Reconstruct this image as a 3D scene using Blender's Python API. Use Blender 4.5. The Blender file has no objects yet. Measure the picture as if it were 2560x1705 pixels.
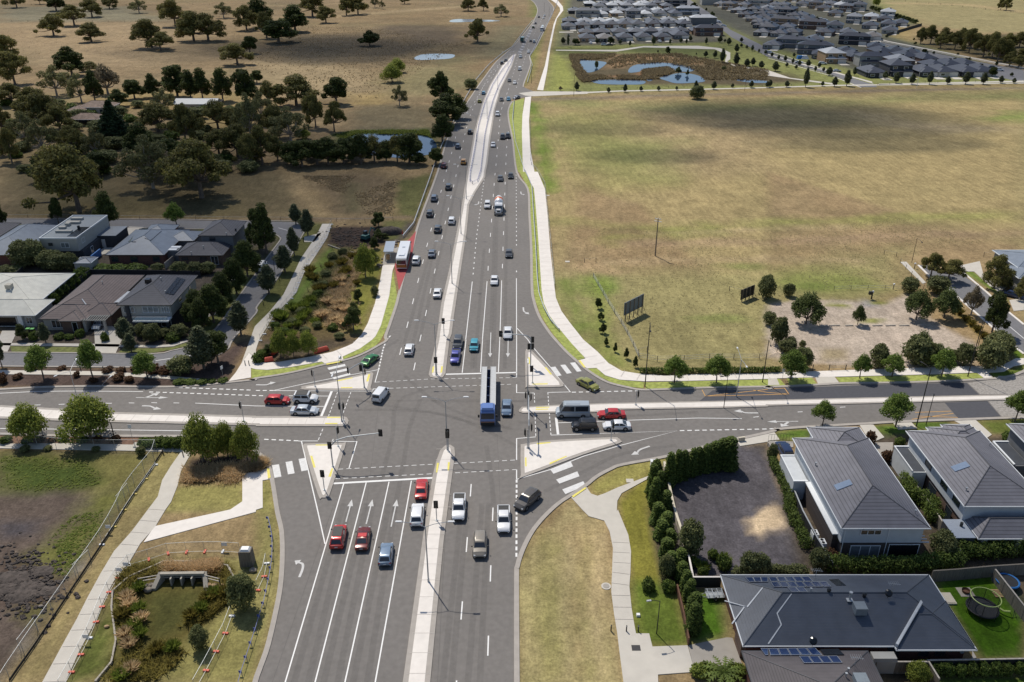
import bpy, math, random
import numpy as np
from mathutils import Vector, Matrix
random.seed(7); rng = np.random.default_rng(7)
S = bpy.context.scene; COL = S.collection
PI = math.pi; R = math.radians
# ------------------------------------------------------------ camera, sky, sun, exposure
F = 2087.; TH = R(26.7); H = 75.
cam = bpy.data.cameras.new('camera'); cam.lens = 36 * F / 2560; cam.sensor_width = 36
cam.clip_start = 1; cam.clip_end = 20000
co = bpy.data.objects.new('camera', cam); COL.objects.link(co)
co.location = (0, 0, H); co.rotation_euler = (PI / 2 - TH, 0, 0); S.camera = co
SUN_EL, SUN_AZ = R(57), R(-30)          # azimuth measured from +Y towards +X
wd = bpy.data.worlds.new('World'); S.world = wd; wd.use_nodes = True
nt = wd.node_tree; bg = nt.nodes['Background']
sky = nt.nodes.new('ShaderNodeTexSky'); sky.sky_type = 'NISHITA'; sky.sun_disc = False
sky.sun_elevation = SUN_EL; sky.sun_rotation = SUN_AZ; sky.dust_density = .7; sky.ozone_density = 1.5
nt.links.new(sky.outputs[0], bg.inputs[0]); bg.inputs[1].default_value = 0.10
sl = bpy.data.lights.new('sun', 'SUN'); sl.energy = 4.2; sl.angle = R(0.6); sl.color = (1, .945, .84)
so = bpy.data.objects.new('sun', sl); COL.objects.link(so)
sdir = Vector((math.sin(SUN_AZ) * math.cos(SUN_EL), math.cos(SUN_AZ) * math.cos(SUN_EL), math.sin(SUN_EL)))
so.rotation_euler = sdir.to_track_quat('Z', 'Y').to_euler(); so.location = (0, 0, 900)
S.view_settings.view_transform = 'Standard'; S.view_settings.look = 'None'
S.view_settings.exposure = -0.1; S.view_settings.gamma = 1
S.cycles.max_bounces = 5; S.cycles.transparent_max_bounces = 24
S.cycles.sample_clamp_indirect = 4
# ------------------------------------------------------------ where a point of the survey lies on the ground
R0 = (0, 430, 850, 1275)
def N(c, r, x, y): return 640 * c + x / 3.6469, R0[r] + y / 3.6469
def G(px, py, h=0.):
    u = (px - 1280) / F; v = (py - 852.5) / F
    dy = math.cos(TH) - v * math.sin(TH); dz = -math.sin(TH) - v * math.cos(TH)
    t = (h - H) / dz
    return (u * t, dy * t)
def g(c, r, x, y, h=0): return G(*N(c, r, x, y), h)
def gs(s, h=0.):
    """'cr x,y x,y cr x,y' -> world points"""
    out = []; c = r = 0
    for w in s.split():
        if ',' in w:
            a, b = w.split(','); out.append(g(c, r, float(a), float(b), h))
        else: c, r = int(w[0]), int(w[1])
    return out
def pxm(x, y):
    """survey pixels per metre across, and per metre of height, for a point (world)"""
    z = y * math.cos(TH) + H * math.sin(TH); s = F / z
    v = (H * math.cos(TH) - y * math.sin(TH)) / z
    return s, s * (math.cos(TH) - v * math.sin(TH))
# ------------------------------------------------------------ 2-D helpers
def catmull(P, n=6, closed=False):
    P = [np.array(p, float) for p in P]; m = len(P); out = []
    for i in range(m if closed else m - 1):
        a = P[(i - 1) % m] if closed or i else P[0]; b = P[i]; c = P[(i + 1) % m]
        d = P[(i + 2) % m] if closed or i + 2 < m else P[-1]
        for k in range(n):
            t = k / n
            out.append(.5 * ((2 * b) + (c - a) * t + (2 * a - 5 * b + 4 * c - d) * t * t + (3 * b - a - 3 * c + d) * t ** 3))
    if not closed: out.append(P[-1])
    return [tuple(p) for p in out]
def area(P): return .5 * sum(P[i][0] * P[(i + 1) % len(P)][1] - P[(i + 1) % len(P)][0] * P[i][1] for i in range(len(P)))
def ccw(P): return P if area(P) > 0 else P[::-1]
def inset(P, d):
    P = ccw(P); n = len(P); out = []
    for i in range(n):
        p = Vector(P[i]); a = p - Vector(P[i - 1]); b = Vector(P[(i + 1) % n]) - p
        a = a.normalized() if a.length > 1e-6 else b.normalized(); b = b.normalized() if b.length > 1e-6 else a
        na = Vector((-a.y, a.x)); nb = Vector((-b.y, b.x)); m = na + nb
        m = m / max(.35, m.length_squared / 2) if m.length > 1e-6 else na
        q = p + m * d; out.append((q.x, q.y))
    keep = []
    for q in out:
        dm = 1e9; v = Vector(q)
        for i in range(n):
            a = Vector(P[i]); e = Vector(P[(i + 1) % n]) - a; t = min(1, max(0, (v - a).dot(e) / max(1e-9, e.length_squared)))
            dm = min(dm, (v - a - e * t).length)
        if dm > abs(d) * .93: keep.append(q)
    return keep if len(keep) > 3 else out
def offset_line(P, d):
    out = []; n = len(P)
    for i in range(n):
        p = Vector(P[i]); a = (p - Vector(P[i - 1])) if i else None; b = (Vector(P[i + 1]) - p) if i < n - 1 else None
        a = a or b; b = b or a
        a = a.normalized(); b = b.normalized(); m = Vector((-a.y - b.y, a.x + b.x)); m = m / max(.4, m.length_squared / 2)
        q = p + m * d; out.append((q.x, q.y))
    return out
def resample(P, step):
    P = [Vector(p) for p in P]; out = []; L = [0]
    for i in range(1, len(P)): L.append(L[-1] + (P[i] - P[i - 1]).length)
    n = max(1, round(L[-1] / step)); j = 0
    for k in range(n + 1):
        s = L[-1] * k / n
        while j < len(P) - 2 and L[j + 1] < s: j += 1
        t = (s - L[j]) / max(1e-9, L[j + 1] - L[j]); q = P[j].lerp(P[j + 1], min(1, t))
        d = (P[j + 1] - P[j]); out.append((q.x, q.y, math.atan2(d.y, d.x)))
    return out
# ------------------------------------------------------------ mesh builder
class MB:
    def __init__(s): s.v = []; s.f = []; s.m = []; s.uv = {}
    def face(s, idx, m=0, uv=None):
        if uv: s.uv[len(s.f)] = uv
        s.f.append(tuple(idx)); s.m.append(m)
    def poly(s, pts, m=0, uv=None):
        b = len(s.v); s.v += [tuple(p) for p in pts]; s.face(range(b, b + len(pts)), m, uv); return s
    def box(s, c, d, rz=0, m=0, top=1., M=None):
        b = len(s.v); cs, sn = math.cos(rz), math.sin(rz)
        for z in (-.5, .5):
            k = top if z > 0 else 1
            for x, y in ((-.5, -.5), (.5, -.5), (.5, .5), (-.5, .5)):
                X, Y = x * d[0] * k, y * d[1] * k
                p = (X * cs - Y * sn, X * sn + Y * cs, z * d[2])
                if M is not None: p = M @ Vector(p)
                s.v.append((c[0] + p[0], c[1] + p[1], c[2] + p[2]))
        for q in ((3, 2, 1, 0), (4, 5, 6, 7), (0, 1, 5, 4), (1, 2, 6, 5), (2, 3, 7, 6), (3, 0, 4, 7)): s.face([b + i for i in q], m)
        return s
    def tube(s, p, q, r0, r1=None, n=8, m=0, cap=True):
        p = Vector(p); q = Vector(q); r1 = r0 if r1 is None else r1; d = (q - p)
        if d.length < 1e-6: return s
        d.normalize(); a = d.orthogonal().normalized(); c = d.cross(a); b = len(s.v)
        for o, r in ((p, r0), (q, r1)):
            for i in range(n):
                t = 2 * PI * i / n; w = o + a * (math.cos(t) * r) + c * (math.sin(t) * r); s.v.append(tuple(w))
        for i in range(n): j = (i + 1) % n; s.face((b + i, b + j, b + n + j, b + n + i), m)
        if cap: s.face([b + i for i in range(n)][::-1], m); s.face([b + n + i for i in range(n)], m)
        return s
    def path(s, P, r, n=6, m=0):
        for i in range(len(P) - 1): s.tube(P[i], P[i + 1], r if not isinstance(r, list) else r[i], r if not isinstance(r, list) else r[i + 1], n, m)
        return s
    def prism(s, P, z0, z1, m=0, side=None, bot=False):
        P = ccw(P); n = len(P); b = len(s.v)
        s.v += [(x, y, z0) for x, y in P] + [(x, y, z1) for x, y in P]
        for i in range(n): j = (i + 1) % n; s.face((b + i, b + j, b + n + j, b + n + i), m if side is None else side)
        s.face([b + n + i for i in range(n)], m)
        if bot: s.face([b + i for i in range(n)][::-1], m)
        return s
    def ribbon(s, P, w, z0, z1, m=0):
        """a strip of width w centred on line P, with its sides down to z0"""
        A = offset_line(P, w / 2); B = offset_line(P, -w / 2)
        for i in range(len(P) - 1):
            b = len(s.v)
            for (x, y) in (A[i], B[i], B[i + 1], A[i + 1]): s.v.append((x, y, z1))
            s.face((b, b + 1, b + 2, b + 3), m)
            if z1 - z0 > .02:
                for (x, y) in (A[i], B[i], B[i + 1], A[i + 1]): s.v.append((x, y, z0))
                s.face((b, b + 3, b + 7, b + 4), m); s.face((b + 1, b + 5, b + 6, b + 2), m)
        return s
    def blob(s, c, r, seed=0, n=10, m=0, amp=.15):
        rr = random.Random(seed); b = len(s.v); k = n // 2 + 1
        for i in range(k + 1):
            t = PI * i / k
            for j in range(n):
                p = 2 * PI * j / n; q = 1 + rr.uniform(-amp, amp)
                s.v.append((c[0] + r[0] * q * math.sin(t) * math.cos(p), c[1] + r[1] * q * math.sin(t) * math.sin(p), c[2] + r[2] * q * math.cos(t)))
        for i in range(k):
            for j in range(n):
                j2 = (j + 1) % n; s.face((b + i * n + j, b + (i + 1) * n + j, b + (i + 1) * n + j2, b + i * n + j2), m)
        return s
    def mesh(s, name, mats, smooth=None):
        me = bpy.data.meshes.new(name); me.from_pydata(s.v, [], s.f)
        for mt in (mats if isinstance(mats, (list, tuple)) else [mats]): me.materials.append(mt)
        if any(s.m): me.polygons.foreach_set('material_index', s.m)
        if s.uv:
            ul = me.uv_layers.new(name='UVMap')
            for fi, uv in s.uv.items():
                for k, li in enumerate(me.polygons[fi].loop_indices): ul.data[li].uv = uv[k]
        if smooth is not None:
            me.polygons.foreach_set('use_smooth', [True] * len(me.polygons)); me.set_sharp_from_angle(angle=R(smooth))
        me.update(); return me
    def build(s, name, mats, parent=None, smooth=None): return link(name, s.mesh(name, mats, smooth), parent)
def link(name, data, parent=None):
    o = bpy.data.objects.new(name, data); COL.objects.link(o)
    if parent: o.parent = parent
    return o
def tag(o, label=None, cat=None, group=None, kind=None):
    for k, v in (('label', label), ('category', cat), ('group', group), ('kind', kind)):
        if v: o[k] = v
    return o
def empty(name, loc, rz=0, sc=1):
    o = bpy.data.objects.new(name, None); COL.objects.link(o)
    o.location = loc if len(loc) == 3 else (loc[0], loc[1], 0); o.rotation_euler = (0, 0, rz)
    o.scale = (sc, sc, sc) if isinstance(sc, (int, float)) else sc
    o.empty_display_size = .3; return o
KIDS = {}
def copy_tree(o, parent=None):
    c = o.copy(); COL.objects.link(c); c.parent = parent
    if parent is None:
        for k in ('label', 'group', 'category'):
            pass
    if o not in KIDS: KIDS[o] = [x for x in o.children]
    for ch in KIDS[o]: copy_tree(ch, c)
    return c
USED = set()
def first_or_copy(o):
    """the first use takes the source itself, the later ones a copy"""
    if o not in USED: USED.add(o); return o
    return copy_tree(o)
ORD = 'first second third fourth fifth sixth seventh eighth ninth tenth eleventh twelfth thirteenth fourteenth fifteenth sixteenth seventeenth eighteenth nineteenth'.split()
def ordinal(i):
    if i < 19: return ORD[i]
    tens = ['twenty', 'thirty', 'forty', 'fifty', 'sixty', 'seventy', 'eighty', 'ninety']; n = i + 1
    if n % 10 == 0: return {20: 'twentieth', 30: 'thirtieth', 40: 'fortieth', 50: 'fiftieth', 60: 'sixtieth', 70: 'seventieth', 80: 'eightieth'}[n]
    return tens[n // 10 - 2] + '-' + ORD[n % 10 - 1]
# ------------------------------------------------------------ materials
M = {}
def srgb(*c): return tuple(((x / 255 / 12.92) if x / 255 < .04 else ((x / 255 + .055) / 1.055) ** 2.4) for x in c)
def mat(name, col, rough=.8, metal=0, var=.12, scale=3., coat=0, spec=.5, bump=0, big=0, bigs=.05, alpha=1, stretch=None, objvar=0, coords='Object'):
    m = bpy.data.materials.new(name); m.use_nodes = True; nt = m.node_tree; p = nt.nodes['Principled BSDF']
    p.inputs['Roughness'].default_value = rough; p.inputs['Metallic'].default_value = metal
    p.inputs['Coat Weight'].default_value = coat; p.inputs['Specular IOR Level'].default_value = spec
    p.inputs['Base Color'].default_value = (*col, 1); p.inputs['Alpha'].default_value = alpha
    last = None; nd = nt.nodes.new; L = nt.links.new
    tc = nd('ShaderNodeTexCoord'); mp = nd('ShaderNodeMapping')
    if stretch: mp.inputs['Scale'].default_value = stretch
    L(tc.outputs[coords], mp.inputs[0])
    def layer(last, sc, amt, det=4):
        n = nd('ShaderNodeTexNoise'); n.inputs['Scale'].default_value = sc; n.inputs['Detail'].default_value = det
        L(mp.outputs[0], n.inputs[0])
        r = nd('ShaderNodeMapRange'); r.inputs[1].default_value = .3; r.inputs[2].default_value = .7
        r.inputs[3].default_value = 1 - amt; r.inputs[4].default_value = 1 + amt; L(n.outputs[0], r.inputs[0])
        x = nd('ShaderNodeVectorMath'); x.operation = 'SCALE'
        if last is None: x.inputs[0].default_value = col
        else: L(last, x.inputs[0])
        L(r.outputs[0], x.inputs['Scale']); return x.outputs[0], n
    n = None
    if var: last, n = layer(last, scale, var)
    if big: last, _ = layer(last, bigs, big, 3)
    if objvar:
        oi = nd('ShaderNodeObjectInfo'); r = nd('ShaderNodeMapRange'); r.inputs[3].default_value = 1 - objvar; r.inputs[4].default_value = 1 + objvar
        L(oi.outputs['Random'], r.inputs[0]); x = nd('ShaderNodeVectorMath'); x.operation = 'SCALE'
        if last is None: x.inputs[0].default_value = col
        else: L(last, x.inputs[0])
        L(r.outputs[0], x.inputs['Scale']); last = x.outputs[0]
    if last: L(last, p.inputs['Base Color'])
    if bump and n:
        b = nd('ShaderNodeBump'); b.inputs['Strength'].default_value = bump; b.inputs['Distance'].default_value = .1
        L(n.outputs[0], b.inputs['Height']); L(b.outputs[0], p.inputs['Normal'])
    M[name] = m; return m
def roofmat(name, col, pitch=.33, dark=.45, width=.25, rough=.75, cross=0, metal=0, var=.1):
    """courses or ribs across the slope, from the roof's own UV (u along the eave, v up the slope, metres)"""
    m = mat(name, col, rough, metal, var, .8, big=.06, bigs=.15); nt = m.node_tree; nd = nt.nodes.new; L = nt.links.new
    p = nt.nodes['Principled BSDF']; src = p.inputs['Base Color'].links[0].from_socket
    uv = nd('ShaderNodeUVMap'); sp = nd('ShaderNodeSeparateXYZ'); L(uv.outputs[0], sp.inputs[0])
    last = src
    for ax, per, dk, wd in ((cross and 0 or 1, pitch, dark, width),):
        a = nd('ShaderNodeMath'); a.operation = 'DIVIDE'; L(sp.outputs[ax], a.inputs[0]); a.inputs[1].default_value = per
        f = nd('ShaderNodeMath'); f.operation = 'FRACT'; L(a.outputs[0], f.inputs[0])
        r = nd('ShaderNodeMapRange'); r.inputs[1].default_value = 0; r.inputs[2].default_value = width
        r.inputs[3].default_value = dark; r.inputs[4].default_value = 1; L(f.outputs[0], r.inputs[0])
        x = nd('ShaderNodeVectorMath'); x.operation = 'SCALE'; L(last, x.inputs[0]); L(r.outputs[0], x.inputs['Scale']); last = x.outputs[0]
        b = nd('ShaderNodeBump'); b.inputs['Strength'].default_value = .5; b.inputs['Distance'].default_value = .05
        L(f.outputs[0], b.inputs['Height']); L(b.outputs[0], p.inputs['Normal'])
    L(last, p.inputs['Base Color']); return m
def leafmat(name, col, var=.45, hue2=None, trans=.38, objvar=.15):
    col = (col[0] * 2.6, col[1] * 2.4, col[2] * 1.75); hue2 = hue2 and (hue2[0] * 2.2, hue2[1] * 2.05, hue2[2] * 1.5)
    m = bpy.data.materials.new(name); m.use_nodes = True; nt = m.node_tree; p = nt.nodes['Principled BSDF']; nd = nt.nodes.new; L = nt.links.new
    p.inputs['Roughness'].default_value = .7; p.inputs['Specular IOR Level'].default_value = .25
    ge = nd('ShaderNodeNewGeometry'); mx = nd('ShaderNodeMix'); mx.data_type = 'RGBA'
    h = hue2 or tuple(c * (1 + var * 1.6) for c in col)
    mx.inputs[6].default_value = (*[c * (1 - var) for c in col], 1); mx.inputs[7].default_value = (*h, 1)
    L(ge.outputs['Random Per Island'], mx.inputs[0])
    oi = nd('ShaderNodeObjectInfo'); r = nd('ShaderNodeMapRange'); r.inputs[3].default_value = 1 - objvar; r.inputs[4].default_value = 1 + objvar
    L(oi.outputs['Random'], r.inputs[0]); x = nd('ShaderNodeVectorMath'); x.operation = 'SCALE'; L(mx.outputs[2], x.inputs[0]); L(r.outputs[0], x.inputs['Scale'])
    L(x.outputs[0], p.inputs['Base Color'])
    tr = nd('ShaderNodeBsdfTranslucent'); L(x.outputs[0], tr.inputs[0]); ms = nd('ShaderNodeMixShader'); ms.inputs[0].default_value = trans
    L(p.outputs[0], ms.inputs[1]); L(tr.outputs[0], ms.inputs[2]); L(ms.outputs[0], nt.nodes['Material Output'].inputs[0])
    M[name] = m; return m
# ============================================================ SETTING: ground
def lin(r, g_, b, k=.85): c = srgb(r, g_, b); return np.array([x * k for x in c])
def axis(*segs):
    out = []
    for a, b, st in segs: out += list(np.arange(a, b, st))
    return np.array(sorted(set(round(x, 3) for x in out)))
GX = axis((-9000, -8999, 1), (-2500, -2499, 1), (-800, -116, 6), (-116, 116, 1.2), (116, 806, 6), (2500, 2501, 1), (9000, 9001, 1))
GY = axis((-800, -799, 1), (0, 1, 1), (44, 260, 1.2), (260, 1200, 4), (1500, 1501, 1), (2500, 2501, 1), (9000, 9001, 1))
XX, YY = np.meshgrid(GX, GY); PTX, PTY = XX.ravel(), YY.ravel()
CC = np.tile(lin(148, 126, 92), (PTX.size, 1)); AL = np.zeros(PTX.size)
def wob(sc, seed):
    r = np.random.default_rng(int(seed * 7)); o = np.zeros(PTX.size)
    for k in range(5):
        a = r.uniform(0, 6.28); f = 2 ** (k * .7) / sc; o += np.sin((PTX * math.cos(a) + PTY * math.sin(a)) * f + r.uniform(0, 6) + 1.5 * np.sin((PTX * math.sin(a) - PTY * math.cos(a)) * f * .7)) / 2 ** (k * .5)
    return o / 2.2
def sdf(P):
    P = ccw(P); n = len(P); d = np.full(PTX.size, 1e9); ins = np.zeros(PTX.size, bool)
    xs = [p[0] for p in P]; ys = [p[1] for p in P]
    for i in range(n):
        (x0, y0), (x1, y1) = P[i], P[(i + 1) % n]; ex, ey = x1 - x0, y1 - y0
        t = np.clip(((PTX - x0) * ex + (PTY - y0) * ey) / (ex * ex + ey * ey + 1e-9), 0, 1)
        d = np.minimum(d, np.hypot(PTX - x0 - t * ex, PTY - y0 - t * ey))
        c = ((y0 > PTY) != (y1 > PTY)) & (PTX < (x1 - x0) * (PTY - y0) / (y1 - y0 + 1e-12) + x0); ins ^= c
    return np.where(ins, -d, d)
def seg(P):
    d = np.full(PTX.size, 1e9)
    for (x0, y0), (x1, y1) in zip(P, P[1:]):
        ex, ey = x1 - x0, y1 - y0; t = np.clip(((PTX - x0) * ex + (PTY - y0) * ey) / (ex * ex + ey * ey + 1e-9), 0, 1)
        d = np.minimum(d, np.hypot(PTX - x0 - t * ex, PTY - y0 - t * ey))
    return d
def lay(w, col, rows=None):
    global CC, AL
    w = np.clip(w, 0, 1)[:, None]; CC = CC * (1 - w) + np.array(col) * w
    if rows is not None: AL = AL * (1 - w[:, 0]) + rows * w[:, 0]
def paint(s, col, feather=2., amt=1., wob_=0, seed=0, rows=None):
    P = gs(s) if isinstance(s, str) else s; d = sdf(P)
    if wob_: d = d + wob(wob_ * 1.5, seed) * wob_
    w = np.clip(.5 - d / (2 * feather), 0, 1); lay(w * amt, lin(*col), rows)
def stroke(s, width, col, feather=2., amt=1., wob_=0, seed=0):
    d = seg(gs(s) if isinstance(s, str) else s) - width / 2
    if wob_: d = d + wob(wob_ * 1.5, seed) * wob_
    lay(np.clip(.5 - d / (2 * feather), 0, 1) * amt, lin(*col))
def dab(s, col, r, amt=.7, asp=2.5, seed=0):
    for i, (x, y) in enumerate(gs(s)):
        d = np.hypot((PTX - x) / asp, PTY - y) + wob(r, seed + i) * r * .35; lay(np.clip(1.3 - d / r, 0, 1) * amt, lin(*col))
# left paddock
lay(np.clip(.5 + wob(60, 1) * .5, 0, 1) * .6, lin(165, 142, 108)); lay(np.clip(wob(45, 2) * .8, 0, 1) * .6, lin(118, 106, 82))
lay(np.clip(wob(22, 3) * .7, 0, 1) * .4, lin(128, 122, 84)); lay(np.clip(wob(9, 31) * .7 - .1, 0, 1) * .35, lin(112, 98, 74))
lay(np.clip(wob(12, 32) * .7 - .1, 0, 1) * .45, lin(178, 156, 118))
paint('00 0,60 1200,60 1500,190 0,200', (140, 136, 112), 12, .7, 6, 4)
paint('00 0,210 1500,210 1900,520 1000,620 300,560 0,400', (178, 154, 118), 20, .7, 12, 5)
paint('10 300,300 1100,330 1500,480 1100,560 300,560 100,450', (112, 100, 80), 12, .75, 14, 6)
paint('10 1100,220 1900,250 1900,400 1400,420', (116, 102, 84), 10, .7, 12, 7)
paint('10 0,560 700,590 1100,700 900,880 400,900 0,800', (176, 155, 118), 12, .75, 8, 8)
paint('10 830,840 1200,850 1180,960 860,960', (176, 152, 100), 6, .8, 5, 9)
paint('10 900,960 1600,960 1650,1200 850,1200', (122, 112, 86), 5, .8, 4, 10)
paint('10 1100,700 1900,500 2000,800 1500,900 1200,840', (140, 134, 94), 10, .6, 8, 11)
paint('10 700,1220 900,1190 1560,1180 1640,1280 1600,1420 700,1330', (70, 98, 40), 3, .9, 2, 12)
paint('00 900,830 2334,850 2334,1250 1700,1250 1650,1000 900,1000', (170, 148, 96), 6, .6, 6, 13)
paint('00 0,850 600,870 900,960 600,1300 0,1300', (150, 136, 96), 6, .6, 6, 14)
paint('01 0,0 2334,0 11 0,0 300,0 600,430 01 2334,445 0,420', (116, 104, 76), 6, .85, 3, 15)
paint('01 400,130 1000,200 2300,240 2300,400 200,410', (108, 98, 66), 4, .6, 4, 16)
paint('11 300,0 700,60 900,380 640,400 500,300', (150, 128, 92), 3, .5, 2, 17)
stroke('11 330,40 450,220 580,370', 5, (168, 145, 106), 2.5, .8, 1)
stroke('11 1260,60 1270,200 1240,390', 4, (160, 138, 98), 2.5, .8, 1)
paint('11 560,60 900,20 1250,60 1230,380 700,370', (122, 106, 82), 3, .8, 3, 18)
stroke('11 880,120 900,340', 5, (92, 92, 62), 3, .6, 1)
paint('11 1290,80 1640,0 1480,420 1280,400', (98, 100, 58), 1.5, .9, 1, 19)
stroke('01 0,425 1500,435 2334,445 11 0,440 700,430 1400,410', 2.2, (134, 116, 94), 1, .8, .4)
# fenced far strips of the paddock
stroke('10 700,150 1200,110 1900,60 2200,70', 14, (182, 160, 122), 8, .8)
stroke('10 2150,500 2334,250', 22, (146, 138, 104), 9, .7)
# verge and reserve between the estate and the creek
paint('11 0,440 690,470 700,520 200,1320 0,1500 01 2334,1568 2200,1100 2334,900', (104, 104, 62), 1.2)
paint('11 690,640 740,700 400,1250 200,1320 300,1130', (96, 118, 52), 1.2, .9, .5, 20)
paint('11 650,500 750,500 1080,490 1330,520 1330,620 1060,680 870,710 740,690 640,640', (72, 60, 54), 1.2, 1, .8, 21)
paint('11 740,700 900,710 930,900 760,1290 650,1568 200,1568 180,1330 520,1150', (126, 116, 68), 1.5, 1, 1, 22)
paint('11 850,740 930,740 900,900 800,1100 840,1300 900,1400 760,1400 620,1300 700,1000', (158, 142, 94), 1.2, .8, 1, 23)
paint('11 600,760 800,720 700,1000 560,1150 420,1300 300,1350 540,1080', (102, 116, 54), 1.5, .9, 1, 24)
paint('11 940,720 1150,700 1160,860 1080,1200 960,1480 860,1500 760,1290 880,980', (124, 122, 60), 1.2, 1, .6, 25)
paint('11 200,1330 960,1490 900,1568 0,1568', (98, 84, 60), 1.5, .9, 1, 26)
paint('12 0,0 1000,0 500,150 80,205 30,200', (84, 74, 62), 1.2, .95, .6, 27)
paint('11 1160,450 1420,430 1400,600 1260,640 1160,600 1150,520', (104, 106, 62), 1.5, .9, 1, 28)
paint('11 1380,450 1470,480 1400,600 1280,620', (88, 80, 76), 1, .9, .4, 29)
# estate on the left
paint('01 0,480 2334,490 11 200,620 01 2334,900 2000,1370 1850,1568 02 1700,130 0,130', (92, 84, 76), 1.5)
paint('01 1850,1100 2334,680 2334,900 1990,1400 1800,1500', (108, 108, 60), 1, .9)
paint('01 1790,515 2334,500 2334,560 1800,600', (106, 112, 62), 1, .8)
paint('02 0,240 1500,248 1900,175 2200,0 2290,0 2080,380 1500,440 0,440', (88, 74, 68), 1, 1, .4, 30)
paint('02 0,850 1700,872 2334,930 12 0,990 02 1700,1000 0,1000', (134, 104, 88), 1)
paint('01 380,1400 500,1568 02 700,60 150,40 01 0,1500', (130, 120, 110), 1, .6)
# lower left building site
paint('02 0,1000 1480,1000 1420,1150 1100,1568 03 0,1568 -200,1568 -200,0', (98, 86, 78), 1, 1, 0)
paint('02 0,1000 1450,1010 1380,1150 1150,1400 900,1400 600,1340 0,1380', (116, 110, 66), 2, 1, .8, 33)
paint('02 0,1060 700,1100 930,1230 900,1330 300,1380 0,1350', (64, 78, 34), 2.2, .95, 1.2, 34)
paint('02 860,1400 1250,1300 03 1020,50 950,180 700,430 550,680 400,700 230,400 700,100 700,0', (112, 112, 58), 2, .9, 1.4, 35)
paint('03 0,130 200,110 330,130 330,200 200,230 0,240', (76, 74, 80), 1.5, .9, .5, 36)
paint('03 0,450 450,500 550,680 450,880 200,900 0,860', (88, 74, 66), 1.2, 1, .8, 37)
paint('03 150,900 450,860 500,950 350,1060 150,980', (98, 96, 50), 1, .8, .6, 38)
paint('03 660,490 790,480 830,460 780,560 700,600', (150, 140, 125), .7, .9)
paint('03 170,1210 300,1180 260,1290 190,1290', (150, 140, 125), .7, .9)
paint('02 1470,1010 1720,1010 1500,1568 1100,1568', (150, 138, 92), .8)
paint('03 1380,0 1060,420 800,800 600,1180 390,1568 130,1568 620,800 960,300 1130,0', (152, 136, 94), .8, 1, .4, 39)
paint('02 1620,1330 2210,1310 2334,1568 1500,1568', (152, 144, 88), .8, 1)
paint('12 0,1200 110,1280 150,1200 190,1568 0,1568', (150, 144, 86), .6)
paint('03 1480,0 2334,-60 2334,420 1300,440 1180,480 600,1568 2334,1568 13 0,1568 20,1500 250,600 220,0 0,0 03 2334,0', (140, 132, 84), .8)
paint('03 1080,600 1180,500 1500,470 1900,450 2100,500 2130,700 2060,860 1700,1250 1500,1568 900,1568 1050,1300', (92, 84, 46), .8, 1, .5, 40)
paint('03 1350,760 1700,730 1900,740 1780,900 1650,1100 1350,1200 1330,900', (78, 78, 42), 1, .9, .5, 41)
paint('03 1560,480 1960,480 2010,570 1480,570', (168, 140, 104), .6, .8, .3, 42)
paint('03 980,850 1010,1200 960,1450 700,1568 600,1568 900,950', (88, 96, 44), .8, .9, .4, 43)
paint('03 1700,1200 2100,900 2334,1100 2300,1568 1450,1568', (128, 122, 74), .8, .7, .5, 44)
paint('12 0,1000 60,1045 110,1110 110,1180 0,1200 02 1720,1310 1640,1290 1730,1080 2000,1060', (62, 54, 50), .7, 1)
paint('02 1690,1180 2334,1140 12 0,1150 0,1200 02 1680,1310', (140, 112, 80), .7, .9, .3, 45)
# right-hand field
paint('20 190,930 2334,880 30 2334,800 2334,1568 31 2334,1000 2334,700 20 2334,1568 21 2334,1500 1170,290 850,220 650,0 400,1150 340,500 20 205,1568', (164, 146, 104), 2, 1, 0, 0, 1.)
paint('30 2300,800 2700,780 33 2700,0 32 2334,300 31 2334,700', (150, 138, 98), 3)
paint('21 200,900 31 0,900 31 1200,700 31 1230,1120 31 0,1568 22 2334,300 1170,300 850,220 650,0 400,1150', (152, 144, 98), 6, .8, 2, 46, .2)
for s, c, w, ft, a in (('20 170,940 240,1150 300,1500 21 330,150', (104, 132, 44), 5, 3, .8), ('20 500,950 1500,1000 30 0,950 30 1500,900 2334,880', (128, 134, 82), 16, 10, .6),
        ('21 330,460 1500,520 2334,480 31 800,450 2200,380', (146, 148, 84), 5, 4, .5), ('31 0,450 700,440 1300,390 2250,420', (150, 152, 84), 3, 2.5, .4),
        ('21 900,600 1300,560 1900,540', (140, 146, 74), 5, 4, .5), ('21 480,1000 560,1200 640,1500 22 700,60', (108, 130, 52), 3, 2.5, .65),
        ('21 880,820 1500,800 2334,790 31 800,800', (180, 158, 122), 2.5, 2, .6), ('21 700,860 900,900', (184, 156, 120), 5, 2.5, .7),
        ('21 1300,560 2334,520 31 700,500', (178, 158, 122), 2, 2, .5), ('21 1000,640 2334,640 31 1500,560 2334,560', (164, 138, 112), 4, 3, .5),
        ('30 2050,1080 2334,1050', (118, 140, 66), 10, 6, .7), ('30 800,1040 1400,1160 2100,1170', (184, 164, 132), 10, 8, .6),
        ('20 900,1050 1000,1400 1050,1568', (140, 148, 80), 22, 12, .45), ('20 400,1100 600,1300', (128, 134, 80), 18, 12, .5), ('21 700,980 820,1050', (116, 140, 60), 6, 3, .7)):
    stroke(s, w, c, ft, a, ft * .8, w)
paint('20 1000,1000 2334,1050 30 0,1300 0,1568 20 1300,1568', (164, 142, 112), 16, .45, 10, 47)
paint('20 700,1250 1500,1300 1300,1568 700,1568', (128, 138, 78), 14, .5, 8, 48)
paint('31 60,900 700,880 1050,1060 300,1120 80,1040', (126, 138, 66), 4, .6, 2, 49)
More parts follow.
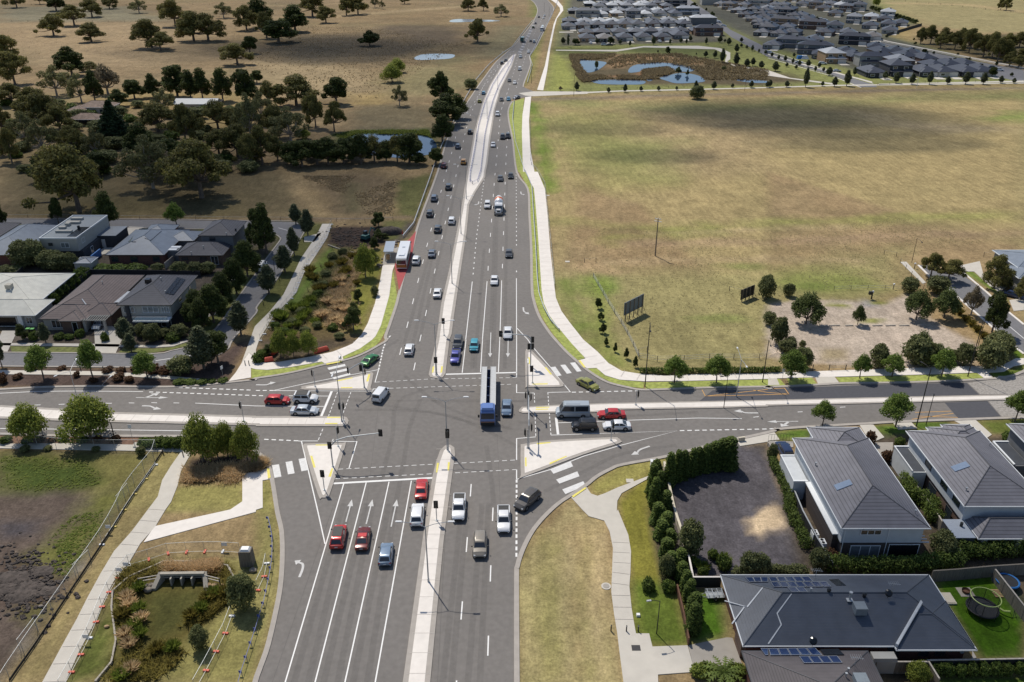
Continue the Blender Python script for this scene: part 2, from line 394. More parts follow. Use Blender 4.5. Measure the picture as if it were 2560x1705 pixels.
paint('21 690,960 880,1000 880,1568 22 1150,300 850,220 740,60 21 740,1300', (128, 142, 66), 2, .7, 1, 50)
dab('31 440,1040 21 2090,860 21 1900,1330', (104, 122, 56), 2.5, .5)
# gravel lot on the right, with its planted rim
paint('31 0,1210 250,1170 700,1170 1050,1200 1250,1120 1500,1350 1900,1568 32 1890,220 1480,260 700,230 300,200 0,150 31 -20,1330', (186, 170, 154), .9, 1, .4, 51)
paint('32 490,80 720,80 720,180 480,190', (150, 134, 96), 1, .7)
paint('31 860,1160 960,1180 1000,1230 860,1230', (150, 146, 146), 1, .9); dab('31 1010,1190 650,1215 940,1355', (138, 140, 66), 1.2, .9)
stroke('31 1730,1280 1990,1520', 1.3, (120, 104, 40), .5)
# wetland park and estate on the far right
paint('20 250,850 290,780 400,270 500,-40 1200,-60 30 2334,-60 30 1100,60 1380,200 30 1120,320 2334,680 2334,760 0,800 20 2334,800 700,850', (132, 134, 82), 4)
paint('20 340,830 380,500 560,560 580,800', (150, 152, 84), 4, .9)
paint('20 520,500 950,485 1500,490 1900,560 2334,640 30 200,680 400,740 0,770 20 2334,780 1500,775 700,765 600,740 640,700 570,640', (96, 86, 66), 5, 1, 3, 52)
paint('20 950,500 1400,510 1800,560 1700,600 1200,550 980,620 850,630', (158, 128, 96), 5, .8, 3, 53)
paint('20 1190,640 1450,620 1300,700 700,705 1100,680', (146, 112, 82), 3, .8, 2, 54)
paint('20 1100,430 1900,430 1960,540 1500,500 1000,470', (92, 98, 58), 5, .8)
paint('20 360,440 950,440 880,490 420,500', (84, 88, 50), 4, .8)
paint('20 510,60 520,-80 1500,-80 1650,60 2000,380 430,420 440,290', (98, 94, 88), 5, .9)
paint('20 1700,-60 30 900,-60 1000,100 1350,230 1100,330 2334,690 1000,700 20 2334,420 1960,240 1640,40', (96, 94, 88), 5, .9)
paint('30 1000,0 2800,-60 2800,280 2334,300 1900,290 1500,240 1130,90', (156, 144, 104), 10, 1, 4, 56)
paint('30 1200,200 1350,280 1300,380 1120,330', (160, 140, 96), 5, .9)
paint('30 1500,430 2800,700 2800,300 1350,330', (92, 84, 60), 5, .9)
stroke('30 1150,30 1800,40 2334,110', 14, (190, 165, 125), 8, .7)
stroke('20 150,905 700,895 1300,870 2334,850 30 800,830 2334,800', 5, (124, 114, 100), 2.5, .8, .6)
stroke('20 130,880 2334,830 30 0,820 2334,785', 3, (146, 140, 88), 2, .5, .6)
paint('20 190,180 300,260 180,700 110,780', (128, 134, 66), 3, .8)
stroke('20 235,150 240,20 190,-30', 12, (120, 134, 68), 6, .8)
# lower right gardens
paint('22 540,1440 23 0,640 23 60,1750 23 1015,1750 910,600 840,100 640,0 22 600,1500', (168, 152, 110), .8)
paint('23 90,400 250,200 850,1568 100,1568 70,650', (146, 142, 88), 2.5, .5, 1.5, 57); paint('23 500,150 850,100 880,900 750,900', (176, 152, 112), 2, .5, 1.5, 58)
paint('22 690,1330 1000,1130 1400,1060 1700,980 1760,1010 1380,1150 1250,1250 960,1350 820,1425 750,1400', (150, 142, 82), .7)
paint('22 1230,1250 1350,1150 23 1500,640 1600,1240 1280,1250 1130,1130 1090,900 1070,600 980,0 22 960,1470 1060,1370', (134, 128, 58), .7)
paint('23 1070,640 1500,650 1600,1240 1280,1240 1120,1120', (98, 112, 46), .6)
paint('22 1250,1300 1400,1150 23 1470,0 1620,640 1500,740 1380,740 1260,200', (92, 82, 66), .6)
paint('23 1620,740 1900,760 1960,1160 1620,1210', (86, 118, 36), .6)
paint('22 2150,950 2334,940 32 0,1100 -60,1200', (94, 88, 84), .6)
paint('32 60,840 380,800 460,900 100,915', (92, 114, 46), .5); paint('32 950,780 1160,760 1350,830 1130,890 1050,890', (92, 114, 46), .5)
paint('32 1310,745 1640,740 1700,790 1380,825', (92, 114, 46), .5); paint('32 1900,730 2700,700 2700,790 2150,860 2020,850', (104, 112, 54), .5)
paint('32 380,850 2100,870 2600,830 33 2600,580 1500,590 23 1900,600 1620,640 32 200,1300', (74, 68, 62), .8, .9)
paint('33 1480,650 2040,560 2334,980 2334,1340 1930,1350 1450,600', (72, 104, 24), .5)
paint('33 2040,520 2800,480 2800,1340 2334,1000', (96, 84, 70), .5); paint('33 2140,720 2334,1000 2334,900 2260,760', (40, 84, 50), .5)
paint('33 930,1390 1400,1385 1500,1568 1100,1568', (60, 56, 50), .5); paint('33 1500,1530 2800,1510 2800,1800 1550,1800', (80, 104, 36), .5)
paint('31 1750,890 1880,910 2200,1180 2100,1120', (108, 130, 54), .6)
paint('32 2160,60 2334,40 2334,260 2260,170', (96, 118, 40), .5); paint('32 2010,300 2334,235 2334,300 2170,352 2050,345', (104, 122, 50), .5)
paint('22 1390,1130 1800,940 2060,920 2150,960 32 50,1100 33 300,600 23 1620,640 1450,100', (92, 88, 92), .8)
paint('33 20,-50 130,-10 150,100 140,195 60,180 0,200 23 2215,235 2140,110 2240,20 2334,-30', (208, 184, 152), .6, 1, .5, 59)
for k_, (xa, c_) in enumerate(((150, (176, 158, 118)), (330, (128, 124, 70)), (480, (178, 160, 122)), (620, (134, 130, 74)), (760, (180, 160, 124)), (250, (146, 136, 84)), (560, (170, 148, 108)))):
    stroke('23 %d,250 %d,700 %d,1100 %d,1500' % (xa + 60, xa + 20, xa, xa + 70), .5, c_, .9, .5, .7, k_ + 3)
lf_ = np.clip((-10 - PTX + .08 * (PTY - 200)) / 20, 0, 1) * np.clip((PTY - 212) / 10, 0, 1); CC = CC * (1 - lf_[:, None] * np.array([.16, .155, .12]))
n_ = wob(3.5, 90) * .07 + wob(11, 91) * .06; CC = CC * (1 + n_[:, None] * np.array([1, .9, .9]))
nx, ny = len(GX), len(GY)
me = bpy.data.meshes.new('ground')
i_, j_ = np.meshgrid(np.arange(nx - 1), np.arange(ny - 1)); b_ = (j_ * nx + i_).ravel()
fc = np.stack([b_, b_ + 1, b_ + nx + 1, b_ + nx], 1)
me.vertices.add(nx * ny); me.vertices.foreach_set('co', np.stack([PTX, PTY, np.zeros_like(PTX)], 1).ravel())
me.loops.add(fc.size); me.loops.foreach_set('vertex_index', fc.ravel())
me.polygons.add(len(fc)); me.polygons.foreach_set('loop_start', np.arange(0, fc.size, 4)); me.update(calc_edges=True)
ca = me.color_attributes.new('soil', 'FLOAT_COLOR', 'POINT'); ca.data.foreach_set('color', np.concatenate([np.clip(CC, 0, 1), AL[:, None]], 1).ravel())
gm = bpy.data.materials.new('ground_cover'); gm.use_nodes = True; nt = gm.node_tree; nd = nt.nodes.new; L = nt.links.new; pb = nt.nodes['Principled BSDF']
pb.inputs['Roughness'].default_value = .95; pb.inputs['Specular IOR Level'].default_value = .1
at = nd('ShaderNodeAttribute'); at.attribute_name = 'soil'; tc = nd('ShaderNodeTexCoord'); last = at.outputs['Color']
for sc, lo, hi, st in ((1.1, .79, 1.22, None), (.22, .84, 1.16, None), (.05, .88, 1.12, None), (3.2, .74, 1.26, None), (.6, .84, 1.16, (1, .25, 1))):
    mp = nd('ShaderNodeMapping'); L(tc.outputs['Object'], mp.inputs[0])
    if st: mp.inputs['Scale'].default_value = st
    n = nd('ShaderNodeTexNoise'); n.inputs['Scale'].default_value = sc; n.inputs['Detail'].default_value = 5; n.inputs['Roughness'].default_value = .65; L(mp.outputs[0], n.inputs[0])
    r = nd('ShaderNodeMapRange'); r.inputs[1].default_value = .32; r.inputs[2].default_value = .68; r.inputs[3].default_value = lo; r.inputs[4].default_value = hi; L(n.outputs[0], r.inputs[0])
    x = nd('ShaderNodeVectorMath'); x.operation = 'SCALE'; L(last, x.inputs[0]); L(r.outputs[0], x.inputs['Scale']); last = x.outputs[0]
# sown rows of the field
mp = nd('ShaderNodeMapping'); mp.inputs['Rotation'].default_value = (0, 0, R(-4)); L(tc.outputs['Object'], mp.inputs[0])
wv = nd('ShaderNodeTexWave'); wv.inputs['Scale'].default_value = .16; wv.inputs['Distortion'].default_value = .9; wv.inputs['Detail'].default_value = 3; wv.inputs['Detail Scale'].default_value = .6; L(mp.outputs[0], wv.inputs[0])
r = nd('ShaderNodeMapRange'); r.inputs[3].default_value = .965; r.inputs[4].default_value = 1.035; L(wv.outputs[1], r.inputs[0])
ml = nd('ShaderNodeMix'); L(at.outputs['Alpha'], ml.inputs[0]); ml.inputs[2].default_value = 1; L(r.outputs[0], ml.inputs[3])
x = nd('ShaderNodeVectorMath'); x.operation = 'SCALE'; L(last, x.inputs[0]); L(ml.outputs[0], x.inputs['Scale']); last = x.outputs[0]
L(last, pb.inputs['Base Color']); bp = nd('ShaderNodeBump'); bp.inputs['Strength'].default_value = .5; bp.inputs['Distance'].default_value = .25
L(n.outputs[0], bp.inputs['Height']); L(bp.outputs[0], pb.inputs['Normal'])
me.materials.append(gm); tag(link('ground', me), kind='structure')
# ============================================================ SETTING: roads
mat('asphalt', lin(121, 116, 112, .9), .9, var=.10, scale=1.3, big=.055, bigs=.07, bump=.2); mat('old_asphalt', lin(120, 119, 122), .9, var=.1, scale=1.5, big=.06)
mat('new_asphalt', lin(82, 82, 88), .9, var=.08, scale=2); mat('kerb', lin(176, 168, 160), .85, var=.08, scale=1)
mat('concrete', lin(236, 228, 220), .8, var=.05, scale=1.2, big=.05, bigs=.12); mat('path', lin(206, 199, 188), .85, var=.05, scale=.8, big=.05)
mat('old_path', lin(170, 163, 154), .85, var=.07, scale=.8, big=.06); mat('line', lin(240, 238, 236), .6, var=.05, scale=4)
mat('yellow', lin(240, 225, 110), .7, var=.06); mat('red_paint', lin(172, 70, 72), .8, var=.08); mat('orange_line', lin(215, 165, 95), .8, var=.1)
mat('lawn_dull', lin(112, 116, 62), .95, var=.3, scale=1.4, big=.12, bigs=.3); mat('verge', lin(160, 168, 86), .95, var=.3, scale=1.4, big=.12, bigs=.3, bump=.4); mat('setts', lin(160, 154, 148), .85, var=.3, scale=3)
mat('water', (.035, .065, .12), .04, var=.15, scale=.15, spec=.9); mat('water_pale', (.32, .34, .38), .12, var=.05, spec=.8)
mat('scuff', (.03, .03, .032), .8, var=0, alpha=.08); mat('chevron', lin(200, 200, 200), .8)
def struct(n, mb, m): return tag(mb.build(n, m), kind='structure')
kA = gs('23 20,1900 20,650 30,510 75,370 150,220 230,110 22 330,1555 430,1470 540,1400 660,1320 760,1240 890,1170 1000,1130 1400,1055 1780,958 2334,835 32 60,812 300,790 800,762 1300,735 2334,700 3400,665')
kB = gs('32 3400,230 2500,262 2334,300 2260,330 2150,352 1970,368 1500,390 1100,400 700,405 440,420 0,440 22 2334,437 1800,445 1400,460 1180,465 1040,440 880,400 770,345 660,270 590,210 480,110 380,0 21 330,1470 240,1330 190,1190 170,1050 165,700 150,400 135,155 35,0 10 2334,1280 2300,1110 2293,1020 2310,960 2334,925')
kC = gs('20 110,795 100,770 165,590 155,520 180,480 230,400 330,200 372,110 372,60 330,10 280,-40')
kD = gs('20 90,-40 175,0 222,50 235,110 200,190 150,260 60,370 0,440 10 2200,560 2100,690 1995,840 1855,1060 1755,1260 1665,1568 11 1500,450 1440,680 1400,800 1320,1100 1290,1220 1230,1400 1195,1500 12 1200,10 1120,60 1000,125 860,180 640,230 400,290 200,330 0,360 02 2334,370 2100,395 1800,425 1500,438 900,432 400,440 0,460 -600,490')
kE = gs('02 -600,850 0,850 640,868 1700,872 2100,900 2334,960 12 0,1000 60,1045 110,1100 150,1200 180,1350 215,1568 13 255,200 262,450 245,700 200,950 130,1250 60,1450 20,1568 -60,1900')
sA, sB, sC, sD, sE = [catmull(k, 4) for k in (kA, kB, kC, kD, kE)]
side = gs('20 -10,910 60,895 200,878 690,855 690,836 200,833 150,815')
struct('road', MB().poly([(x, y, .03) for x, y in sA + sB + side + sC + sD + sE]), M['asphalt'])
kb = MB()
for s_, d in ((sA, -.3), (sB, -.3), (sC, -.3), (sD, -.3), (sE, -.3)):
    P_ = offset_line(s_, d); kb.ribbon(P_, .62, 0, .14)
struct('kerb', kb, M['kerb'])
def sheet(n, polys, m, z, z0=None):
    mb = MB()
    for P in polys:
        P = gs(P) if isinstance(P, str) else P
        if z0 is None: mb.poly([(x, y, z) for x, y in ccw(P)])
        else: mb.prism(P, z0, z)
    return struct(n, mb, m)
sheet('side_road', ['20 200,833 690,836 690,855 200,878 120,872 60,850'], M['path'], .05)
# local streets
local = ['02 -500,118 0,120 700,125 1400,132 1560,105 1730,65 1850,10 01 1900,1510 2020,1370 2210,1100 2334,930 11 90,810 180,690 232,620 225,590 180,560 60,545 01 2334,515 1750,515 870,495 0,480 -600,475 -600,425 0,430 1500,437 2334,452 11 200,455 380,458 420,480 440,520 420,565 330,720 230,900 90,1110 0,1230 01 2334,1280 2120,1520 02 2060,90 1900,170 1770,210 1500,245 700,240 0,235 -500,232']
sheet('local_street', local, M['old_asphalt'], .035)
lk = MB()
for s_ in ('02 -500,112 0,115 700,120 1400,127 1560,100 1730,60 1850,5 01 1900,1500 2020,1365 2210,1095 2334,925 11 85,805 175,685 222,620 215,595 170,570 50,555 01 2334,521 1750,521 870,501 0,486',
        '02 -500,238 0,241 1500,250 1770,216 1900,176 2070,92 01 2130,1520 2334,1290 11 5,1235 100,1110 240,900 430,565 450,520 430,475 380,452 200,449 01 2334,447 1500,432 0,425'):
    lk.ribbon(catmull(gs(s_), 3), .35, 0, .12)
struct('street_kerb', lk, M['kerb'])
sheet('right_street', ['31 1380,850 1490,960 1640,1050 1800,1190 2120,1470 32 2200,20 2334,120 2334,-60 31 2334,1400 2200,1290 1990,1100 1770,930 1730,890 1560,880 1480,850', '20 2000,340 2334,520 30 0,520 600,690 850,795 1000,795 960,770 400,600 0,470 20 2334,440 1990,270 1820,130 1640,10 1560,-60 1420,-60 1500,10 1640,90 1850,220',
        '30 20,40 400,190 800,320 1100,400 1900,560 2334,640 2334,760 2100,700 1800,620 1400,500 1000,390 700,290 350,180 0,70'], M['old_asphalt'], .036)
rk = MB()
for s_ in ('31 1370,850 1480,960 1630,1055 1790,1195 2110,1475 32 2190,20 2334,130', '31 1740,885 1990,1095 2200,1285 2334,1395', '30 0,462 400,592 960,762', '30 0,530 600,700 850,800', '30 20,30 400,180 800,310 1100,392 2334,632', '30 0,76 350,188 1000,398 1800,630'):
    rk.ribbon(gs(s_), .5, 0, .12)
struct('estate_kerb', rk, M['concrete'])
sheet('dark_roadway', ['32 0,445 440,430 1100,405 1810,392 1925,500 1300,520 0,545', '22 1830,460 2334,452 2334,565 1700,565', '32 1610,573 2000,560 2120,697 1735,717'], M['new_asphalt'], .04)
sheet('paved_crossing', ['32 1820,392 2334,325 2600,300 2600,490 1935,497', '32 2010,560 2600,540 2600,690 2130,700'], M['setts'], .045)
# medians, islands, and their flat tops
isl = {'long_median_south': '13 1310,1800 1340,1568 1530,200 1560,0 12 1610,1250 1640,1120 1680,1010 1725,968 1770,960 1808,985 1815,1050 1780,1300 1745,1568 13 1710,300 1590,1568 1570,1800',
       'long_median_north': '12 1575,320 1590,345 1650,355 1705,345 1728,310 1765,0 11 1785,1480 1800,1350 1860,950 1920,550 1945,300 2000,190 2090,50 10 2095,1568 2110,1500 2140,1250 2180,1000 2230,820 2334,610 20 30,520 42,500 32,492 0,505 10 2240,600 2130,780 2060,950 1990,1200 1925,1568 11 1870,350 1760,900 1690,1200 1645,1530 12 1600,200',
       'slip_island_northwest': '12 420,445 430,425 650,388 1020,305 1055,303 1070,320 1045,440 1015,463 450,458',
       'slip_island_southwest': '12 432,990 436,965 455,950 620,947 790,946 815,970 680,1390 655,1435 600,1443 565,1415',
       'slip_island_northeast': '22 122,112 150,100 185,108 455,385 465,412 440,432 150,435 125,415',
       'slip_island_southeast': '22 80,985 105,955 350,920 900,893 965,900 990,922 975,948 650,1050 110,1250 82,1238',
       'cross_median_east': '22 62,645 90,615 500,592 900,580 2334,552 32 1300,521 3400,480 3400,532 2334,548 1300,575 0,605 22 2334,612 1900,625 1000,640 750,665 100,672 68,662',
       'cross_median_west': '02 -600,590 0,600 700,640 1000,662 2334,697 12 0,700 790,700 830,712 846,742 835,775 790,792 0,792 02 2334,785 1000,755 530,742 0,722 -600,700'}
for n_, s_ in isl.items():
    raw = gs(s_); isle = 'island' in n_; P = catmull(raw, 3, True) if isle else raw
    struct(n_, MB().prism(P, 0, .15), M['kerb'])
    Q = catmull(raw, 4, True) if isle else P
    if isle:      # step inwards a little at a time, dropping points that crowd together, so the corners stay clean
        for _ in range(6):
            Q = inset(Q, .1); W_ = [Q[0]]
            for q in Q[1:]:
                if math.dist(q, W_[-1]) > .09: W_.append(q)
            Q = W_
    else: Q = inset(P, .62 if 'cross_median_e' not in n_ else .42)
    struct(n_ + '_paving', MB().prism(Q, .1, .165), M['concrete'])
# footpaths
paths = ['21 120,0 200,150 215,300 235,550 255,850 270,1080 290,1200 340,1310 430,1430 545,1568 22 665,165 670,172 600,190 675,262 770,258 850,325 980,365 1200,380 1500,378 2334,358 32 0,355 620,338 1350,320 1900,300 1990,365 2060,355 2000,300 2150,290 2240,240 2334,225 2334,170 2260,170 2120,240 1900,240 800,275 380,290 0,300 22 2334,308 1700,315 1400,330 1170,312 1000,285 880,215 780,110 650,0 21 530,1380 450,1270 400,1150 385,1030 350,720 325,400 300,155 235,0 20 205,1568 165,1350 155,1100 165,980 175,880 120,888 95,1050 90,1200 100,1568',
         '20 230,820 300,600 340,400 380,220 400,170 440,100 435,70 400,30 330,-20 400,-20 430,20 463,60 468,95 410,170 388,250 350,440 320,650 285,825',
         '11 1155,850 1130,1000 1085,1200 1020,1380 960,1490 880,1568 12 830,60 700,110 500,155 200,205 80,210 30,200 0,180 02 2270,120 2200,220 2150,300 2085,378 2288,346 2288,258 12 0,270 100,276 300,252 600,200 640,225 800,195 790,155 950,80 1060,0 11 1090,1500 1140,1400 1215,1130 1245,900 1265,850 1290,700 1180,700']
sheet('footpath', paths, M['concrete'], .1, 0)
sheet('shared_path', ['11 690,475 650,600 560,740 440,920 370,1100 160,1320 30,1530 12 30,0 0,90 0,175 02 2270,118 2200,218 2280,0 11 -10,1410 120,1280 250,1120 330,960 410,790 540,600 605,475',
    '02 -300,940 0,950 600,945 1280,960 1720,985 1735,1050 1650,1200 1620,1330 1560,1480 03 1510,0 1420,150 1280,310 1180,480 1040,650 950,820 870,1020 720,1300 600,1568 500,1800 260,1800 390,1568 600,1180 700,1000 800,800 920,580 1040,380 1200,200 1350,0 02 1440,1430 1480,1280 1560,1150 1650,1022 1500,1020 550,1000 0,990 -300,988',
    '22 540,1440 680,1345 720,1405 780,1425 850,1400 960,1350 1240,1245 1250,1262 1000,1400 960,1470 955,1568 23 965,0 1010,110 1060,230 1085,380 1080,560 1070,700 1090,900 1115,1050 1130,1130 1250,1130 1280,1250 1600,1238 1665,1480 1330,1505 1340,1800 1060,1800 1015,1568 980,1300 960,1130 930,950 905,750 910,600 920,350 890,200 840,100 700,60 640,0',
    '11 440,595 600,555 530,640 440,640'], M['path'], .1, 0)
sheet('link_path', ['02 2210,1225 2334,1203 12 110,1172 133,1270 60,1283 62,1532 0,1552 03 2334,20 1310,298 1410,152 2100,0 02 2210,1475'], M['concrete'], .094, 0)
sheet('nature_strip', ['02 90,58 740,66 715,118 110,112', '02 1125,72 1400,80 1570,66 1720,20 1730,50 1560,90 1400,118 1080,116', '01 20,480 210,480 180,505 -40,510', '01 1850,1500 1990,1370 2180,1100 2300,930 2230,930 2100,1120 1900,1380 1790,1500'], M['lawn_dull'], .05)
sheet('front_path', ['02 0,278 400,282 1000,290 1500,325 1700,345 2085,378 1600,362 1450,352 1000,325 400,318 -300,312 -300,270', '02 -200,28 760,36 1130,42 1400,54 1560,42 1700,2 1715,14 1580,60 1400,72 1130,66 720,60 -200,50', '01 860,1440 1010,1400 1140,1475 02 1055,122 870,122', '01 20,1450 160,1450 02 70,108 -60,108', '01 1180,500 1310,505 1180,585 960,750 840,770 860,740 1150,590 1090,590', '01 2120,960 2180,930 1960,1300 1880,1330', '32 830,770 960,775 1060,890 940,940 880,850', '32 405,288 562,284 655,400 458,408', '32 0,308 60,306 105,412 0,416', '32 1690,735 1890,730 2040,865 1990,900', '32 0,850 60,845 105,912 0,920', '32 1140,760 1300,745 1360,810 1190,820',
    '31 1205,822 1260,820 1440,1010 1410,1020', '31 1750,855 1930,815 1970,960 2060,1040 2030,1050 1880,910 1790,910', '31 2000,1000 2100,930 2250,1000 2100,1100 2050,1050', '31 2200,1170 2334,1150 2334,1260 2240,1270', '22 2030,895 2334,850 2334,930 2080,970', '33 1590,770 1640,768 1690,850 1650,850', '33 1860,1280 1900,1350 1860,1360'], M['path'], .09, 0)
sheet('pebble_drive', ['23 1605,1238 1960,1165 2010,1170 2100,1420 2060,1440 1665,1480', '32 0,920 230,930 230,980 40,990', '32 880,940 1140,935 1130,1100 1060,1100'], M['old_path'], .085, 0)
sheet('estate_path', ['20 400,455 950,455 1200,420 1700,418 1900,440 1990,480 1990,540 1960,560 2010,585 2334,640 30 200,710 600,760 600,775 0,690 20 2334,652 2000,600 1940,560 1960,500 1850,450 1200,432 960,470 400,462',
    '20 690,838 1000,825 1500,815 2334,795 30 600,775 1000,770 1400,765 2334,755 2334,762 1400,775 600,785 20 2334,803 1500,825 1000,835 690,850', '30 1010,765 2334,735 2334,750 1400,762 1010,775', '30 0,30 400,160 800,295 1100,375 2334,615 2334,625 1100,384 800,303 400,168 0,38', '20 2334,490 30 350,590 950,745 950,755 350,600 20 2334,500',
    '20 430,290 560,290 560,296 430,298'], M['path'], .07, 0)
sheet('grass_verge', ['21 65,0 150,150 165,400 180,700 190,1050 215,1180 270,1320 360,1460 450,1568 22 510,110 600,185 665,168 520,0 21 430,1430 340,1310 290,1200 270,1080 255,850 235,550 215,300 200,150 120,0',
    '22 680,262 790,330 900,385 1040,425 1200,442 1200,385 980,367 850,327 770,260', '11 1250,900 1290,1150 1285,1200 1240,1320 1180,1450 1135,1540 12 1090,55 960,120 805,175 800,195 790,155 950,80 1060,0 11 1090,1500 1140,1400 1215,1130',
    '12 640,224 400,280 0,345 02 2295,350 2290,262 12 100,278 300,254 600,202', '20 55,1568 20,1400 0,1280 10 2310,1090 2305,1000 20 0,930 110,895 95,1050 90,1200 100,1568',
    '22 1200,388 2334,362 32 0,360 105,355 170,428 0,438 22 2334,434 1400,455 1220,448', '32 170,352 400,345 450,410 200,425', '32 620,342 1350,324 1930,303 1975,366 1500,388 1100,398 660,402'], M['verge'], .06)
sheet('bus_bay', ['11 1460,540 1430,720 1395,850 1305,1085 1265,860 1310,700 1405,610'], M['red_paint'], .15, 0)
sheet('bus_platform', ['11 1150,850 1265,850 1300,690 1200,690'], M['old_path'], .12, 0)
for n_, s_, m_ in (('pond_water', '10 800,1290 900,1235 1150,1215 1500,1235 1610,1270 1650,1340 1600,1400 1510,1420 1400,1440 1300,1440 1100,1420 900,1400 800,1340', 'water'), ('dam_water', '10 1440,530 1500,500 1620,490 1790,495 1810,515 1760,535 1620,543 1480,547', 'water_pale'),
        ('far_dam_water', '10 1765,190 1820,175 1950,175 2200,185 2190,195 1950,200 1790,203', 'water_pale'), ('west_lagoon_water', '20 605,545 700,550 850,565 850,590 780,640 700,662 660,640 630,600', 'water'),
        ('north_lagoon_water', '20 1060,660 1100,600 1250,573 1400,572 1600,600 1665,635 1600,655 1440,640 1300,615 1180,640 1160,655', 'water'),
        ('south_lagoon_water', '20 1345,710 1450,680 1560,665 1700,690 1760,740 1650,755 1500,760 1420,740', 'water'), ('channel_water', '20 715,735 800,728 1000,728 1200,735 1200,765 1080,772 800,765', 'water'),
        ('east_channel_water', '20 2050,735 2100,722 2334,740 30 0,745 0,755 20 2200,755', 'water'), ('small_channel_water', '20 1225,718 1270,716 1280,735 1240,740', 'water')):
    sheet(n_, [catmull(gs(s_), 3, True)], M[m_], .05)
# ------------------------------------------------------------ painted markings
Z = .045
def lines(specs, m, n_='lane_marking', z=Z):
    mb = MB()
    for s_, w, *dash in specs:
        P = gs(s_)
        if dash:
            on, off = dash
            L_ = resample(P, .25); i = 0; st = max(1, round((on + off) / .25)); k = max(1, round(on / .25))
            while i + k < len(L_): mb.ribbon([L_[i][:2], L_[i + k][:2]], w, z, z); i += st
        else: mb.ribbon(P, w, z, z)
    return struct(n_, mb, m)
W1 = .16
lines([(s, W1) for s in ('12 800,1312 13 268,1568 210,1800', '12 1005,1302 13 540,1568 500,1800', '12 1213,1294 13 812,1568 775,1800', '12 1417,1285 13 1088,1568 1060,1800', '12 385,922 415,925 565,1568 13 630,312', '12 415,922 565,922', '12 690,925 920,928 848,1170',
    '12 1915,0 1880,300', '12 2065,0 2047,295', '12 2222,0 2210,295', '11 1972,1000 1912,1530', '11 2107,997 2064,1535', '11 2240,990 2223,1535', '21 40,970 42,1540 22 42,342', '21 45,1425 145,1530 22 185,60 350,250 410,330 532,475 327,480', '22 42,405 42,482 200,485',
    '22 42,1095 42,900 217,885', '22 355,869 1505,830 980,965 650,1062 345,1185 42,1272', '22 42,1180 42,1270', '22 420,757 1000,735 1700,713 2095,718', '12 160,462 420,405 700,350 1118,272 1085,388', '12 165,463 985,467', '12 985,467 1060,467 1070,447 1095,447', '12 300,510 660,513',
    '02 1780,577 2334,603 12 625,607', '02 0,487 350,470 700,467 1305,472', '02 0,808 1000,820 1720,830', '02 -600,500 0,487', '02 1420,190 1750,140', '11 205,510 310,540', '31 2190,1400 2334,1520')], M['line'])
lines([(s, .42) for s in ('12 705,1310 1625,1258', '12 1730,314 2334,299 22 42,297', '22 402,710 420,862', '12 690,470 595,697')], M['line'], 'stop_line')
lines([(s, .12, .75, .5) for s in ('12 750,1180 1610,1135', '12 720,1267 1600,1222', '12 1800,1127 2334,1098 22 42,1095', '12 1815,1213 2334,1185 22 75,1180', '12 1090,386 1590,357 2334,345 22 42,342', '12 1215,442 2334,405 22 42,405', '22 203,485 208,600', '22 327,480 335,600', '22 210,670 217,885', '22 340,665 355,869', '12 743,478 660,700', '12 865,478 790,680', '12 610,812 555,945', '12 705,905 685,945')] +
      [(s, .26, .75, .5) for s in ('22 42,1275 42,1568 23 40,440', '22 545,478 1160,465', '22 1530,828 2334,813 32 160,805', '12 0,462 160,462', '02 1630,435 2334,460', '02 1360,475 2334,508 12 90,511', '12 75,907 385,921', '12 1118,272 1160,80 1190,0 11 1240,1480')] +
      [(s, .2, 1, 2.5) for s in ('11 2080,70 2050,300 2010,600 1978,950', '21 38,0 41,690', '21 41,900 41,930')] +
      [(s, .16, 3.0, 9.0) for s in ('12 1310,137 1327,70 11 1380,1400 1438,1155 1490,945 1535,765 1648,330 1730,10 10 1780,1410 1835,1190 1910,1045 2000,920 2150,650 2334,480', '12 1438,277 11 1495,1535 1560,1240 1600,1040 1768,270 1818,60 10 1838,1530 1910,1200 1955,1045 2070,790 2140,720 2250,540',
        '11 2115,900 2140,540 2175,60 10 2193,1460 2222,1100 2240,990 2310,790', '11 2246,880 2262,400 2275,0 10 2283,1370 2300,1200', '10 2240,990 2310,790 20 60,500 150,300 230,130', '20 40,800 160,380 280,160', '13 2161,-20 2141,500 2113,1340 2100,1800', '12 1962,1315 13 1928,240 1870,990 1828,1568 1820,1800')], M['line'], 'dashed_marking')
lines([('02 310,595 370,593', .16), ('02 535,589 590,587', .16), ('02 965,578 1020,579', .16), ('02 1175,575 1225,576', .16), ('02 1380,573 1432,574', .16), ('02 1582,575 1635,576', .16), ('32 270,658 315,656', .16), ('32 655,615 705,612', .16), ('22 2200,706 2250,700', .16)], M['line'], 'short_dash')
qs = ['12 650,255 810,220 818,240 665,275', '12 670,298 830,260 840,280 685,315', '12 695,345 855,302 865,320 710,360', '12 145,1145 210,1135 232,1248 168,1260', '12 270,1115 330,1105 353,1218 292,1228', '12 388,1087 445,1078 475,1188 415,1200',
      '22 350,250 395,245 452,325 410,332', '22 440,230 485,226 545,303 500,310', '22 528,210 575,205 635,286 592,292', '22 350,1185 535,1110 557,1155 378,1222', '22 402,1275 595,1200 615,1245 432,1312', '22 458,1365 650,1290 672,1330 487,1407']
mat('zebra_paint', lin(226, 224, 222), .65, var=.1, scale=2)
sheet('zebra_crossing', qs, M['zebra_paint'], .055)
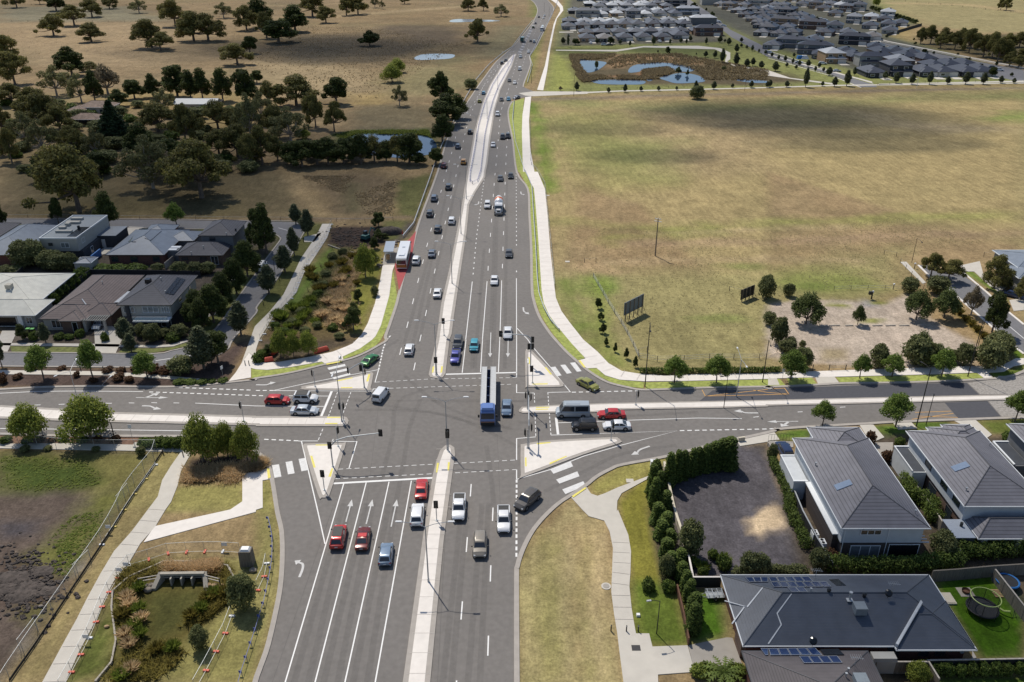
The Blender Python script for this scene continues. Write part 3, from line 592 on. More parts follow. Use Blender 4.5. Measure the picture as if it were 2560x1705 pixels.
def arrow(c, r, x0, y0, x1, y1, kind='straight', L_=None):
    a = Vector(g(c, r, x0, y0)); b = Vector(g(c, r, x1, y1)); d = b - a; n = d.length; d.normalize(); p = Vector((-d.y, d.x)); mb = MB(); w = .09
    def q(*uv): mb.poly([tuple(a + d * u + p * v) + (.05,) for u, v in uv])
    hl = min(1.6, n * .4)
    q((0, -w), (n - hl, -w), (n - hl, w), (0, w)); q((n - hl, -.42), (n, 0), (n - hl, .42))
    if kind != 'straight':
        sg = 1 if kind == 'left' else -1; u = n * .25
        q((u, 0), (u + .5, 0), (u + 1.5, sg * .9), (u + 1.1, sg * 1.1)); q((u + .6, sg * 1.35), (u + 1.9, sg * .6), (u + 2.1, sg * 1.6))
    return mb
def bent(c, r, pts, head, w=.16):
    P = gs('%d%d %s' % (c, r, pts)); mb = MB(); mb.ribbon(catmull(P, 5), w * 2, .05, .05)
    b = Vector(P[-1]); t = Vector(gs('%d%d %s' % (c, r, head))[0]); d = (t - b); p = Vector((-d.y, d.x)).normalized() * .55
    mb.poly([tuple(b + p) + (.052,), tuple(b - p) + (.052,), tuple(t) + (.052,)]); return mb
am = MB()
def merge(dst, src):
    b = len(dst.v); dst.v += src.v
    for f, m_ in zip(src.f, src.m): dst.f.append(tuple(i + b for i in f)); dst.m.append(m_)
for m_ in (arrow(1, 3, 820, 110, 875, -95), arrow(1, 3, 1005, 130, 1062, -95), arrow(1, 3, 1232, 155, 1285, -95), arrow(1, 1, 2141, 1465, 2134, 1690), arrow(1, 1, 2300, 1480, 2296, 1690), bent(1, 3, '395,615 425,540 425,495 390,480', '352,465'), arrow(0, 2, 1240, 527, 1535, 527, 'left'), bent(0, 2, '1295,602 1370,605 1410,625', '1470,632'),
        bent(1, 2, '0,410 95,410 130,395', '182,388'), bent(2, 2, '1255,970 1170,1000 1140,1030', '1085,1050'), bent(2, 2, '2245,667 2130,665 2090,650', '2020,650'), bent(2, 1, '103,1235 108,1270 130,1285', '158,1300'), bent(2, 1, '80,180 84,200 100,207', '118,207'), bent(1, 1, '2030,270 2028,290 2010,298', '1985,300'), arrow(3, 2, 275, 743, -10, 747, 'left')): merge(am, m_)
mat('worn_line', lin(208, 206, 204), .7, var=.12, scale=3)
struct('lane_arrow', am, M['worn_line'])
lines([(s, .14) for s in ('22 1732,455 1762,513 2334,500 32 190,495 150,440 0,450', '22 1762,513 2334,452', '22 2200,458 2334,480 32 190,495', '32 1340,662 1670,650', '32 1310,725 1690,670', '32 1360,695 1730,708', '32 20,305 100,412', '32 45,350 100,412')], M['orange_line'], 'yellow_box')
sheet('tactile_strip', ['12 640,222 780,196 785,206 645,232', '12 735,375 880,348 882,356 740,385', '12 1005,385 1025,318 1042,318 1025,385', '12 775,437 880,437 880,446 775,446', '12 1603,305 1612,248 1628,248 1618,305', '12 1680,305 1690,245 1705,245 1697,305', '12 650,708 770,708 770,718 650,718', '12 630,764 745,764 745,774 630,774', '12 545,961 650,961 650,970 545,970', '12 495,1062 515,1065 545,1170 525,1172', '12 660,1255 690,1178 705,1178 685,1255',
    '12 100,1180 122,1176 135,1262 110,1270', '12 1640,1215 1650,1128 1668,1128 1655,1215', '12 1745,1198 1750,1122 1768,1122 1760,1198', '22 148,165 162,165 164,225 150,225', '22 298,257 312,255 365,320 350,323', '22 185,405 325,402 325,412 190,414', '22 605,195 622,190 672,255 655,258', '22 218,618 340,616 340,624 220,627', '22 215,636 330,634 330,642 215,645', '22 225,947 350,938 352,947 230,960', '22 118,1078 132,1078 134,1160 120,1160', '22 340,1128 490,1065 503,1070 345,1142', '22 545,1430 668,1350 678,1360 560,1442'], M['yellow'], .172, .1)
sheet('chevron_island', ['20 45,492 150,300 230,170 250,120 215,215 80,492'], M['old_asphalt'], .04)
lines([(s, .5) for s in ['20 %d,%d %d,%d' % (60 + i * 12 + 0, 470 - i * 24, 90 + i * 12, 478 - i * 24) for i in range(12)]], M['line'], 'chevron_marking', .05)
# tyre marks that arc across the junction
sk = MB()
for s_ in ('12 2334,800 2000,760 1600,660 1200,600 900,545 600,540', '22 60,980 12 2000,780 1700,680 1300,640 900,640', '12 1500,540 1400,800 1350,1100 1260,1568', '12 1650,420 1300,560 1240,900 1130,1300', '12 1360,330 1700,600 2334,820', '12 2100,960 2150,1300 2170,1568', '22 330,540 12 2334,560 2000,560 1600,560',
        '22 60,760 400,740 1000,700 1700,660', '22 1500,960 1000,1040 700,1180 300,1380', '12 900,220 1100,120 1300,0', '12 100,420 400,350 700,290') + tuple('13 %d,1600 %d,-60' % (a, b) for a, b in ((340, 800), (470, 860), (610, 1010), (740, 1070), (880, 1215), (1010, 1275), (1700, 1880), (1780, 1930), (1930, 2060), (2040, 2120))) + \
        tuple('12 %d,0 %d,260' % (a, a - 15) for a in (1985, 2010, 1870, 1850, 2120, 2150, 2280)) + ('11 1480,1568 1860,0', '11 1430,1568 1780,0', '11 1350,1568 1600,700', '11 2140,1568 2190,0', '11 2170,1568 2210,0', '11 2270,1568 2290,0', '11 2010,1568 2080,700'):
    sk.ribbon(catmull(gs(s_), 5), .75, .041, .041)
struct('tyre_mark', sk, M['scuff'])
# joints across the medians and paths, patches and seams in the road
mat('joint', lin(205, 197, 189), .9, var=.1); mat('patch', lin(112, 108, 105), .9, var=.12, scale=2); jm = MB()
for s_, w, st in (('13 1455,1700 1640,200 1690,0 12 1720,1000', 2.6, 3.), ('12 1650,300 11 1720,1400 1900,300', 2.4, 3.), ('12 780,745 0,745 02 2334,742 1000,708 0,660', 2.4, 3.), ('21 165,60 250,150 285,550 330,1050 380,1250 480,1420 22 590,0 720,160 900,290 1180,345 2334,330', 2.6, 3.), ('11 1200,900 1150,1150 1050,1440 12 880,90 500,190 200,245', 2.6, 3.), ('03 1430,0 1100,430 850,900 500,1568', 2.4, 2.5), ('23 990,300 1000,500 980,700 1020,1000', 2.2, 2.)):
    for x, y, a in resample(gs(s_), st):
        d = Vector((-math.sin(a), math.cos(a))) * w * .5; jm.ribbon([(x - d.x, y - d.y), (x + d.x, y + d.y)], .06, .178, .178)
struct('paving_joint', jm, M['joint'])
lines([('13 150,1568 700,-20', .07), ('13 1740,-20 1655,1568', .07), ('12 1000,1568 1130,500 1330,0', .06), ('12 900,560 2334,540', .06), ('12 2230,1568 2200,900 2170,0', .06), ('22 0,560 1700,600', .05), ('11 1700,1568 1960,200', .05)], M['patch'], 'road_seam', .0405)
# ============================================================ TREES AND PLANTS
mat('bark', (.16, .125, .10), .9, var=.3, scale=2); mat('pale_bark', (.34, .30, .26), .9, var=.25, scale=2)
leafmat('leaf_gum', (.060, .062, .030), .5, (.130, .128, .052)); leafmat('leaf_dark', (.022, .034, .015), .5, (.058, .076, .026)); leafmat('leaf_grey', (.062, .070, .042), .45, (.125, .130, .075))
leafmat('leaf_brown', (.065, .058, .05), .45, (.12, .105, .09)); leafmat('leaf_bright', (.065, .10, .026), .5, (.17, .20, .05)); leafmat('leaf_street', (.045, .085, .022), .5, (.11, .155, .042))
leafmat('leaf_hedge', (.032, .058, .018), .5, (.085, .12, .035)); leafmat('leaf_elm', (.035, .055, .022), .5, (.09, .115, .05)); leafmat('leaf_she', (.035, .050, .036), .45, (.085, .10, .07))
leafmat('leaf_olive', (.05, .065, .035), .45, (.12, .135, .075)); leafmat('leaf_red', (.045, .026, .022), .4, (.085, .05, .035)); leafmat('leaf_pine', (.012, .024, .014), .45, (.03, .048, .026))
leafmat('leaf_straw', (.24, .19, .15), .35, (.40, .33, .27), trans=.55); leafmat('leaf_gold', (.065, .06, .02), .45, (.16, .14, .045)); leafmat('leaf_lime', (.06, .09, .02), .4, (.15, .19, .05))
def leaves(clumps, n, size, seed, fill=.55, up=.3, flat=1.):
    """n small leaf sprays over ellipsoid clumps (x,y,z,rx,ry,rz); returns vertex and face arrays"""
    r = np.random.default_rng(seed); cl = np.array(clumps, float); w = (cl[:, 3] * cl[:, 4] + cl[:, 3] * cl[:, 5]) ** .9; w /= w.sum()
    k = r.choice(len(cl), n, p=w); d = r.normal(size=(n, 3)); d[:, 2] = d[:, 2] + .25; d /= np.linalg.norm(d, axis=1)[:, None]
    rad = fill + (1.08 - fill) * r.random(n) ** .6; lump = 1 + .14 * np.sin(d[:, 0] * 5 + k) * np.cos(d[:, 1] * 6 + k * 2) + .1 * np.sin(d[:, 2] * 9 + k)
    c = cl[k, :3] + d * cl[k, 3:] * (rad * lump)[:, None]
    nrm = d * .7 + r.normal(size=(n, 3)) * .55; nrm[:, 2] += up; nrm /= np.linalg.norm(nrm, axis=1)[:, None]
    a = np.cross(nrm, r.normal(size=(n, 3))); a /= np.linalg.norm(a, axis=1)[:, None] + 1e-9; b = np.cross(nrm, a)
    s = size * (.6 + .8 * r.random(n))[:, None]; a *= s; b *= s * .6
    # a folded spray: two triangles that meet along a spine, so it has form from every side
    t = nrm * s * .25
    V = np.stack([c - a, c + b * .9 - t, c + a, c - b * .9 - t], 1).reshape(-1, 3); i = np.arange(n) * 4
    Fc = np.concatenate([np.stack([i, i + 1, i + 2], 1), np.stack([i, i + 2, i + 3], 1)]); return V, Fc
def leafmesh(name, clumps, n, size, seed, mt, **k):
    V, Fc = leaves(clumps, n, size, seed, **k); me = bpy.data.meshes.new(name); me.from_pydata(V.tolist(), [], Fc.tolist()); me.materials.append(M[mt]); me.update(); return me
PROTO = {}
def proto(key, name, cl, n, size, leaf, trunk=None, bark='bark', seed=1, crown='crown', **k):
    root = empty(name, (0, 0, 0)); link(crown, leafmesh(crown, cl, n, size, seed, leaf, **k), root)
    if trunk: trunk.build('trunk', M[bark], root)
    hh = max(c[2] + c[5] for c in cl); ww = max(abs(c[0]) + c[3] for c in cl) * 2
    PROTO[key] = (root, hh, ww); return root
def limbs(cl, h0, r0, seed, lean=0., frac=1.):
    mb = MB(); rr = random.Random(seed); f = Vector((lean, 0, h0)); mb.path([(0, 0, -.2), (lean * .4, rr.uniform(-.1, .1), h0 * .5), f], [r0 * 1.25, r0, r0 * .85], 7)
    for c in cl[:int(len(cl) * frac)]:
        e = Vector(c[:3]) + Vector((0, 0, -c[5] * .1)); m = f.lerp(e, .5) + Vector((rr.uniform(-.4, .4), rr.uniform(-.4, .4), -(e - f).length * .08))
        mb.path([f, m, e], [r0 * .55, r0 * .35, r0 * .14], 5)
    return mb
def spread(seed, w, h, n, zr=(.55, .9), cr=.26, flat=.6, wild=0):
    """clumps of a spreading crown, width w, height h"""
    rr = random.Random(seed); out = []
    for i in range(n):
        a = i * 2.4 + rr.uniform(-.4, .4); q = (i / n) ** .5; rad = q * w / 2 * (1 - cr) ; z = h * (zr[1] - (zr[1] - zr[0]) * q ** 1.5) + rr.uniform(-.04, .04) * h
        s = w * cr * rr.uniform(.75, 1.15) * (1.1 - .35 * q)
        if wild: z += rr.uniform(-wild, wild) * h; rad *= rr.uniform(.65, 1.25); s *= rr.uniform(.65, 1.3)
        out.append((rad * math.cos(a) + (wild * w * .3 if wild else 0), rad * math.sin(a), z, s, s * rr.uniform(.8, 1.2), s * flat))
    return out
for v, sd in (('a', 1), ('b', 2), ('c', 3), ('d', 21), ('e', 22), ('f', 23)):
    c = spread(sd, 14.5, 11, 15 + sd % 5, (.32, .86), .155, .70, .11); proto('gum' + v, 'gum_tree', c, 8500, .31, 'leaf_gum', limbs(c, 3.2, .42, sd), seed=sd, up=.5, fill=.35)
c = spread(8, 15, 11, 17, (.34, .86), .13, .75, .09); proto('sparse', 'gum_tree', c, 4600, .28, 'leaf_grey', limbs(c, 2.6, .36, 8), 'pale_bark', 8, up=.4)
c = spread(9, 13, 9, 15, (.40, .82), .14, .8, .06); proto('brown', 'gum_tree', c, 4200, .26, 'leaf_brown', limbs(c, 1.8, .36, 9), 'pale_bark', 9, up=.4)
for v, sd in (('a', 4), ('b', 5), ('c', 24)):
    c = spread(sd, 7.6, 10, 15, (.30, .82), .19, 1.05, .07); proto('dark' + v, 'evergreen_tree', c, 8000, .25, 'leaf_dark', limbs(c, 2.2, .28, sd), seed=sd, up=.35)
c = spread(6, 7, 6.5, 11, (.34, .74), .27, .9); proto('bright', 'leafy_tree', c, 7500, .19, 'leaf_bright', limbs(c, 1.2, .2, 6), seed=6)
for v, sd in (('a', 7), ('b', 10)):
    c = spread(sd, 4.6, 5.2, 10, (.48, .82), .23, .95); proto('street' + v, 'street_tree', c, 5600, .135, 'leaf_street', limbs(c, 1.7, .11, sd, .12), seed=sd, fill=.3)
c = spread(11, 5.4, 5, 14, (.36, .80), .19, 1.0); proto('elm', 'elm_tree', c, 6500, .15, 'leaf_elm', limbs(c, .9, .13, 11), seed=11, fill=.3)
rr = random.Random(3); c = [(rr.uniform(-.35, .35) * (1 - i / 9), rr.uniform(-.35, .35) * (1 - i / 9), 1.9 + i * .62, 1.25 * (1 - (abs(i - 2.6) / 7) ** 1.3), 1.25 * (1 - (abs(i - 2.6) / 7) ** 1.3), .75) for i in range(8)]
proto('she', 'she_oak', c, 5000, .17, 'leaf_she', limbs(c, 1.6, .13, 12, 0, .6), seed=12)
c = [(rr.uniform(-.1, .1), rr.uniform(-.1, .1), .5 + i * .55, .72 - .05 * i, .72 - .05 * i, .5) for i in range(7)]
proto('column', 'columnar_shrub', c, 4000, .12, 'leaf_hedge', MB().tube((0, 0, -.1), (0, 0, 3.4), .07, .03, 6), seed=13, crown='foliage')
c = [(0, 0, 1.25, 1.2, 1.2, 1.15), (.35, .2, 1.7, .8, .8, .7), (-.4, -.2, 1.5, .8, .8, .8)]
proto('bush', 'round_bush', c, 3600, .125, 'leaf_olive', MB().tube((0, 0, -.1), (0, 0, 1.2), .08, .05, 6), seed=14, crown='foliage')
proto('lowbush', 'low_bush', [(0, 0, .45, .8, .8, .45), (.3, .2, .6, .5, .5, .4)], 900, .14, 'leaf_hedge', MB().tube((0, 0, -.1), (0, 0, .5), .05, .03, 5), seed=15, crown='foliage')
proto('redbush', 'red_shrub', [(0, 0, .6, .7, .7, .6), (.3, .2, .9, .5, .5, .5)], 800, .14, 'leaf_red', MB().tube((0, 0, -.1), (0, 0, .6), .05, .03, 5), seed=16, crown='foliage')
c = [(0, 0, 1 + i * 1.1, 3.4 - i * .36, 3.4 - i * .36, .75) for i in range(9)]
proto('pine', 'pine_tree', c, 6000, .38, 'leaf_pine', MB().tube((0, 0, -.2), (0, 0, 9.6), .35, .06, 7), seed=17, up=.1)
def tussock(name, n, h, leaf, seed, r=.35):
    rr = random.Random(seed); mb = MB()
    for i in range(n):
        a = rr.uniform(0, 6.28); q = rr.uniform(.1, 1) * r; t = rr.uniform(.25, 1.0); w = .035; b = Vector((q * .4 * math.cos(a), q * .4 * math.sin(a), 0)); e = b + Vector((math.cos(a) * h * t * .8, math.sin(a) * h * t * .8, h * (1.1 - t * .4)))
        m = b.lerp(e, .5) + Vector((0, 0, h * .15)); p = Vector((-math.sin(a), math.cos(a), 0)) * w; mb.poly([b - p, b + p, m + p, e, m - p])
    return mb
for k, lf in (('tuss_straw', 'leaf_straw'), ('tuss_gold', 'leaf_gold'), ('tuss_lime', 'leaf_lime')):
    root = empty('grass_tussock', (0, 0, 0)); tussock('blades', 130, .85, lf, 5).build('blades', M[lf], root); PROTO[k] = (root, .9, 1.4)
PLANTED = []
def plant(key, c, r, x, yb, yt, w=None, grp=None, desc=None, cat='tree', rz=None):
    """a tree whose foot is at survey point (x, yb), whose top shows at yt and whose crown is w wide"""
    root, hh, ww = PROTO[key]; px, py = N(c, r, x, yb); X, Y = G(px, py); sx, sh = pxm(X, Y)
    k = (yb - yt) / 3.6469 / sh / hh
    kw = (w / 3.6469 / sx / ww) if w else k; kw = min(max(kw, k * .55), k * 2.1)
    o = first_or_copy(root); o.location = (X, Y, 0); o.scale = (kw, kw, k); o.rotation_euler = (0, 0, random.uniform(0, 6.28) if rz is None else rz)
    tag(o, desc, cat, grp); PLANTED.append((grp, px, o)); return o
KEYD = {'gum': 'broad olive gum tree', 'spa': 'thin grey-green gum tree', 'bro': 'half-bare brown gum tree', 'dar': 'dense dark evergreen', 'bri': 'bright green leafy tree', 'str': 'round street tree', 'elm': 'bushy mid-green elm', 'she': 'slim grey-green she-oak', 'col': 'dark green columnar shrub',
        'bus': 'round grey-green bush', 'low': 'low green bush', 'red': 'dark red shrub', 'pin': 'dark spreading pine'}
def grove(grp, where, cr, spec, cat='tree'):
    """spec: 'key x yb yt w; ...' ; every tree gets a label from its kind and its order from the left among its like"""
    c, r = cr; L_ = []
    for s_ in spec.split(';'):
        w = s_.split()
        if not w: continue
        k = {'g': random.choice(['guma', 'gumb', 'gumc', 'gumd', 'gume', 'gumf']), 'd': random.choice(['darka', 'darkb', 'darkc']), 's': 'sparse', 'n': 'brown', 'b': 'bright', 't': random.choice(['streeta', 'streetb']), 'e': 'elm', 'h': 'she', 'c': 'column', 'u': 'bush', 'l': 'lowbush', 'r': 'redbush', 'p': 'pine'}[w[0]]
        v = [float(t) for t in w[1:]]; L_.append((k[:3], v[0], plant(k, c, r, *v[:3], v[3] if len(v) > 3 else None, grp, None, 'bush' if k[:3] in ('bus', 'low', 'red') else 'tree' if k != 'column' else 'shrub')))
    for k in set(t[0] for t in L_):
        T = sorted([t for t in L_ if t[0] == k], key=lambda t: t[1])
        for i, t in enumerate(T):
            t[2]['label'] = (KEYD[k] + ' ' + where) if len(T) == 1 else '%s %s, %s from left' % (KEYD[k], where, ordinal(i)) if len(T) > 2 else '%s of the two %ss %s' % (('left', 'right')[i], KEYD[k], where)
grove('trees of the left paddock', 'in the dry far left paddock', (0, 0), 'g 155 70 -80 220; g 365 40 -60 110; d 515 100 -60 190; g 840 155 -20 220; g 490 325 125 280; g 680 235 45 280; g 835 380 205 265; g 1000 80 -30 200; s 1270 120 -15 190; g 1385 435 170 370; g 1465 460 295 290; g 1600 240 -10 310; g 1770 375 105 340; g 1900 375 125 340; s 2040 165 20 210; g 2250 275 50 290; g 2165 590 390 350; d 2280 490 330 160; g 80 560 320 280; g 140 770 470 360; d 660 690 430 300; g 820 650 560 200')
grove('trees round the farmhouses', 'around the old farm sheds', (0, 0), 's 520 870 595 360; s 745 935 670 290; d 870 930 645 180; n 985 855 590 300; d 1230 900 725 190; d 1400 890 675 190; d 1620 880 600 250; d 1740 900 640 200; d 1850 905 625 190; d 2035 925 625 210; d 2255 950 635 230; g 400 1190 860 460; g 120 960 760 330; g 300 1060 800 330; d 1090 970 815 220; p 1060 1310 920 340; g 1450 1200 940 420; s 1500 1010 800 260; g 1990 1190 920 340; s 2290 1260 850 320; g 2170 1430 1130 400; g 1700 1320 960 330; g 110 1480 1170 240; g 30 1420 1250 200; g 680 1410 1150 350; s 890 1430 1170 280; s 400 1400 1090 350; d 640 1640 1395 380; n 1400 1620 1330 430; g 1830 1650 1360 480; d 1300 1420 1130 280; g 2000 1420 1180 330; s 250 1320 1020 330; d 420 1650 1420 240; g 560 1230 970 330; g 30 1230 960 260; d 1560 1500 1270 300; d 900 1600 1390 260; g 2300 1520 1220 300')
grove('undergrowth shrubs round the farmhouses', 'in the scrub around the farm', (0, 0), ';'.join('%s %d %d %d %d' % ('uul'[i % 3], x, y, y - h, h * 1.9) for i, (x, y, h) in enumerate((random.Random(4).sample([(60 + 120 * a + (b * 53) % 90, 960 + 95 * b + (a * 37) % 70, 60 + (a * b * 17) % 50) for a in range(19) for b in range(7)], 70)))), 'bush')
grove('trees of the upper paddock', 'in the upper paddock left of the road', (1, 0), 'g 100 350 110 230; d 210 390 185 310; d 360 290 50 320; d 30 250 -10 270; g 515 150 -80 280; g 640 210 55 220; g 825 140 -30 190; g 930 130 -30 240; s 1085 70 -40 100; s 1150 82 0 60; g 1355 35 -40 120; g 1935 100 -20 160; g 2075 98 -15 120; s 2235 150 38 180; g 2020 385 170 240; d 1040 420 280 210; b 1240 750 585 200; b 1290 660 530 160; g 370 960 685 440; d 735 950 705 230; g 545 1160 865 230; g 715 1200 925 240; s 1310 965 775 180; d 1690 930 655 240; s 320 1300 975 440; g 120 970 740 200; s 60 1130 845 300; b 430 1270 1170 160; g 180 1250 960 300; d 10 760 640 120')
grove('trees around the pond', 'around the pond left of the road', (1, 0), 'd 1730 1140 855 330; d 1830 1080 860 240; d 1700 1300 1050 240; u 1960 812 725 110; d 420 1520 1285 260; d 560 1500 1280 240; d 660 1500 1255 270; d 800 1490 1265 260; d 960 1490 1225 250; g 1080 1480 1240 240; d 1190 1480 1285 210; g 1290 1480 1240 240; d 1400 1490 1225 260; d 1480 1505 1390 140; d 1640 1500 1350 140; g 1440 1400 1225 200; g 60 1500 1150 320; g 200 1470 1240 240; d 320 1500 1300 200; d 500 1450 1290 220; d 880 1440 1250 220')
grove('big gums behind the left houses', 'in the paddock behind the left houses', (0, 1), 'g 725 365 -230 820; s 1400 150 -330 560; g 1840 235 -280 720; d 1000 515 190 260')
grove('street trees behind the left houses', 'beside the street behind the left houses', (0, 1), 'd 535 470 235 110; t 1615 512 285 210; d 20 497 235 130')
grove('trees along the curving local street', 'along the curving local street', (1, 1), 'd 100 745 305 240; d 30 700 340 180; h 365 480 295 120; h 475 582 345 140; h 350 762 510 120; h 265 912 675 170; h 120 1112 850 180')
grove('trees in the creek reserve', 'in the creek reserve beside the bus stop', (1, 1), 'd 935 1178 1072 85; d 890 1300 1190 110; d 890 1442 1235 160; b 1000 960 665 190; b 1060 860 700 130; d 1120 620 520 110; d 1080 700 590 100; d 1120 500 370 120; u 1085 1130 1045 70; d 1180 600 560 60')
grove('street trees beside the dark-roofed houses', 'on the nature strip beside the left houses', (0, 1), 'd 2050 1240 925 230; d 2160 1112 795 240; d 2260 962 635 270; d 1950 1372 1035 290; h 2200 1492 1185 200; d 1800 1330 1080 230; d 1850 1450 1160 210; d 1760 1400 1200 180')
grove('front garden plants of the left houses', 'in the front gardens of the left houses', (0, 1), 'h 1160 1560 1335 180; u 1300 1500 1390 110; u 1400 1540 1400 150; u 1500 1500 1430 120; d 210 1530 1390 130; h 420 1560 1380 110; l 540 1520 1475 90; l 640 1520 1480 80; l 730 1500 1440 80; l 960 1540 1470 70; l 310 1530 1460 80; u 1640 1500 1400 150; l 1580 1540 1470 120; u 230 870 650 210; u 330 850 640 200; u 470 880 730 200; u 540 890 750 180; u 660 890 750 130; u 60 920 860 160; u 150 920 860 140; l 950 905 855 170; l 1100 905 850 170; l 1250 905 850 170; u 1440 900 840 110; u 1640 930 830 140; u 1780 930 830 140; u 1900 920 830 130; r 500 1080 1040 60')
grove('dark shrubs between the left houses', 'in the strip between the cream and brown roofs', (0, 1), 'l 490 1200 1100 110; l 530 1150 1060 110; l 580 1110 1020 110; l 630 1070 980 110; l 680 1030 940 110; l 730 990 900 110; l 780 950 870 110')
grove('trees beside the local street', 'in the strip between local street and main road', (0, 2), 't 400 362 55 280; t 850 347 15 270; t 1345 347 105 250; h 1860 262 -110 250; d 1990 212 -70 240; h 1930 210 30 120; h 1200 112 -60 120; h 20 245 -120 100; u 1660 300 165 220')
grove('red and brown shrubs of the strip', 'in the mulch strip above the left road', (0, 2), 'r 290 272 235 90; r 560 270 240 80; r 980 292 250 100; r 1100 290 250 90; r 1250 290 240 100; r 1400 300 235 120; r 1500 310 250 110; r 1080 365 310 110; r 1180 375 330 90; r 30 390 310 90; r 160 350 310 90; r 700 335 290 60; l 1640 395 360 110; l 1740 395 362 110; l 1850 392 360 100; l 1930 385 360 80; l 2030 380 352 90; r 860 380 345 80', 'bush')
grove('trees on the lower left verge', 'on the verge left below the median', (0, 2), 'b 290 908 595 350; b 825 908 525 480')
grove('leafy trees beside the left crossing', 'beside the left zebra crossing', (0, 2), 'b 1860 1105 695 350; b 2080 1060 755 230; b 2260 1115 765 260; b 1990 1080 800 220')
grove('low plants by the lower left path', 'beside the path above the building site', (0, 2), 'l 580 915 875 90; r 900 915 870 80; r 1060 915 870 90; r 360 925 890 100; l 250 930 895 100; r 480 920 890 90; l 760 925 890 100; l 60 930 880 100; l 1340 965 900 130; l 1440 965 895 130; l 1540 968 890 130; l 1640 970 885 130; u 440 1000 970 70; u 880 1010 975 70; u 1290 1050 980 80; u 230 1010 970 90', 'bush')
grove('shrubs at the foot of the creek reserve', 'behind the red barriers of the creek reserve', (1, 2), 'b 230 160 -100 190; b 345 155 -60 130; b 480 135 -80 180; l 60 150 90 110; l 20 200 120 100; d 130 130 40 110')
grove('young trees beside the field', 'at the edge of the right-hand field', (2, 1), 'd 785 1245 1150 65; d 808 1352 1278 70; d 828 1472 1378 75; d 858 1580 1508 50')
grove('saplings above the right crossing', 'in the grass above the right crossing', (2, 2), 'd 858 52 -5 42; d 942 112 25 48; d 1040 172 72 55; d 1125 248 148 55')
grove('street trees on the right verge', 'on the verge of the right-hand road', (2, 2), 't 1480 392 155 250; t 1863 392 145 250')
grove('trees around the gravel lot', 'around the gravel lot', (3, 1), 'u 185 1132 1025 100; e 345 1385 1105 360; e 815 1392 1215 140; u 1285 1105 975 140; e 1350 1345 1075 300; e 1600 1332 1070 310; u 1540 1105 965 180; g 1480 955 745 240; g 1640 985 795 280; g 2060 1062 765 310; g 2320 1160 960 220; n 1850 1302 1045 130; d 2040 1462 1110 200; u 90 1565 1345 150; u 10 1395 1285 110; e 1370 1700 1455 240; u 2100 1640 1475 210; u -20 1150 960 150; u 200 1610 1510 90; d 2000 970 900 90; u 2150 1040 950 160; u 310 1600 1540 60')
grove('trees beside the right-hand road', 'beside the right-hand road', (3, 2), 't 205 362 95 280; t 835 352 135 190; t 1128 337 135 250; t 1580 332 85 260; t 490 793 565 220; t 1160 793 495 300; t 2250 742 475 260')
grove('grey-green bushes by the gravel lot', 'between the gravel lot and the right road', (3, 2), 'u 310 260 85 160; u 1000 255 60 160; u 1340 215 -10 250; u 1500 220 45 160; u 1780 225 50 160; u 2000 255 30 250; u 2110 180 -20 200; u 1680 200 100 110; u 170 115 10 150; u 1420 240 130 130')
grove('shrubs between the right houses', 'in the driveways of the right-hand houses', (3, 2), 'r 930 945 830 100; r 1070 1102 1008 110; l 1200 960 890 90; u 30 1100 960 80; l 2180 920 850 100')
grove('columnar shrubs along the cream wall', 'along the cream garden wall', (2, 2), 'c 1960 1160 890 190; c 1890 1155 905 150; c 1825 1175 930 150; c 1750 1200 955 120; c 1690 1215 985 110; c 1630 1240 995 110; c 1560 1270 1015 110; c 1500 1290 1015 110; c 1430 1330 1030 120; c 1310 1320 1095 120; c 1270 1420 1140 120; c 1330 1450 1200 120; c 1290 1520 1260 120; c 1390 1560 1380 140', 'shrub')
grove('lower columnar shrubs along the cream wall', 'along the lower cream wall', (2, 3), 'c 1330 120 -60 150; c 1400 180 20 150; c 1360 260 100 150; c 1440 310 180 160; c 1410 420 260 150; c 1530 500 360 150; c 1440 560 380 140; c 1540 640 480 130; c 1580 730 560 130; c 1610 830 640 130; c 1650 1000 760 170; c 1640 1120 860 150; u 1400 620 430 110; u 1620 420 130 200; l 1430 740 650 120; l 1240 730 640 120; u 2160 600 410 170; u 2250 600 420 160; l 1640 520 450 80; l 1740 600 520 80; l 1830 440 360 70; l 1930 540 430 90')
# far right park, estate streets
grove('young trees along the park path', 'beside the path below the lagoons', (2, 0), 'n 440 828 785 40; h 590 828 745 50; h 880 845 795 40; h 1030 842 765 45; h 1175 832 785 42; h 1335 828 783 40; h 1500 820 785 30; u 1685 902 790 130; h 1675 820 735 45; h 1840 815 740 55; h 2010 800 760 40; h 2180 800 735 50; h 2325 800 740 40')
grove('trees around the lagoons', 'around the lagoons', (2, 0), 'd 1420 492 425 50; d 1515 672 610 70; d 1600 690 635 40; h 1765 520 465 45; h 1850 530 460 45; h 1915 575 440 55; h 2040 600 480 60; h 2045 480 400 50; h 2140 610 535 60; h 2195 600 525 50; h 2270 625 555 70; u 770 620 560 30; h 1330 480 455 20; h 1680 500 480 20; u 1930 640 605 40')
grove('small trees in the street by the lagoons', 'along the street above the lagoons', (2, 0), 'h 465 400 340 50; d 580 410 350 75; d 900 405 335 70; h 1075 420 370 30; h 1290 410 330 45; h 1440 405 355 25; h 1540 390 345 40; h 1590 400 350 25; h 1625 375 325 50; h 1770 405 340 30; h 1895 390 325 50; h 1975 410 345 50; h 510 430 310 20; h 775 400 350 40; h 985 405 360 40; h 2090 430 395 30; h 2140 445 410 25; h 2190 465 410 30; h 2250 480 445 25; h 2310 495 455 30; h 1940 385 355 25; h 2090 385 340 35; d 1660 65 20 70; d 1820 165 105 60; h 1770 100 70 40; h 1580 50 10 30')
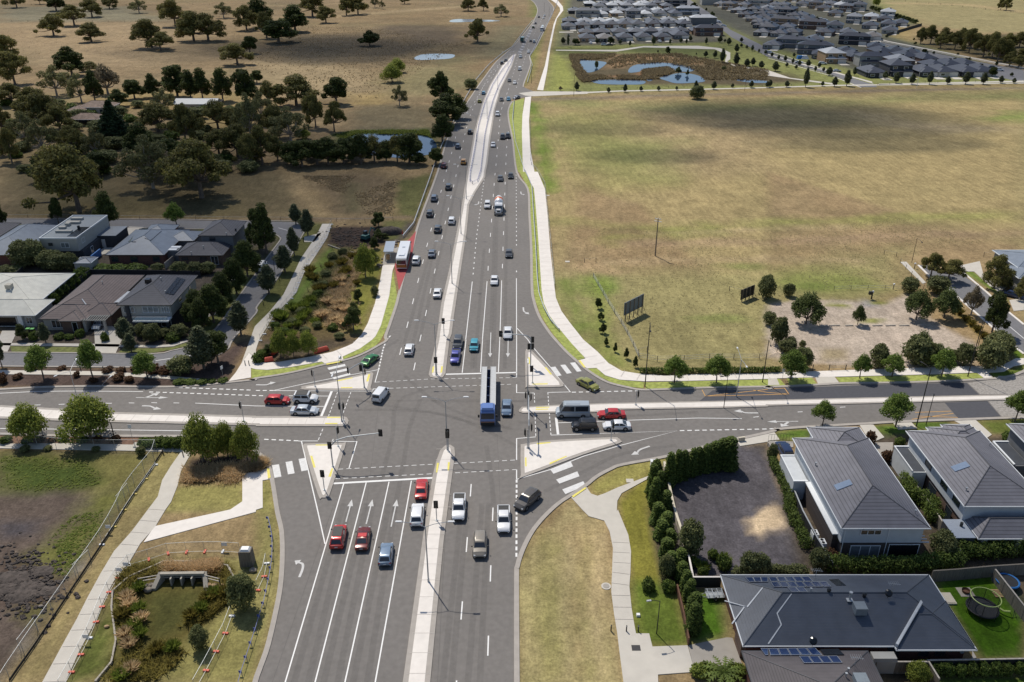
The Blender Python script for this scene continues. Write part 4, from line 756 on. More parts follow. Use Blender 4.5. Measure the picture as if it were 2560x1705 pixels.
grove('trees in front of the first row of houses', 'before the houses at the field edge', (3, 0), 'h 15 795 725 50; h 170 795 735 50; h 340 795 620 60; h 495 785 740 35; h 605 790 700 60; h 715 785 640 70; h 1165 760 660 60; h 1310 770 670 60; h 1470 770 650 60; h 1635 768 695 50; h 1800 768 655 70; h 1960 768 665 65; h 2120 760 690 50; h 2240 760 710 40; h 65 650 560 70; h 170 610 570 40; h 255 630 590 40; h 555 690 610 70; h 35 520 475 30; h 95 545 500 30; h 155 560 505 35; h 225 580 530 30; h 285 600 550 40; h 365 610 545 50; h 430 650 600 30; h 465 620 570 35; h 505 655 610 30; h 785 690 610 40; h 900 700 640 50; h 1065 720 650 60; h 1780 700 640 40; d 2040 700 610 80; h 235 520 480 30')
grove('street trees of the upper right road', 'along the upper right road', (3, 0), 'd 1080 345 315 30; d 1300 460 430 30; d 1425 490 445 55; d 1705 560 525 45; d 1805 590 555 45; d 1940 610 580 40; d 2220 695 660 35; d 2080 600 560 30; d 1835 550 520 30; d 1510 495 465 25; d 1340 410 380 30; d 1730 500 480 30; d 625 270 235 45; d 445 190 150 45; d 570 245 215 30')
grove('dark gums of the far right', 'in the dark stand at the far right', (3, 0), 'g 1390 400 250 130; g 1480 400 225 170; g 1600 400 250 150; g 1570 440 300 160; g 1700 450 280 170; g 1760 430 255 170; g 1830 480 260 190; g 1900 450 300 180; g 1960 520 320 200; g 2040 530 300 180; g 2090 560 350 190; g 2160 560 360 180; g 2200 600 470 160; g 2280 620 500 160; g 2060 430 290 170; g 2180 430 300 160; g 2290 430 290 160; g 2170 95 -20 130; g 2120 90 -20 80; g 2334 560 440 180')
grove('dark hedge trees behind the far houses', 'behind the houses at the field corner', (3, 0), ';'.join('d %d %d %d 60' % (950 + i * 28, 90 + i * 9, 50 + i * 9) for i in range(15)) + ';b 985 60 -40 70')
# stuff: ground plants nobody could count
def scatter(name, label, areas, n, size, leaf, h, seed=1, kind='stuff', cat=None):
    r = np.random.default_rng(seed); pts = []
    for A in areas:
        P = ccw(gs(A)); xs = [p[0] for p in P]; ys = [p[1] for p in P]; m = 0; want = n
        while m < want:
            q = np.stack([r.uniform(min(xs), max(xs), want), r.uniform(min(ys), max(ys), want)], 1); ins = np.zeros(want, bool)
            for i in range(len(P)):
                (x0, y0), (x1, y1) = P[i], P[(i + 1) % len(P)]; ins ^= ((y0 > q[:, 1]) != (y1 > q[:, 1])) & (q[:, 0] < (x1 - x0) * (q[:, 1] - y0) / (y1 - y0 + 1e-12) + x0)
            clump = np.sin(q[:, 0] / h / 6.2 + seed + 2 * np.sin(q[:, 1] / h / 9)) * np.sin(q[:, 1] / h / 7.7 + seed * 2 + 2 * np.sin(q[:, 0] / h / 5)) + r.normal(size=want) * .6
            q = q[ins & (clump > -.1)]; pts.append(q[:want - m]); m += len(q)
            if not len(q): break
    pts = np.concatenate(pts); m = len(pts); V = []; pts = pts + r.normal(size=pts.shape) * h * (1.0 if 'creek' in name or 'paddock' in name else .35)
    k = 7; ang = r.uniform(0, 6.28, (m, k)); l = r.uniform(.4, 1, (m, k)) * h; w = size
    for j in range(k):
        a = ang[:, j]; ll = l[:, j]; o = np.stack([pts[:, 0], pts[:, 1], np.zeros(m)], 1); d = np.stack([np.cos(a) * ll * .9, np.sin(a) * ll * .9, ll * (.5 if h < .6 else .85)], 1); p = np.stack([-np.sin(a), np.cos(a), np.zeros(m)], 1) * w
        V.append(np.stack([o - p, o + p, o + d + p * .3, o + d - p * .3], 1))
    V = np.stack(V, 1).reshape(-1, 3); i = np.arange(len(V) // 4) * 4
    me = bpy.data.meshes.new(name); me.from_pydata(V.tolist(), [], np.stack([i, i + 1, i + 2, i + 3], 1).tolist()); me.materials.append(M[leaf]); me.update()
    return tag(link(name, me), label, cat, kind=kind)
leafmat('leaf_dry', (.11, .09, .075), .3, (.19, .165, .14), trans=.6); leafmat('leaf_reed', (.05, .042, .035), .4, (.13, .11, .085), trans=.6); leafmat('leaf_scrub', (.065, .075, .04), .45, (.15, .15, .09), trans=.5); leafmat('leaf_turf', (.14, .13, .10), .3, (.22, .22, .17), trans=.6)
scatter('wetland_reeds', 'brown and straw reeds around the lagoons', ['20 520,500 950,490 880,540 600,545 640,640 700,690 1060,690 1300,700 1340,720 1200,728 800,722 650,760 590,700', '20 1000,500 1500,490 1900,560 2334,640 2334,730 1760,730 1680,640 1400,570 1100,590 870,640 880,560', '20 1190,640 1420,615 1480,650 1400,690 1200,700'], 2600, .22, 'leaf_reed', 1.2, 2)
scatter('creek_grasses', 'dry straw grasses along the creek bed', ['11 850,740 930,740 900,900 800,1100 840,1300 900,1400 760,1400 620,1300 700,1000'], 1500, .08, 'leaf_straw', 1.1, 3)
scatter('creek_sedges', 'dark olive sedges beside the creek', ['11 640,860 760,720 860,700 800,900 700,1000 620,1200 420,1400 300,1450 160,1400 160,1330 520,1150'], 1000, .08, 'leaf_scrub', 1.0, 4)
scatter('basin_sedges', 'gold and olive sedges round the drainage basin', ['03 1080,640 1180,520 1500,500 1520,560 1270,640 1180,700 1250,900 1330,1200 1700,1300 1500,1568 950,1568 1100,1300 1060,850', '03 1980,500 2090,520 2120,680 2040,860 1800,1050 1700,1040 1900,760 2060,700'], 600, .06, 'leaf_gold', .8, 5)
scatter('straw_grass_bed', 'straw coloured grasses behind the culvert rail', ['03 1500,500 1980,490 2000,560 1480,560'], 900, .05, 'leaf_straw', .9, 7)
scatter('corner_straw_grass', 'straw coloured grasses under the leafy trees', ['02 1690,1290 1700,1180 2334,1130 2334,1200 2210,1220 2200,1310', '12 0,1130 60,1120 70,1150 0,1190'], 900, .05, 'leaf_straw', 1.0, 8)
scatter('paddock_tussocks', 'dark dry tussocks in the far paddock', ['10 400,230 1100,260 1900,400 1600,560 1100,900 600,880 0,620 0,500'], 2600, .16, 'leaf_dry', .6, 9)
scatter('paddock_weeds', 'pale dry weeds across the left paddock', ['00 0,250 2334,300 2334,700 1200,720 500,560 0,500', '11 420,40 900,30 800,200', '11 900,200 1280,60 1230,400 1000,380'], 900, .12, 'leaf_dry', .5, 10)
scatter('pond_rushes', 'green rushes on the pond bank', ['10 700,1230 900,1195 1560,1190 1620,1260 1500,1230 900,1225 800,1270'], 1200, .15, 'leaf_bright', .8, 11)
scatter('field_grass', 'short tufts over the right-hand field', ['21 400,500 2334,480 2334,1500 1200,1540 700,1200', '31 0,450 1300,420 2000,650 1200,760 1200,1000 0,1150'], 2200, .05, 'leaf_turf', .22, 13)
scatter('site_weeds', 'green weeds on the building site', ['02 0,1060 700,1090 930,1230 900,1330 300,1380 0,1350', '03 650,60 950,0 900,200 600,600 400,560 550,420 420,300'], 600, .05, 'leaf_lime', .3, 14)
# tussocks one can tell apart in the basin
i = 0
for key, s_, d_ in (('tuss_straw', '03 1190,890 1150,1160 1185,1250 1160,820 1290,1020 1200,1480', 'straw coloured grass tussock in the drainage basin'), ('tuss_lime', '03 1240,1080 1270,930 1280,1160 1580,1280 1120,1540 1270,740 1950,790 1830,930', 'bright lime grass tussock in the drainage basin'),
                    ('tuss_gold', '03 1120,980 1440,1300 1900,830 2050,780 1750,990', 'dull gold grass tussock in the drainage basin'), ('tuss_lime', '23 1640,510 1740,560 1930,480', 'spiky yellow-green tussock in the garden bed below the cream wall'), ('tuss_gold', '31 1745,1300 1800,1360 1850,1400 1900,1450 1960,1510', 'golden tussock edging the gravel lot')):
    Q = gs(s_); Q.sort(key=lambda p: p[0])
    for j, p in enumerate(Q):
        o = first_or_copy(PROTO[key][0]); o.location = (*p, 0); o.scale = (1.7,) * 3; o.rotation_euler = (0, 0, i); i += 1
        tag(o, d_ + ', ' + ordinal(j) + ' from left', 'grass tussock', 'tussocks: ' + d_.split(' in ')[0])
for lab, key, cr, box, n_, sc_ in (('straw coloured grass clump in the creek bed', 'tuss_straw', (1, 1), (620, 900, 960, 1500), 14, 2.2), ('lime green rush clump beside the creek', 'tuss_lime', (1, 1), (230, 600, 1180, 1520), 14, 2.4), ('dull gold grass clump beside the creek', 'tuss_gold', (1, 1), (420, 900, 760, 1200), 16, 2.4)):
    rr = random.Random(len(lab)); T = sorted((rr.uniform(box[0], box[1]), rr.uniform(box[2], box[3])) for _ in range(n_))
    for j, (x, y) in enumerate(T):
        o = first_or_copy(PROTO[key][0]); o.location = (*g(*cr, x + (1200 - y) * .25, y), 0); o.scale = (sc_ * rr.uniform(.7, 1.2),) * 3; o.rotation_euler = (0, 0, j); tag(o, lab + ', ' + ordinal(j) + ' from left', 'grass tussock', 'clumps in the creek reserve')
grove('low shrubs in the creek reserve', 'among the creek grasses', (1, 1), 'u 700 800 740 90; u 790 760 700 80; l 560 1130 1080 90; u 620 1060 1000 90; u 420 1300 1240 100; l 500 1240 1190 90; u 330 1400 1340 100; l 260 1470 1420 90; l 700 1440 1390 90; u 640 960 900 90; u 560 1420 1370 80; l 830 980 940 60; u 450 1480 1420 100; u 760 1520 1470 90; l 180 1420 1370 80', 'bush')
def hedge(label, s_, w, h, leaf='leaf_hedge', n=4000, size=.15, name='hedge'):
    L_ = resample(gs(s_), w * .55); rr = random.Random(len(label)); cl = [(x + rr.uniform(-.1, .1), y + rr.uniform(-.1, .1), h * .5, w * .55 * rr.uniform(.85, 1.2), w * .55 * rr.uniform(.85, 1.2), h * .55 * rr.uniform(.85, 1.15)) for x, y, a in L_]
    return tag(link(name, leafmesh('hedge', cl, n, size, 3, leaf)), label, 'hedge')
hedge('clipped dark green hedge behind the right footpath', '22 1185,300 1400,305 1750,300 2334,295 32 100,290', 1.0, 1.1, n=6000)
hedge('bushy green hedge along the black gravel yard', '32 40,1130 120,1280 200,1480 33 180,0 260,170 340,340', 1.5, 1.6, n=6000)
hedge('rounded green hedge behind the big blue-grey roof', '33 560,540 800,560 1150,560 1700,510', 1.8, 2.2, n=8000)
hedge('leafy hedge between the two tall grey houses', '32 1240,1330 1300,1450 1500,1568 33 1450,60 1520,120', 1.8, 2.4, n=5000)
hedge('green hedge in front of the rear verandah', '33 1720,420 1950,430 2334,400 2600,400', 2.0, 2.4, n=7000)
hedge('low lime hedge beside the palm', '23 1680,1500 1820,1500', 1.4, 1.3, 'leaf_lime', n=2500)
hedge('second lime hedge right of the palm', '23 1930,1530 2060,1500', 1.4, 1.3, 'leaf_lime', n=2500)
hedge('dark hedge on the back fence of the yard', '23 2050,620 2334,600 33 300,590', 1.4, 1.5, 'leaf_olive', n=5000)
for j, (x, y) in enumerate(((1450, 1480), (1540, 1490), (1630, 1500), (1735, 1500), (1845, 1500), (1955, 1500), (2055, 1495), (2150, 1495), (2280, 1480))):
    plant('lowbush', 3, 3, x, y, y - 95, 70, 'young shrubs along the dark fence', 'small bright shrub against the dark fence, %s from the left' % ordinal(j), 'bush')
plant('bright', 3, 3, 1350, 1560, 1390, 220, None, 'leafy tree in the corner between the bottom fences'); plant('bush', 0, 3, 2225, 900, 620, 240, None, 'dark round bush beside the drainage basin', 'bush'); plant('bush', 0, 3, 1835, 1265, 1085, 160, None, 'small round bush below the dark one by the basin', 'bush')
plant('bush', 3, 3, 450, 540, 370, 160, None, 'bush in the corner of the black gravel yard', 'bush'); plant('bush', 3, 3, 1580, 420, 230, 230, None, 'silvery bush behind the tall grey house', 'bush'); plant('redbush', 3, 3, 590, 450, 370, 110, None, 'gold and red bush at the house corner', 'bush')
# palm
pr = empty('palm', (*g(2, 3, 1920, 1560), 0)); tag(pr, 'green palm with long arching fronds beside the driveway', 'palm'); MB().path([(0, 0, 0), (.05, 0, 1.3)], [.2, .16], 8).build('trunk', M['bark'], pr)
for k in range(13):
    a = k * 2.4; mb = MB(); P_ = []
    for t in np.linspace(0, 1, 8): rr_ = 2.6 * t; P_.append(Vector((math.cos(a) * rr_, math.sin(a) * rr_, 1.3 + 1.5 * t - 1.7 * t * t)))
    for i_ in range(7):
        d_ = Vector((-math.sin(a), math.cos(a), -.25)) * (.42 * math.sin((i_ + .8) / 8 * PI)); e_ = Vector((math.sin(a), -math.cos(a), -.25)) * (.42 * math.sin((i_ + .8) / 8 * PI)); m_ = P_[i_].lerp(P_[i_ + 1], .6) + Vector((math.cos(a), math.sin(a), 0)) * .25
        mb.poly([P_[i_], P_[i_ + 1], m_ + d_]); mb.poly([P_[i_ + 1], P_[i_], m_ + e_])
    mb.build('frond', M['leaf_hedge'], pr)
# ============================================================ VEHICLES
def paint_mat(n, c, rough=.28, metal=.15): return mat('paint_' + n, c, rough, metal, var=0, coat=.6)
PC = {'white': (.78, .78, .79), 'black': (.012, .012, .014), 'grey': (.085, .088, .095), 'silver': (.50, .53, .57), 'blue_grey': (.12, .15, .20), 'steel_blue': (.17, .24, .34), 'red': (.50, .03, .03), 'dark_red': (.13, .012, .012), 'maroon': (.11, .02, .025), 'taupe': (.27, .24, .20), 'brown_grey': (.11, .10, .09),
      'green': (.015, .16, .03), 'purple': (.085, .09, .36), 'turquoise': (.06, .33, .42), 'yellow_green': (.30, .29, .07), 'orange': (.52, .25, .04), 'yellow': (.40, .36, .04), 'sky': (.12, .33, .50), 'navy': (.02, .035, .09), 'teal': (.02, .09, .09), 'olive': (.11, .12, .03), 'dark': (.035, .038, .042), 'van_silver': (.40, .44, .48), 'mustard': (.30, .17, .035), 'cab_blue': (.13, .22, .50)}
for k_, c_ in PC.items(): paint_mat(k_, c_)
mat('glass', (.03, .035, .045), .07, var=0, spec=.8); mat('tyre', (.012, .012, .012), .9, var=0); mat('rim', (.30, .30, .31), .35, .7, var=0); mat('lamp_clear', (.55, .57, .6), .15, var=0); mat('lamp_red', (.25, .01, .01), .2, var=0)
mat('plastic_dark', (.015, .015, .016), .6, var=0); mat('plate', (.6, .6, .6), .6, var=0); mat('galv', (.42, .44, .46), .45, .5, var=.06)
TYPES = {  # L, half width, belt, roof z, [xa windscreen foot, xb windscreen head, xc rear head, xd rear foot], nose z, tail z, wheel x front/rear, wheel radius, ground clearance
    'sedan': (4.75, .91, .92, 1.44, (1.18, .42, -1.00, -1.72), .70, .90, 1.42, -1.38, .33, .20), 'coupe': (4.65, .91, .90, 1.36, (1.10, .30, -.80, -1.75), .68, .88, 1.38, -1.35, .34, .18),
    'hatch': (4.25, .89, .93, 1.47, (1.15, .45, -1.45, -2.00), .72, .93, 1.30, -1.30, .33, .2), 'suv': (4.70, .94, 1.06, 1.70, (1.20, .55, -1.75, -2.20), .88, 1.04, 1.42, -1.40, .38, .26),
    'jeep': (4.30, .92, 1.08, 1.74, (.98, .66, -1.85, -2.05), .98, 1.06, 1.33, -1.28, .40, .32), 'ute': (5.30, .94, 1.04, 1.76, (1.25, .62, -.75, -.98), .92, 1.04, 1.65, -1.55, .39, .3), 'pickup': (5.4, .95, 1.06, 1.78, (1.3, .68, -.65, -.88), .95, 1.06, 1.7, -1.6, .40, .3),
    'van': (4.55, .90, 1.10, 1.84, (1.60, .95, -2.10, -2.24), .86, 1.10, 1.40, -1.45, .33, .2), 'minibus': (5.9, 1.0, 1.28, 2.55, (2.35, 1.55, -2.82, -2.92), .95, 1.28, 1.95, -1.75, .36, .25)}
def car_proto(t):
    L_, w, hb, hr, (xa, xb, xc, xd), hn, ht, wf, wr_, rad, gc = TYPES[t]; root = empty('minibus' if t == 'minibus' else {'ute': 'pickup_truck', 'pickup': 'pickup_truck', 'van': 'van'}.get(t, 'car'), (0, 0, 0)); f = L_ / 2
    body = MB(); st = [(-f, .80, ht * .80, gc + .2), (-f + .06, .90, ht * .93, gc + .06), (-f + .30, .97, ht, gc), (xd, 1, hb * .995 if t not in ('ute', 'pickup') else ht, gc), ((xa + xd) / 2, 1, hb, gc), (xa, .99, hb, gc), ((xa + f) / 2 + .1, .97, (hb + hn) / 2 + .05, gc), (f - .34, .93, hn, gc), (f - .10, .84, hn * .88, gc + .05), (f, .70, hn * .72, gc + .14)]
    rings = []
    for x, k, h, z0 in st:
        W_ = w * k; b = len(body.v)
        for y, z in ((-W_ * .86, z0), (-W_ * .99, z0 + .12), (-W_, (z0 + h) * .52), (-W_ * .96, h - .10), (-W_ * .87, h - .015), (-W_ * .5, h + .02), (0, h + .03), (W_ * .5, h + .02), (W_ * .87, h - .015), (W_ * .96, h - .10), (W_, (z0 + h) * .52), (W_ * .99, z0 + .12), (W_ * .86, z0)): body.v.append((x, y, z))
        rings.append(b)
    for a, b in zip(rings, rings[1:]):
        for i in range(13): j = (i + 1) % 13; body.face((a + i, a + j, b + j, b + i))
    body.face([rings[0] + i for i in range(13)]); body.face([rings[-1] + i for i in range(13)][::-1])
    # dark arches and sills
    for x in (wf, wr_):
        for s_ in (-1, 1): body.tube((x, s_ * (w - .14), rad), (x, s_ * (w + .008), rad), rad + .07, rad + .07, 16, 1)
    # cabin
    wb, wt = w * .90, w * .74 if t not in ('van', 'minibus', 'jeep') else w * .86; zb = hb - .03
    lv = [(zb, xa, xd, wb), (zb + (hr - zb) * .82, xa + (xb - xa) * .84, xd + (xc - xd) * .84, wb + (wt - wb) * .84), (hr - .03, xb - .06, xc + .06, wt * .95), (hr, xb - .35, xc + .35, wt * .75)]; b0 = len(body.v)
    for z, x0, x1, y in lv:
        xm = (x0 + x1) / 2
        for p in ((x0, -y * .94), (xm, -y), (x1, -y * .95), (x1, y * .95), (xm, y), (x0, y * .94)): body.v.append((p[0], p[1], z))
    for q in range(3):
        for i in range(6): j = (i + 1) % 6; body.face((b0 + q * 6 + i, b0 + q * 6 + 6 + i, b0 + q * 6 + 6 + j, b0 + q * 6 + j))
    body.face([b0 + 18 + i for i in range(6)][::-1])
    if t in ('ute', 'pickup'):
        body.box((-f * .5 - .35, 0, ht + .045), (f - 1.0, w * 1.5, .06), m=2)
        for s_ in (-1, 1): body.box((-f * .5 - .35, s_ * w * .86, ht + .06), (f - .9, .10, .12))
        body.box((-f + .12, 0, ht + .06), (.1, w * 1.75, .12))
    if t == 'minibus': body.box((0, 0, hr + .03), (2.4, .9, .05))
    body.box((f - .04, 0, gc + .22), (.1, w * 1.2, .16), m=1); body.box((-f + .03, 0, gc + .2), (.08, w * 1.4, .14), m=1); body.box((-f - .015, 0, gc + .45), (.03, .4, .12), m=3); body.box((f - .0, 0, hn * .62), (.06, w * .8, .12), m=1)
    body.build('body', [M['paint_white'], M['plastic_dark'], M['plastic_dark'], M['plate']], root, 35)
    def glass(name, pts, off):
        c = sum((Vector(p) for p in pts), Vector()) / len(pts); n = (Vector(pts[1]) - Vector(pts[0])).cross(Vector(pts[2]) - Vector(pts[1])).normalized()
        if n.dot(Vector(off)) < 0: n = -n
        P = [tuple(c + (Vector(p) - c) * .96 + n * .018) for p in pts]; B = [tuple(Vector(p) - n * .03) for p in P]; mb = MB(); k = len(P); mb.v = P + B; mb.face(range(k)); mb.face([k + i for i in range(k)][::-1])
        for i in range(k): mb.face((i, (i + 1) % k, k + (i + 1) % k, k + i))
        mb.build(name, M['glass'], root)
    z1 = zb + .07; zt = lv[1][0] - .01; k0 = (z1 - zb) / (lv[1][0] - zb)
    X = lambda a, b, k: a + (b - a) * k
    y0 = X(wb, lv[1][3], k0) * .94; y1 = lv[1][3] * .94
    glass('windscreen', [(X(xa, lv[1][1], k0), -y0 * .97, z1), (X(xa, lv[1][1], k0), y0 * .97, z1), (lv[1][1], y1 * .97, zt), (lv[1][1], -y1 * .97, zt)], (1, 0, .5))
    xr0 = X(xd, lv[1][2], k0); glass('rear_window', [(xr0, -y0 * .9, z1), (lv[1][2], -y1 * .9, zt), (lv[1][2], y1 * .9, zt), (xr0, y0 * .9, z1)], (-1, 0, .3))
    for s_ in (-1, 1):
        xm = (xa + xd) / 2
        for (a, a2, b, b2) in (((xa - .28, lv[1][1] - .16, xm + .03, xm + .03), (xm - .05, xm - .05, xd + .30, lv[1][2] + .2)) if t != 'van' else ((xa - .28, lv[1][1] - .16, .55, .55),)):
            yy = lambda x, top: s_ * ((lv[1][3] if top else X(wb, lv[1][3], k0)) * (1 - .055 * abs(x - xm) / (xa - xm)) + .004)
            glass('side_window', [(a, yy(a, 0), z1), (b, yy(b, 0), z1), (b2, yy(b2, 1), zt), (a2, yy(a2, 1), zt)], (0, s_, .2))
    for x in (wf, wr_):
        for s_ in (-1, 1):
            wm = MB().tube((x, s_ * (w - .2), rad), (x, s_ * (w + .022), rad), rad, rad * .96, 16).build('wheel', M['tyre'], root)
            rm = MB(); yq = s_ * (w + .03); rm.tube((x, s_ * (w - .02), rad), (x, yq, rad), rad * .62, rad * .60, 12)
            for k in range(5): a = k * 1.257; rm.box((x + math.cos(a) * rad * .3, yq, rad + math.sin(a) * rad * .3), (.05, .015, .05))
            rm.build('rim', M['rim'], wm)
    for s_ in (-1, 1):
        MB().box((f - .14, s_ * w * .66, hn * .80), (.2, w * .34, .13), rz=-s_ * .35).build('headlight', M['lamp_clear'], root)
        MB().box((-f + .05, s_ * w * .72, ht * .80), (.1, w * .32, .13), rz=s_ * .2).build('tail_light', M['lamp_red'], root)
        MB().box((xa - .28, s_ * (w + .10), hb + .05), (.12, .2, .13)).build('mirror', M['plastic_dark'], root)
    return root
CARP = {t: car_proto(t) for t in TYPES}
for o_ in CARP.values():
    for c_ in (o_, *o_.children): KIDS[c_] = list(c_.children)
ROOFS = {}
def paint_over(root, m, roof=None):
    for ch in root.children:
        if ch.name.split('.')[0] == 'body':
            s = ch.material_slots[0]; s.link = 'OBJECT'; s.material = M['paint_' + m]
LANE = gs('13 1900,1568 12 2000,900 11 2100,1568 2180,600 2225,0 10 2250,1200 2270,900 2334,650 20 60,560 130,350 250,150 290,40 200,-40'); LANE_L = gs('13 900,1568 12 1300,500 11 1500,1200 1600,700 1760,60 10 1870,1250 2010,880 2180,640 2334,480 20 100,380 210,250 260,100 250,0')
def lane_dir(x, y, P):
    best = 1e9; a = PI / 2
    for (x0, y0), (x1, y1) in zip(P, P[1:]):
        d = Vector((x1 - x0, y1 - y0)); t = min(1, max(0, (Vector((x, y)) - Vector((x0, y0))).dot(d) / d.length_squared)); q = (Vector((x0, y0)) + d * t - Vector((x, y))).length
        if q < best: best = q; a = math.atan2(d.y, d.x)
    return a
def car(t, col, c, r, x, y, head, label, cat='car', grp=None, sc=1.):
    """head: 'N' away along the road, 'S' toward us, 'E', 'W', or the survey point the nose looks at"""
    X, Y = g(c, r, x, y, .75)
    if head == 'N': a = lane_dir(X, Y, LANE_L)
    elif head == 'S': a = lane_dir(X, Y, LANE) + PI
    elif head == 'E': a = -.02
    elif head == 'W': a = PI + .0
    elif isinstance(head, tuple): q = g(c, r, head[0], head[1], .75); a = math.atan2(q[1] - Y, q[0] - X)
    else: a = head
    o = first_or_copy(CARP[t]); o.location = (X, Y, .035); o.rotation_euler = (0, 0, a); o.scale = (sc,) * 3; paint_over(o, col); tag(o, label, cat, grp); return o
NB, SB = 'cars driving away up the main road', 'cars coming down the main road'; QW, QE = 'cars waiting on the left arm', 'vehicles waiting on the right arm'; LL = 'vehicles on the lower left carriageway'
black_roofed = car('suv', 'red', 1, 3, 752, 235, 'N', 'red four-wheel drive with a black roof, leftmost of the lower lanes', grp=LL)
MB().box((-.25, 0, 1.725), (2.0, 1.25, .03)).build('roof_panel', M['plastic_dark'], black_roofed)
o_ = car('coupe', 'dark_red', 1, 3, 975, 245, 'N', 'dark red coupe with a bright red roof between two lane lines', grp=LL); MB().box((-.35, 0, 1.375), (.75, 1.15, .03)).build('roof_panel', M['paint_red'], o_)
car('hatch', 'steel_blue', 1, 3, 1185, 390, 'N', 'steel blue hatchback, lowest car of the lower left lanes', grp=LL)
car('suv', 'white', 1, 3, 1470, 35, 'N', 'white wagon waiting behind the red sedan beside the median', grp=LL)
car('sedan', 'red', 1, 2, 1508, 1345, 'N', 'bright red sedan stopped across the lower stop line', grp=LL)
car('pickup', 'white', 1, 3, 1850, -30, 'S', 'white pickup with a black tray cover beside the lower median', 'pickup', 'vehicles on the lower right carriageway')
car('ute', 'white', 1, 3, 2258, 80, 'S', 'white utility near the dashed turning line below the junction', 'pickup', 'vehicles on the lower right carriageway').scale = (1, 1, 1)
car('suv', 'taupe', 1, 3, 2042, 310, 'S', 'taupe wagon with a pale bonnet heading down the lower right lanes', grp='vehicles on the lower right carriageway')
car('suv', 'brown_grey', 2, 2, 140, 1452, (40, 1540), 'grey-brown wagon turning out of the slip lane by the zebra crossing', sc=1.02)
car('hatch', 'red', 1, 2, 195, 540, 'E', 'red hatchback waiting behind the white jeep', grp=QW)
o_ = car('jeep', 'white', 1, 2, 452, 528, 'E', 'white jeep with a dark roof at the left stop line', grp=QW); MB().box((-.55, 0, 1.765), (2.0, 1.5, .04)).build('roof_panel', M['plastic_dark'], o_)
car('sedan', 'silver', 1, 2, 442, 635, 'E', 'pale silver sedan beside the white jeep and the median', grp=QW)
car('van', 'white', 1, 2, 1137, 492, R(75), 'small white van crossing the middle of the junction', 'van', sc=.96)
car('hatch', 'white', 1, 2, 1397, 78, 'N', 'white hatchback with a dark rear window just past the junction', grp=NB)
car('coupe', 'green', 1, 2, 1038, 172, (1110, 115), 'bright green coupe turning left past the zebra crossing')
car('ute', 'purple', 1, 2, 1818, 145, 'S', 'violet blue utility first in the queue beside the median', 'pickup', SB, .93)
car('suv', 'grey', 1, 2, 1840, 20, 'S', 'grey wagon close behind the violet blue utility', grp=SB); car('hatch', 'turquoise', 1, 2, 1990, 42, 'S', 'turquoise hatchback waiting near the upper stop line', grp=SB)
car('sedan', 'steel_blue', 1, 2, 2286, 608, 'S', 'steel blue sedan beside the long car carrier'); car('sedan', 'white', 1, 1, 2295, 1458, 'S', 'white sedan with a dark roof under the traffic light arm', grp=SB)
car('minibus', 'van_silver', 2, 2, 553, 655, 'W', 'silver high-roofed minibus at the right stop line', 'minibus', QE, .98); car('sedan', 'red', 2, 2, 905, 668, 'W', 'red sedan waiting behind the silver minibus', grp=QE)
car('jeep', 'black', 2, 2, 660, 775, 'W', 'black boxy four-wheel drive below the silver minibus', grp=QE); car('coupe', 'white', 2, 2, 955, 770, 'W', 'white coupe with a black roof behind the black four-wheel drive', grp=QE)
car('sedan', 'yellow_green', 2, 2, 692, 395, (780, 440), 'yellow-green sedan leaving the right slip lane below the zebra crossing')
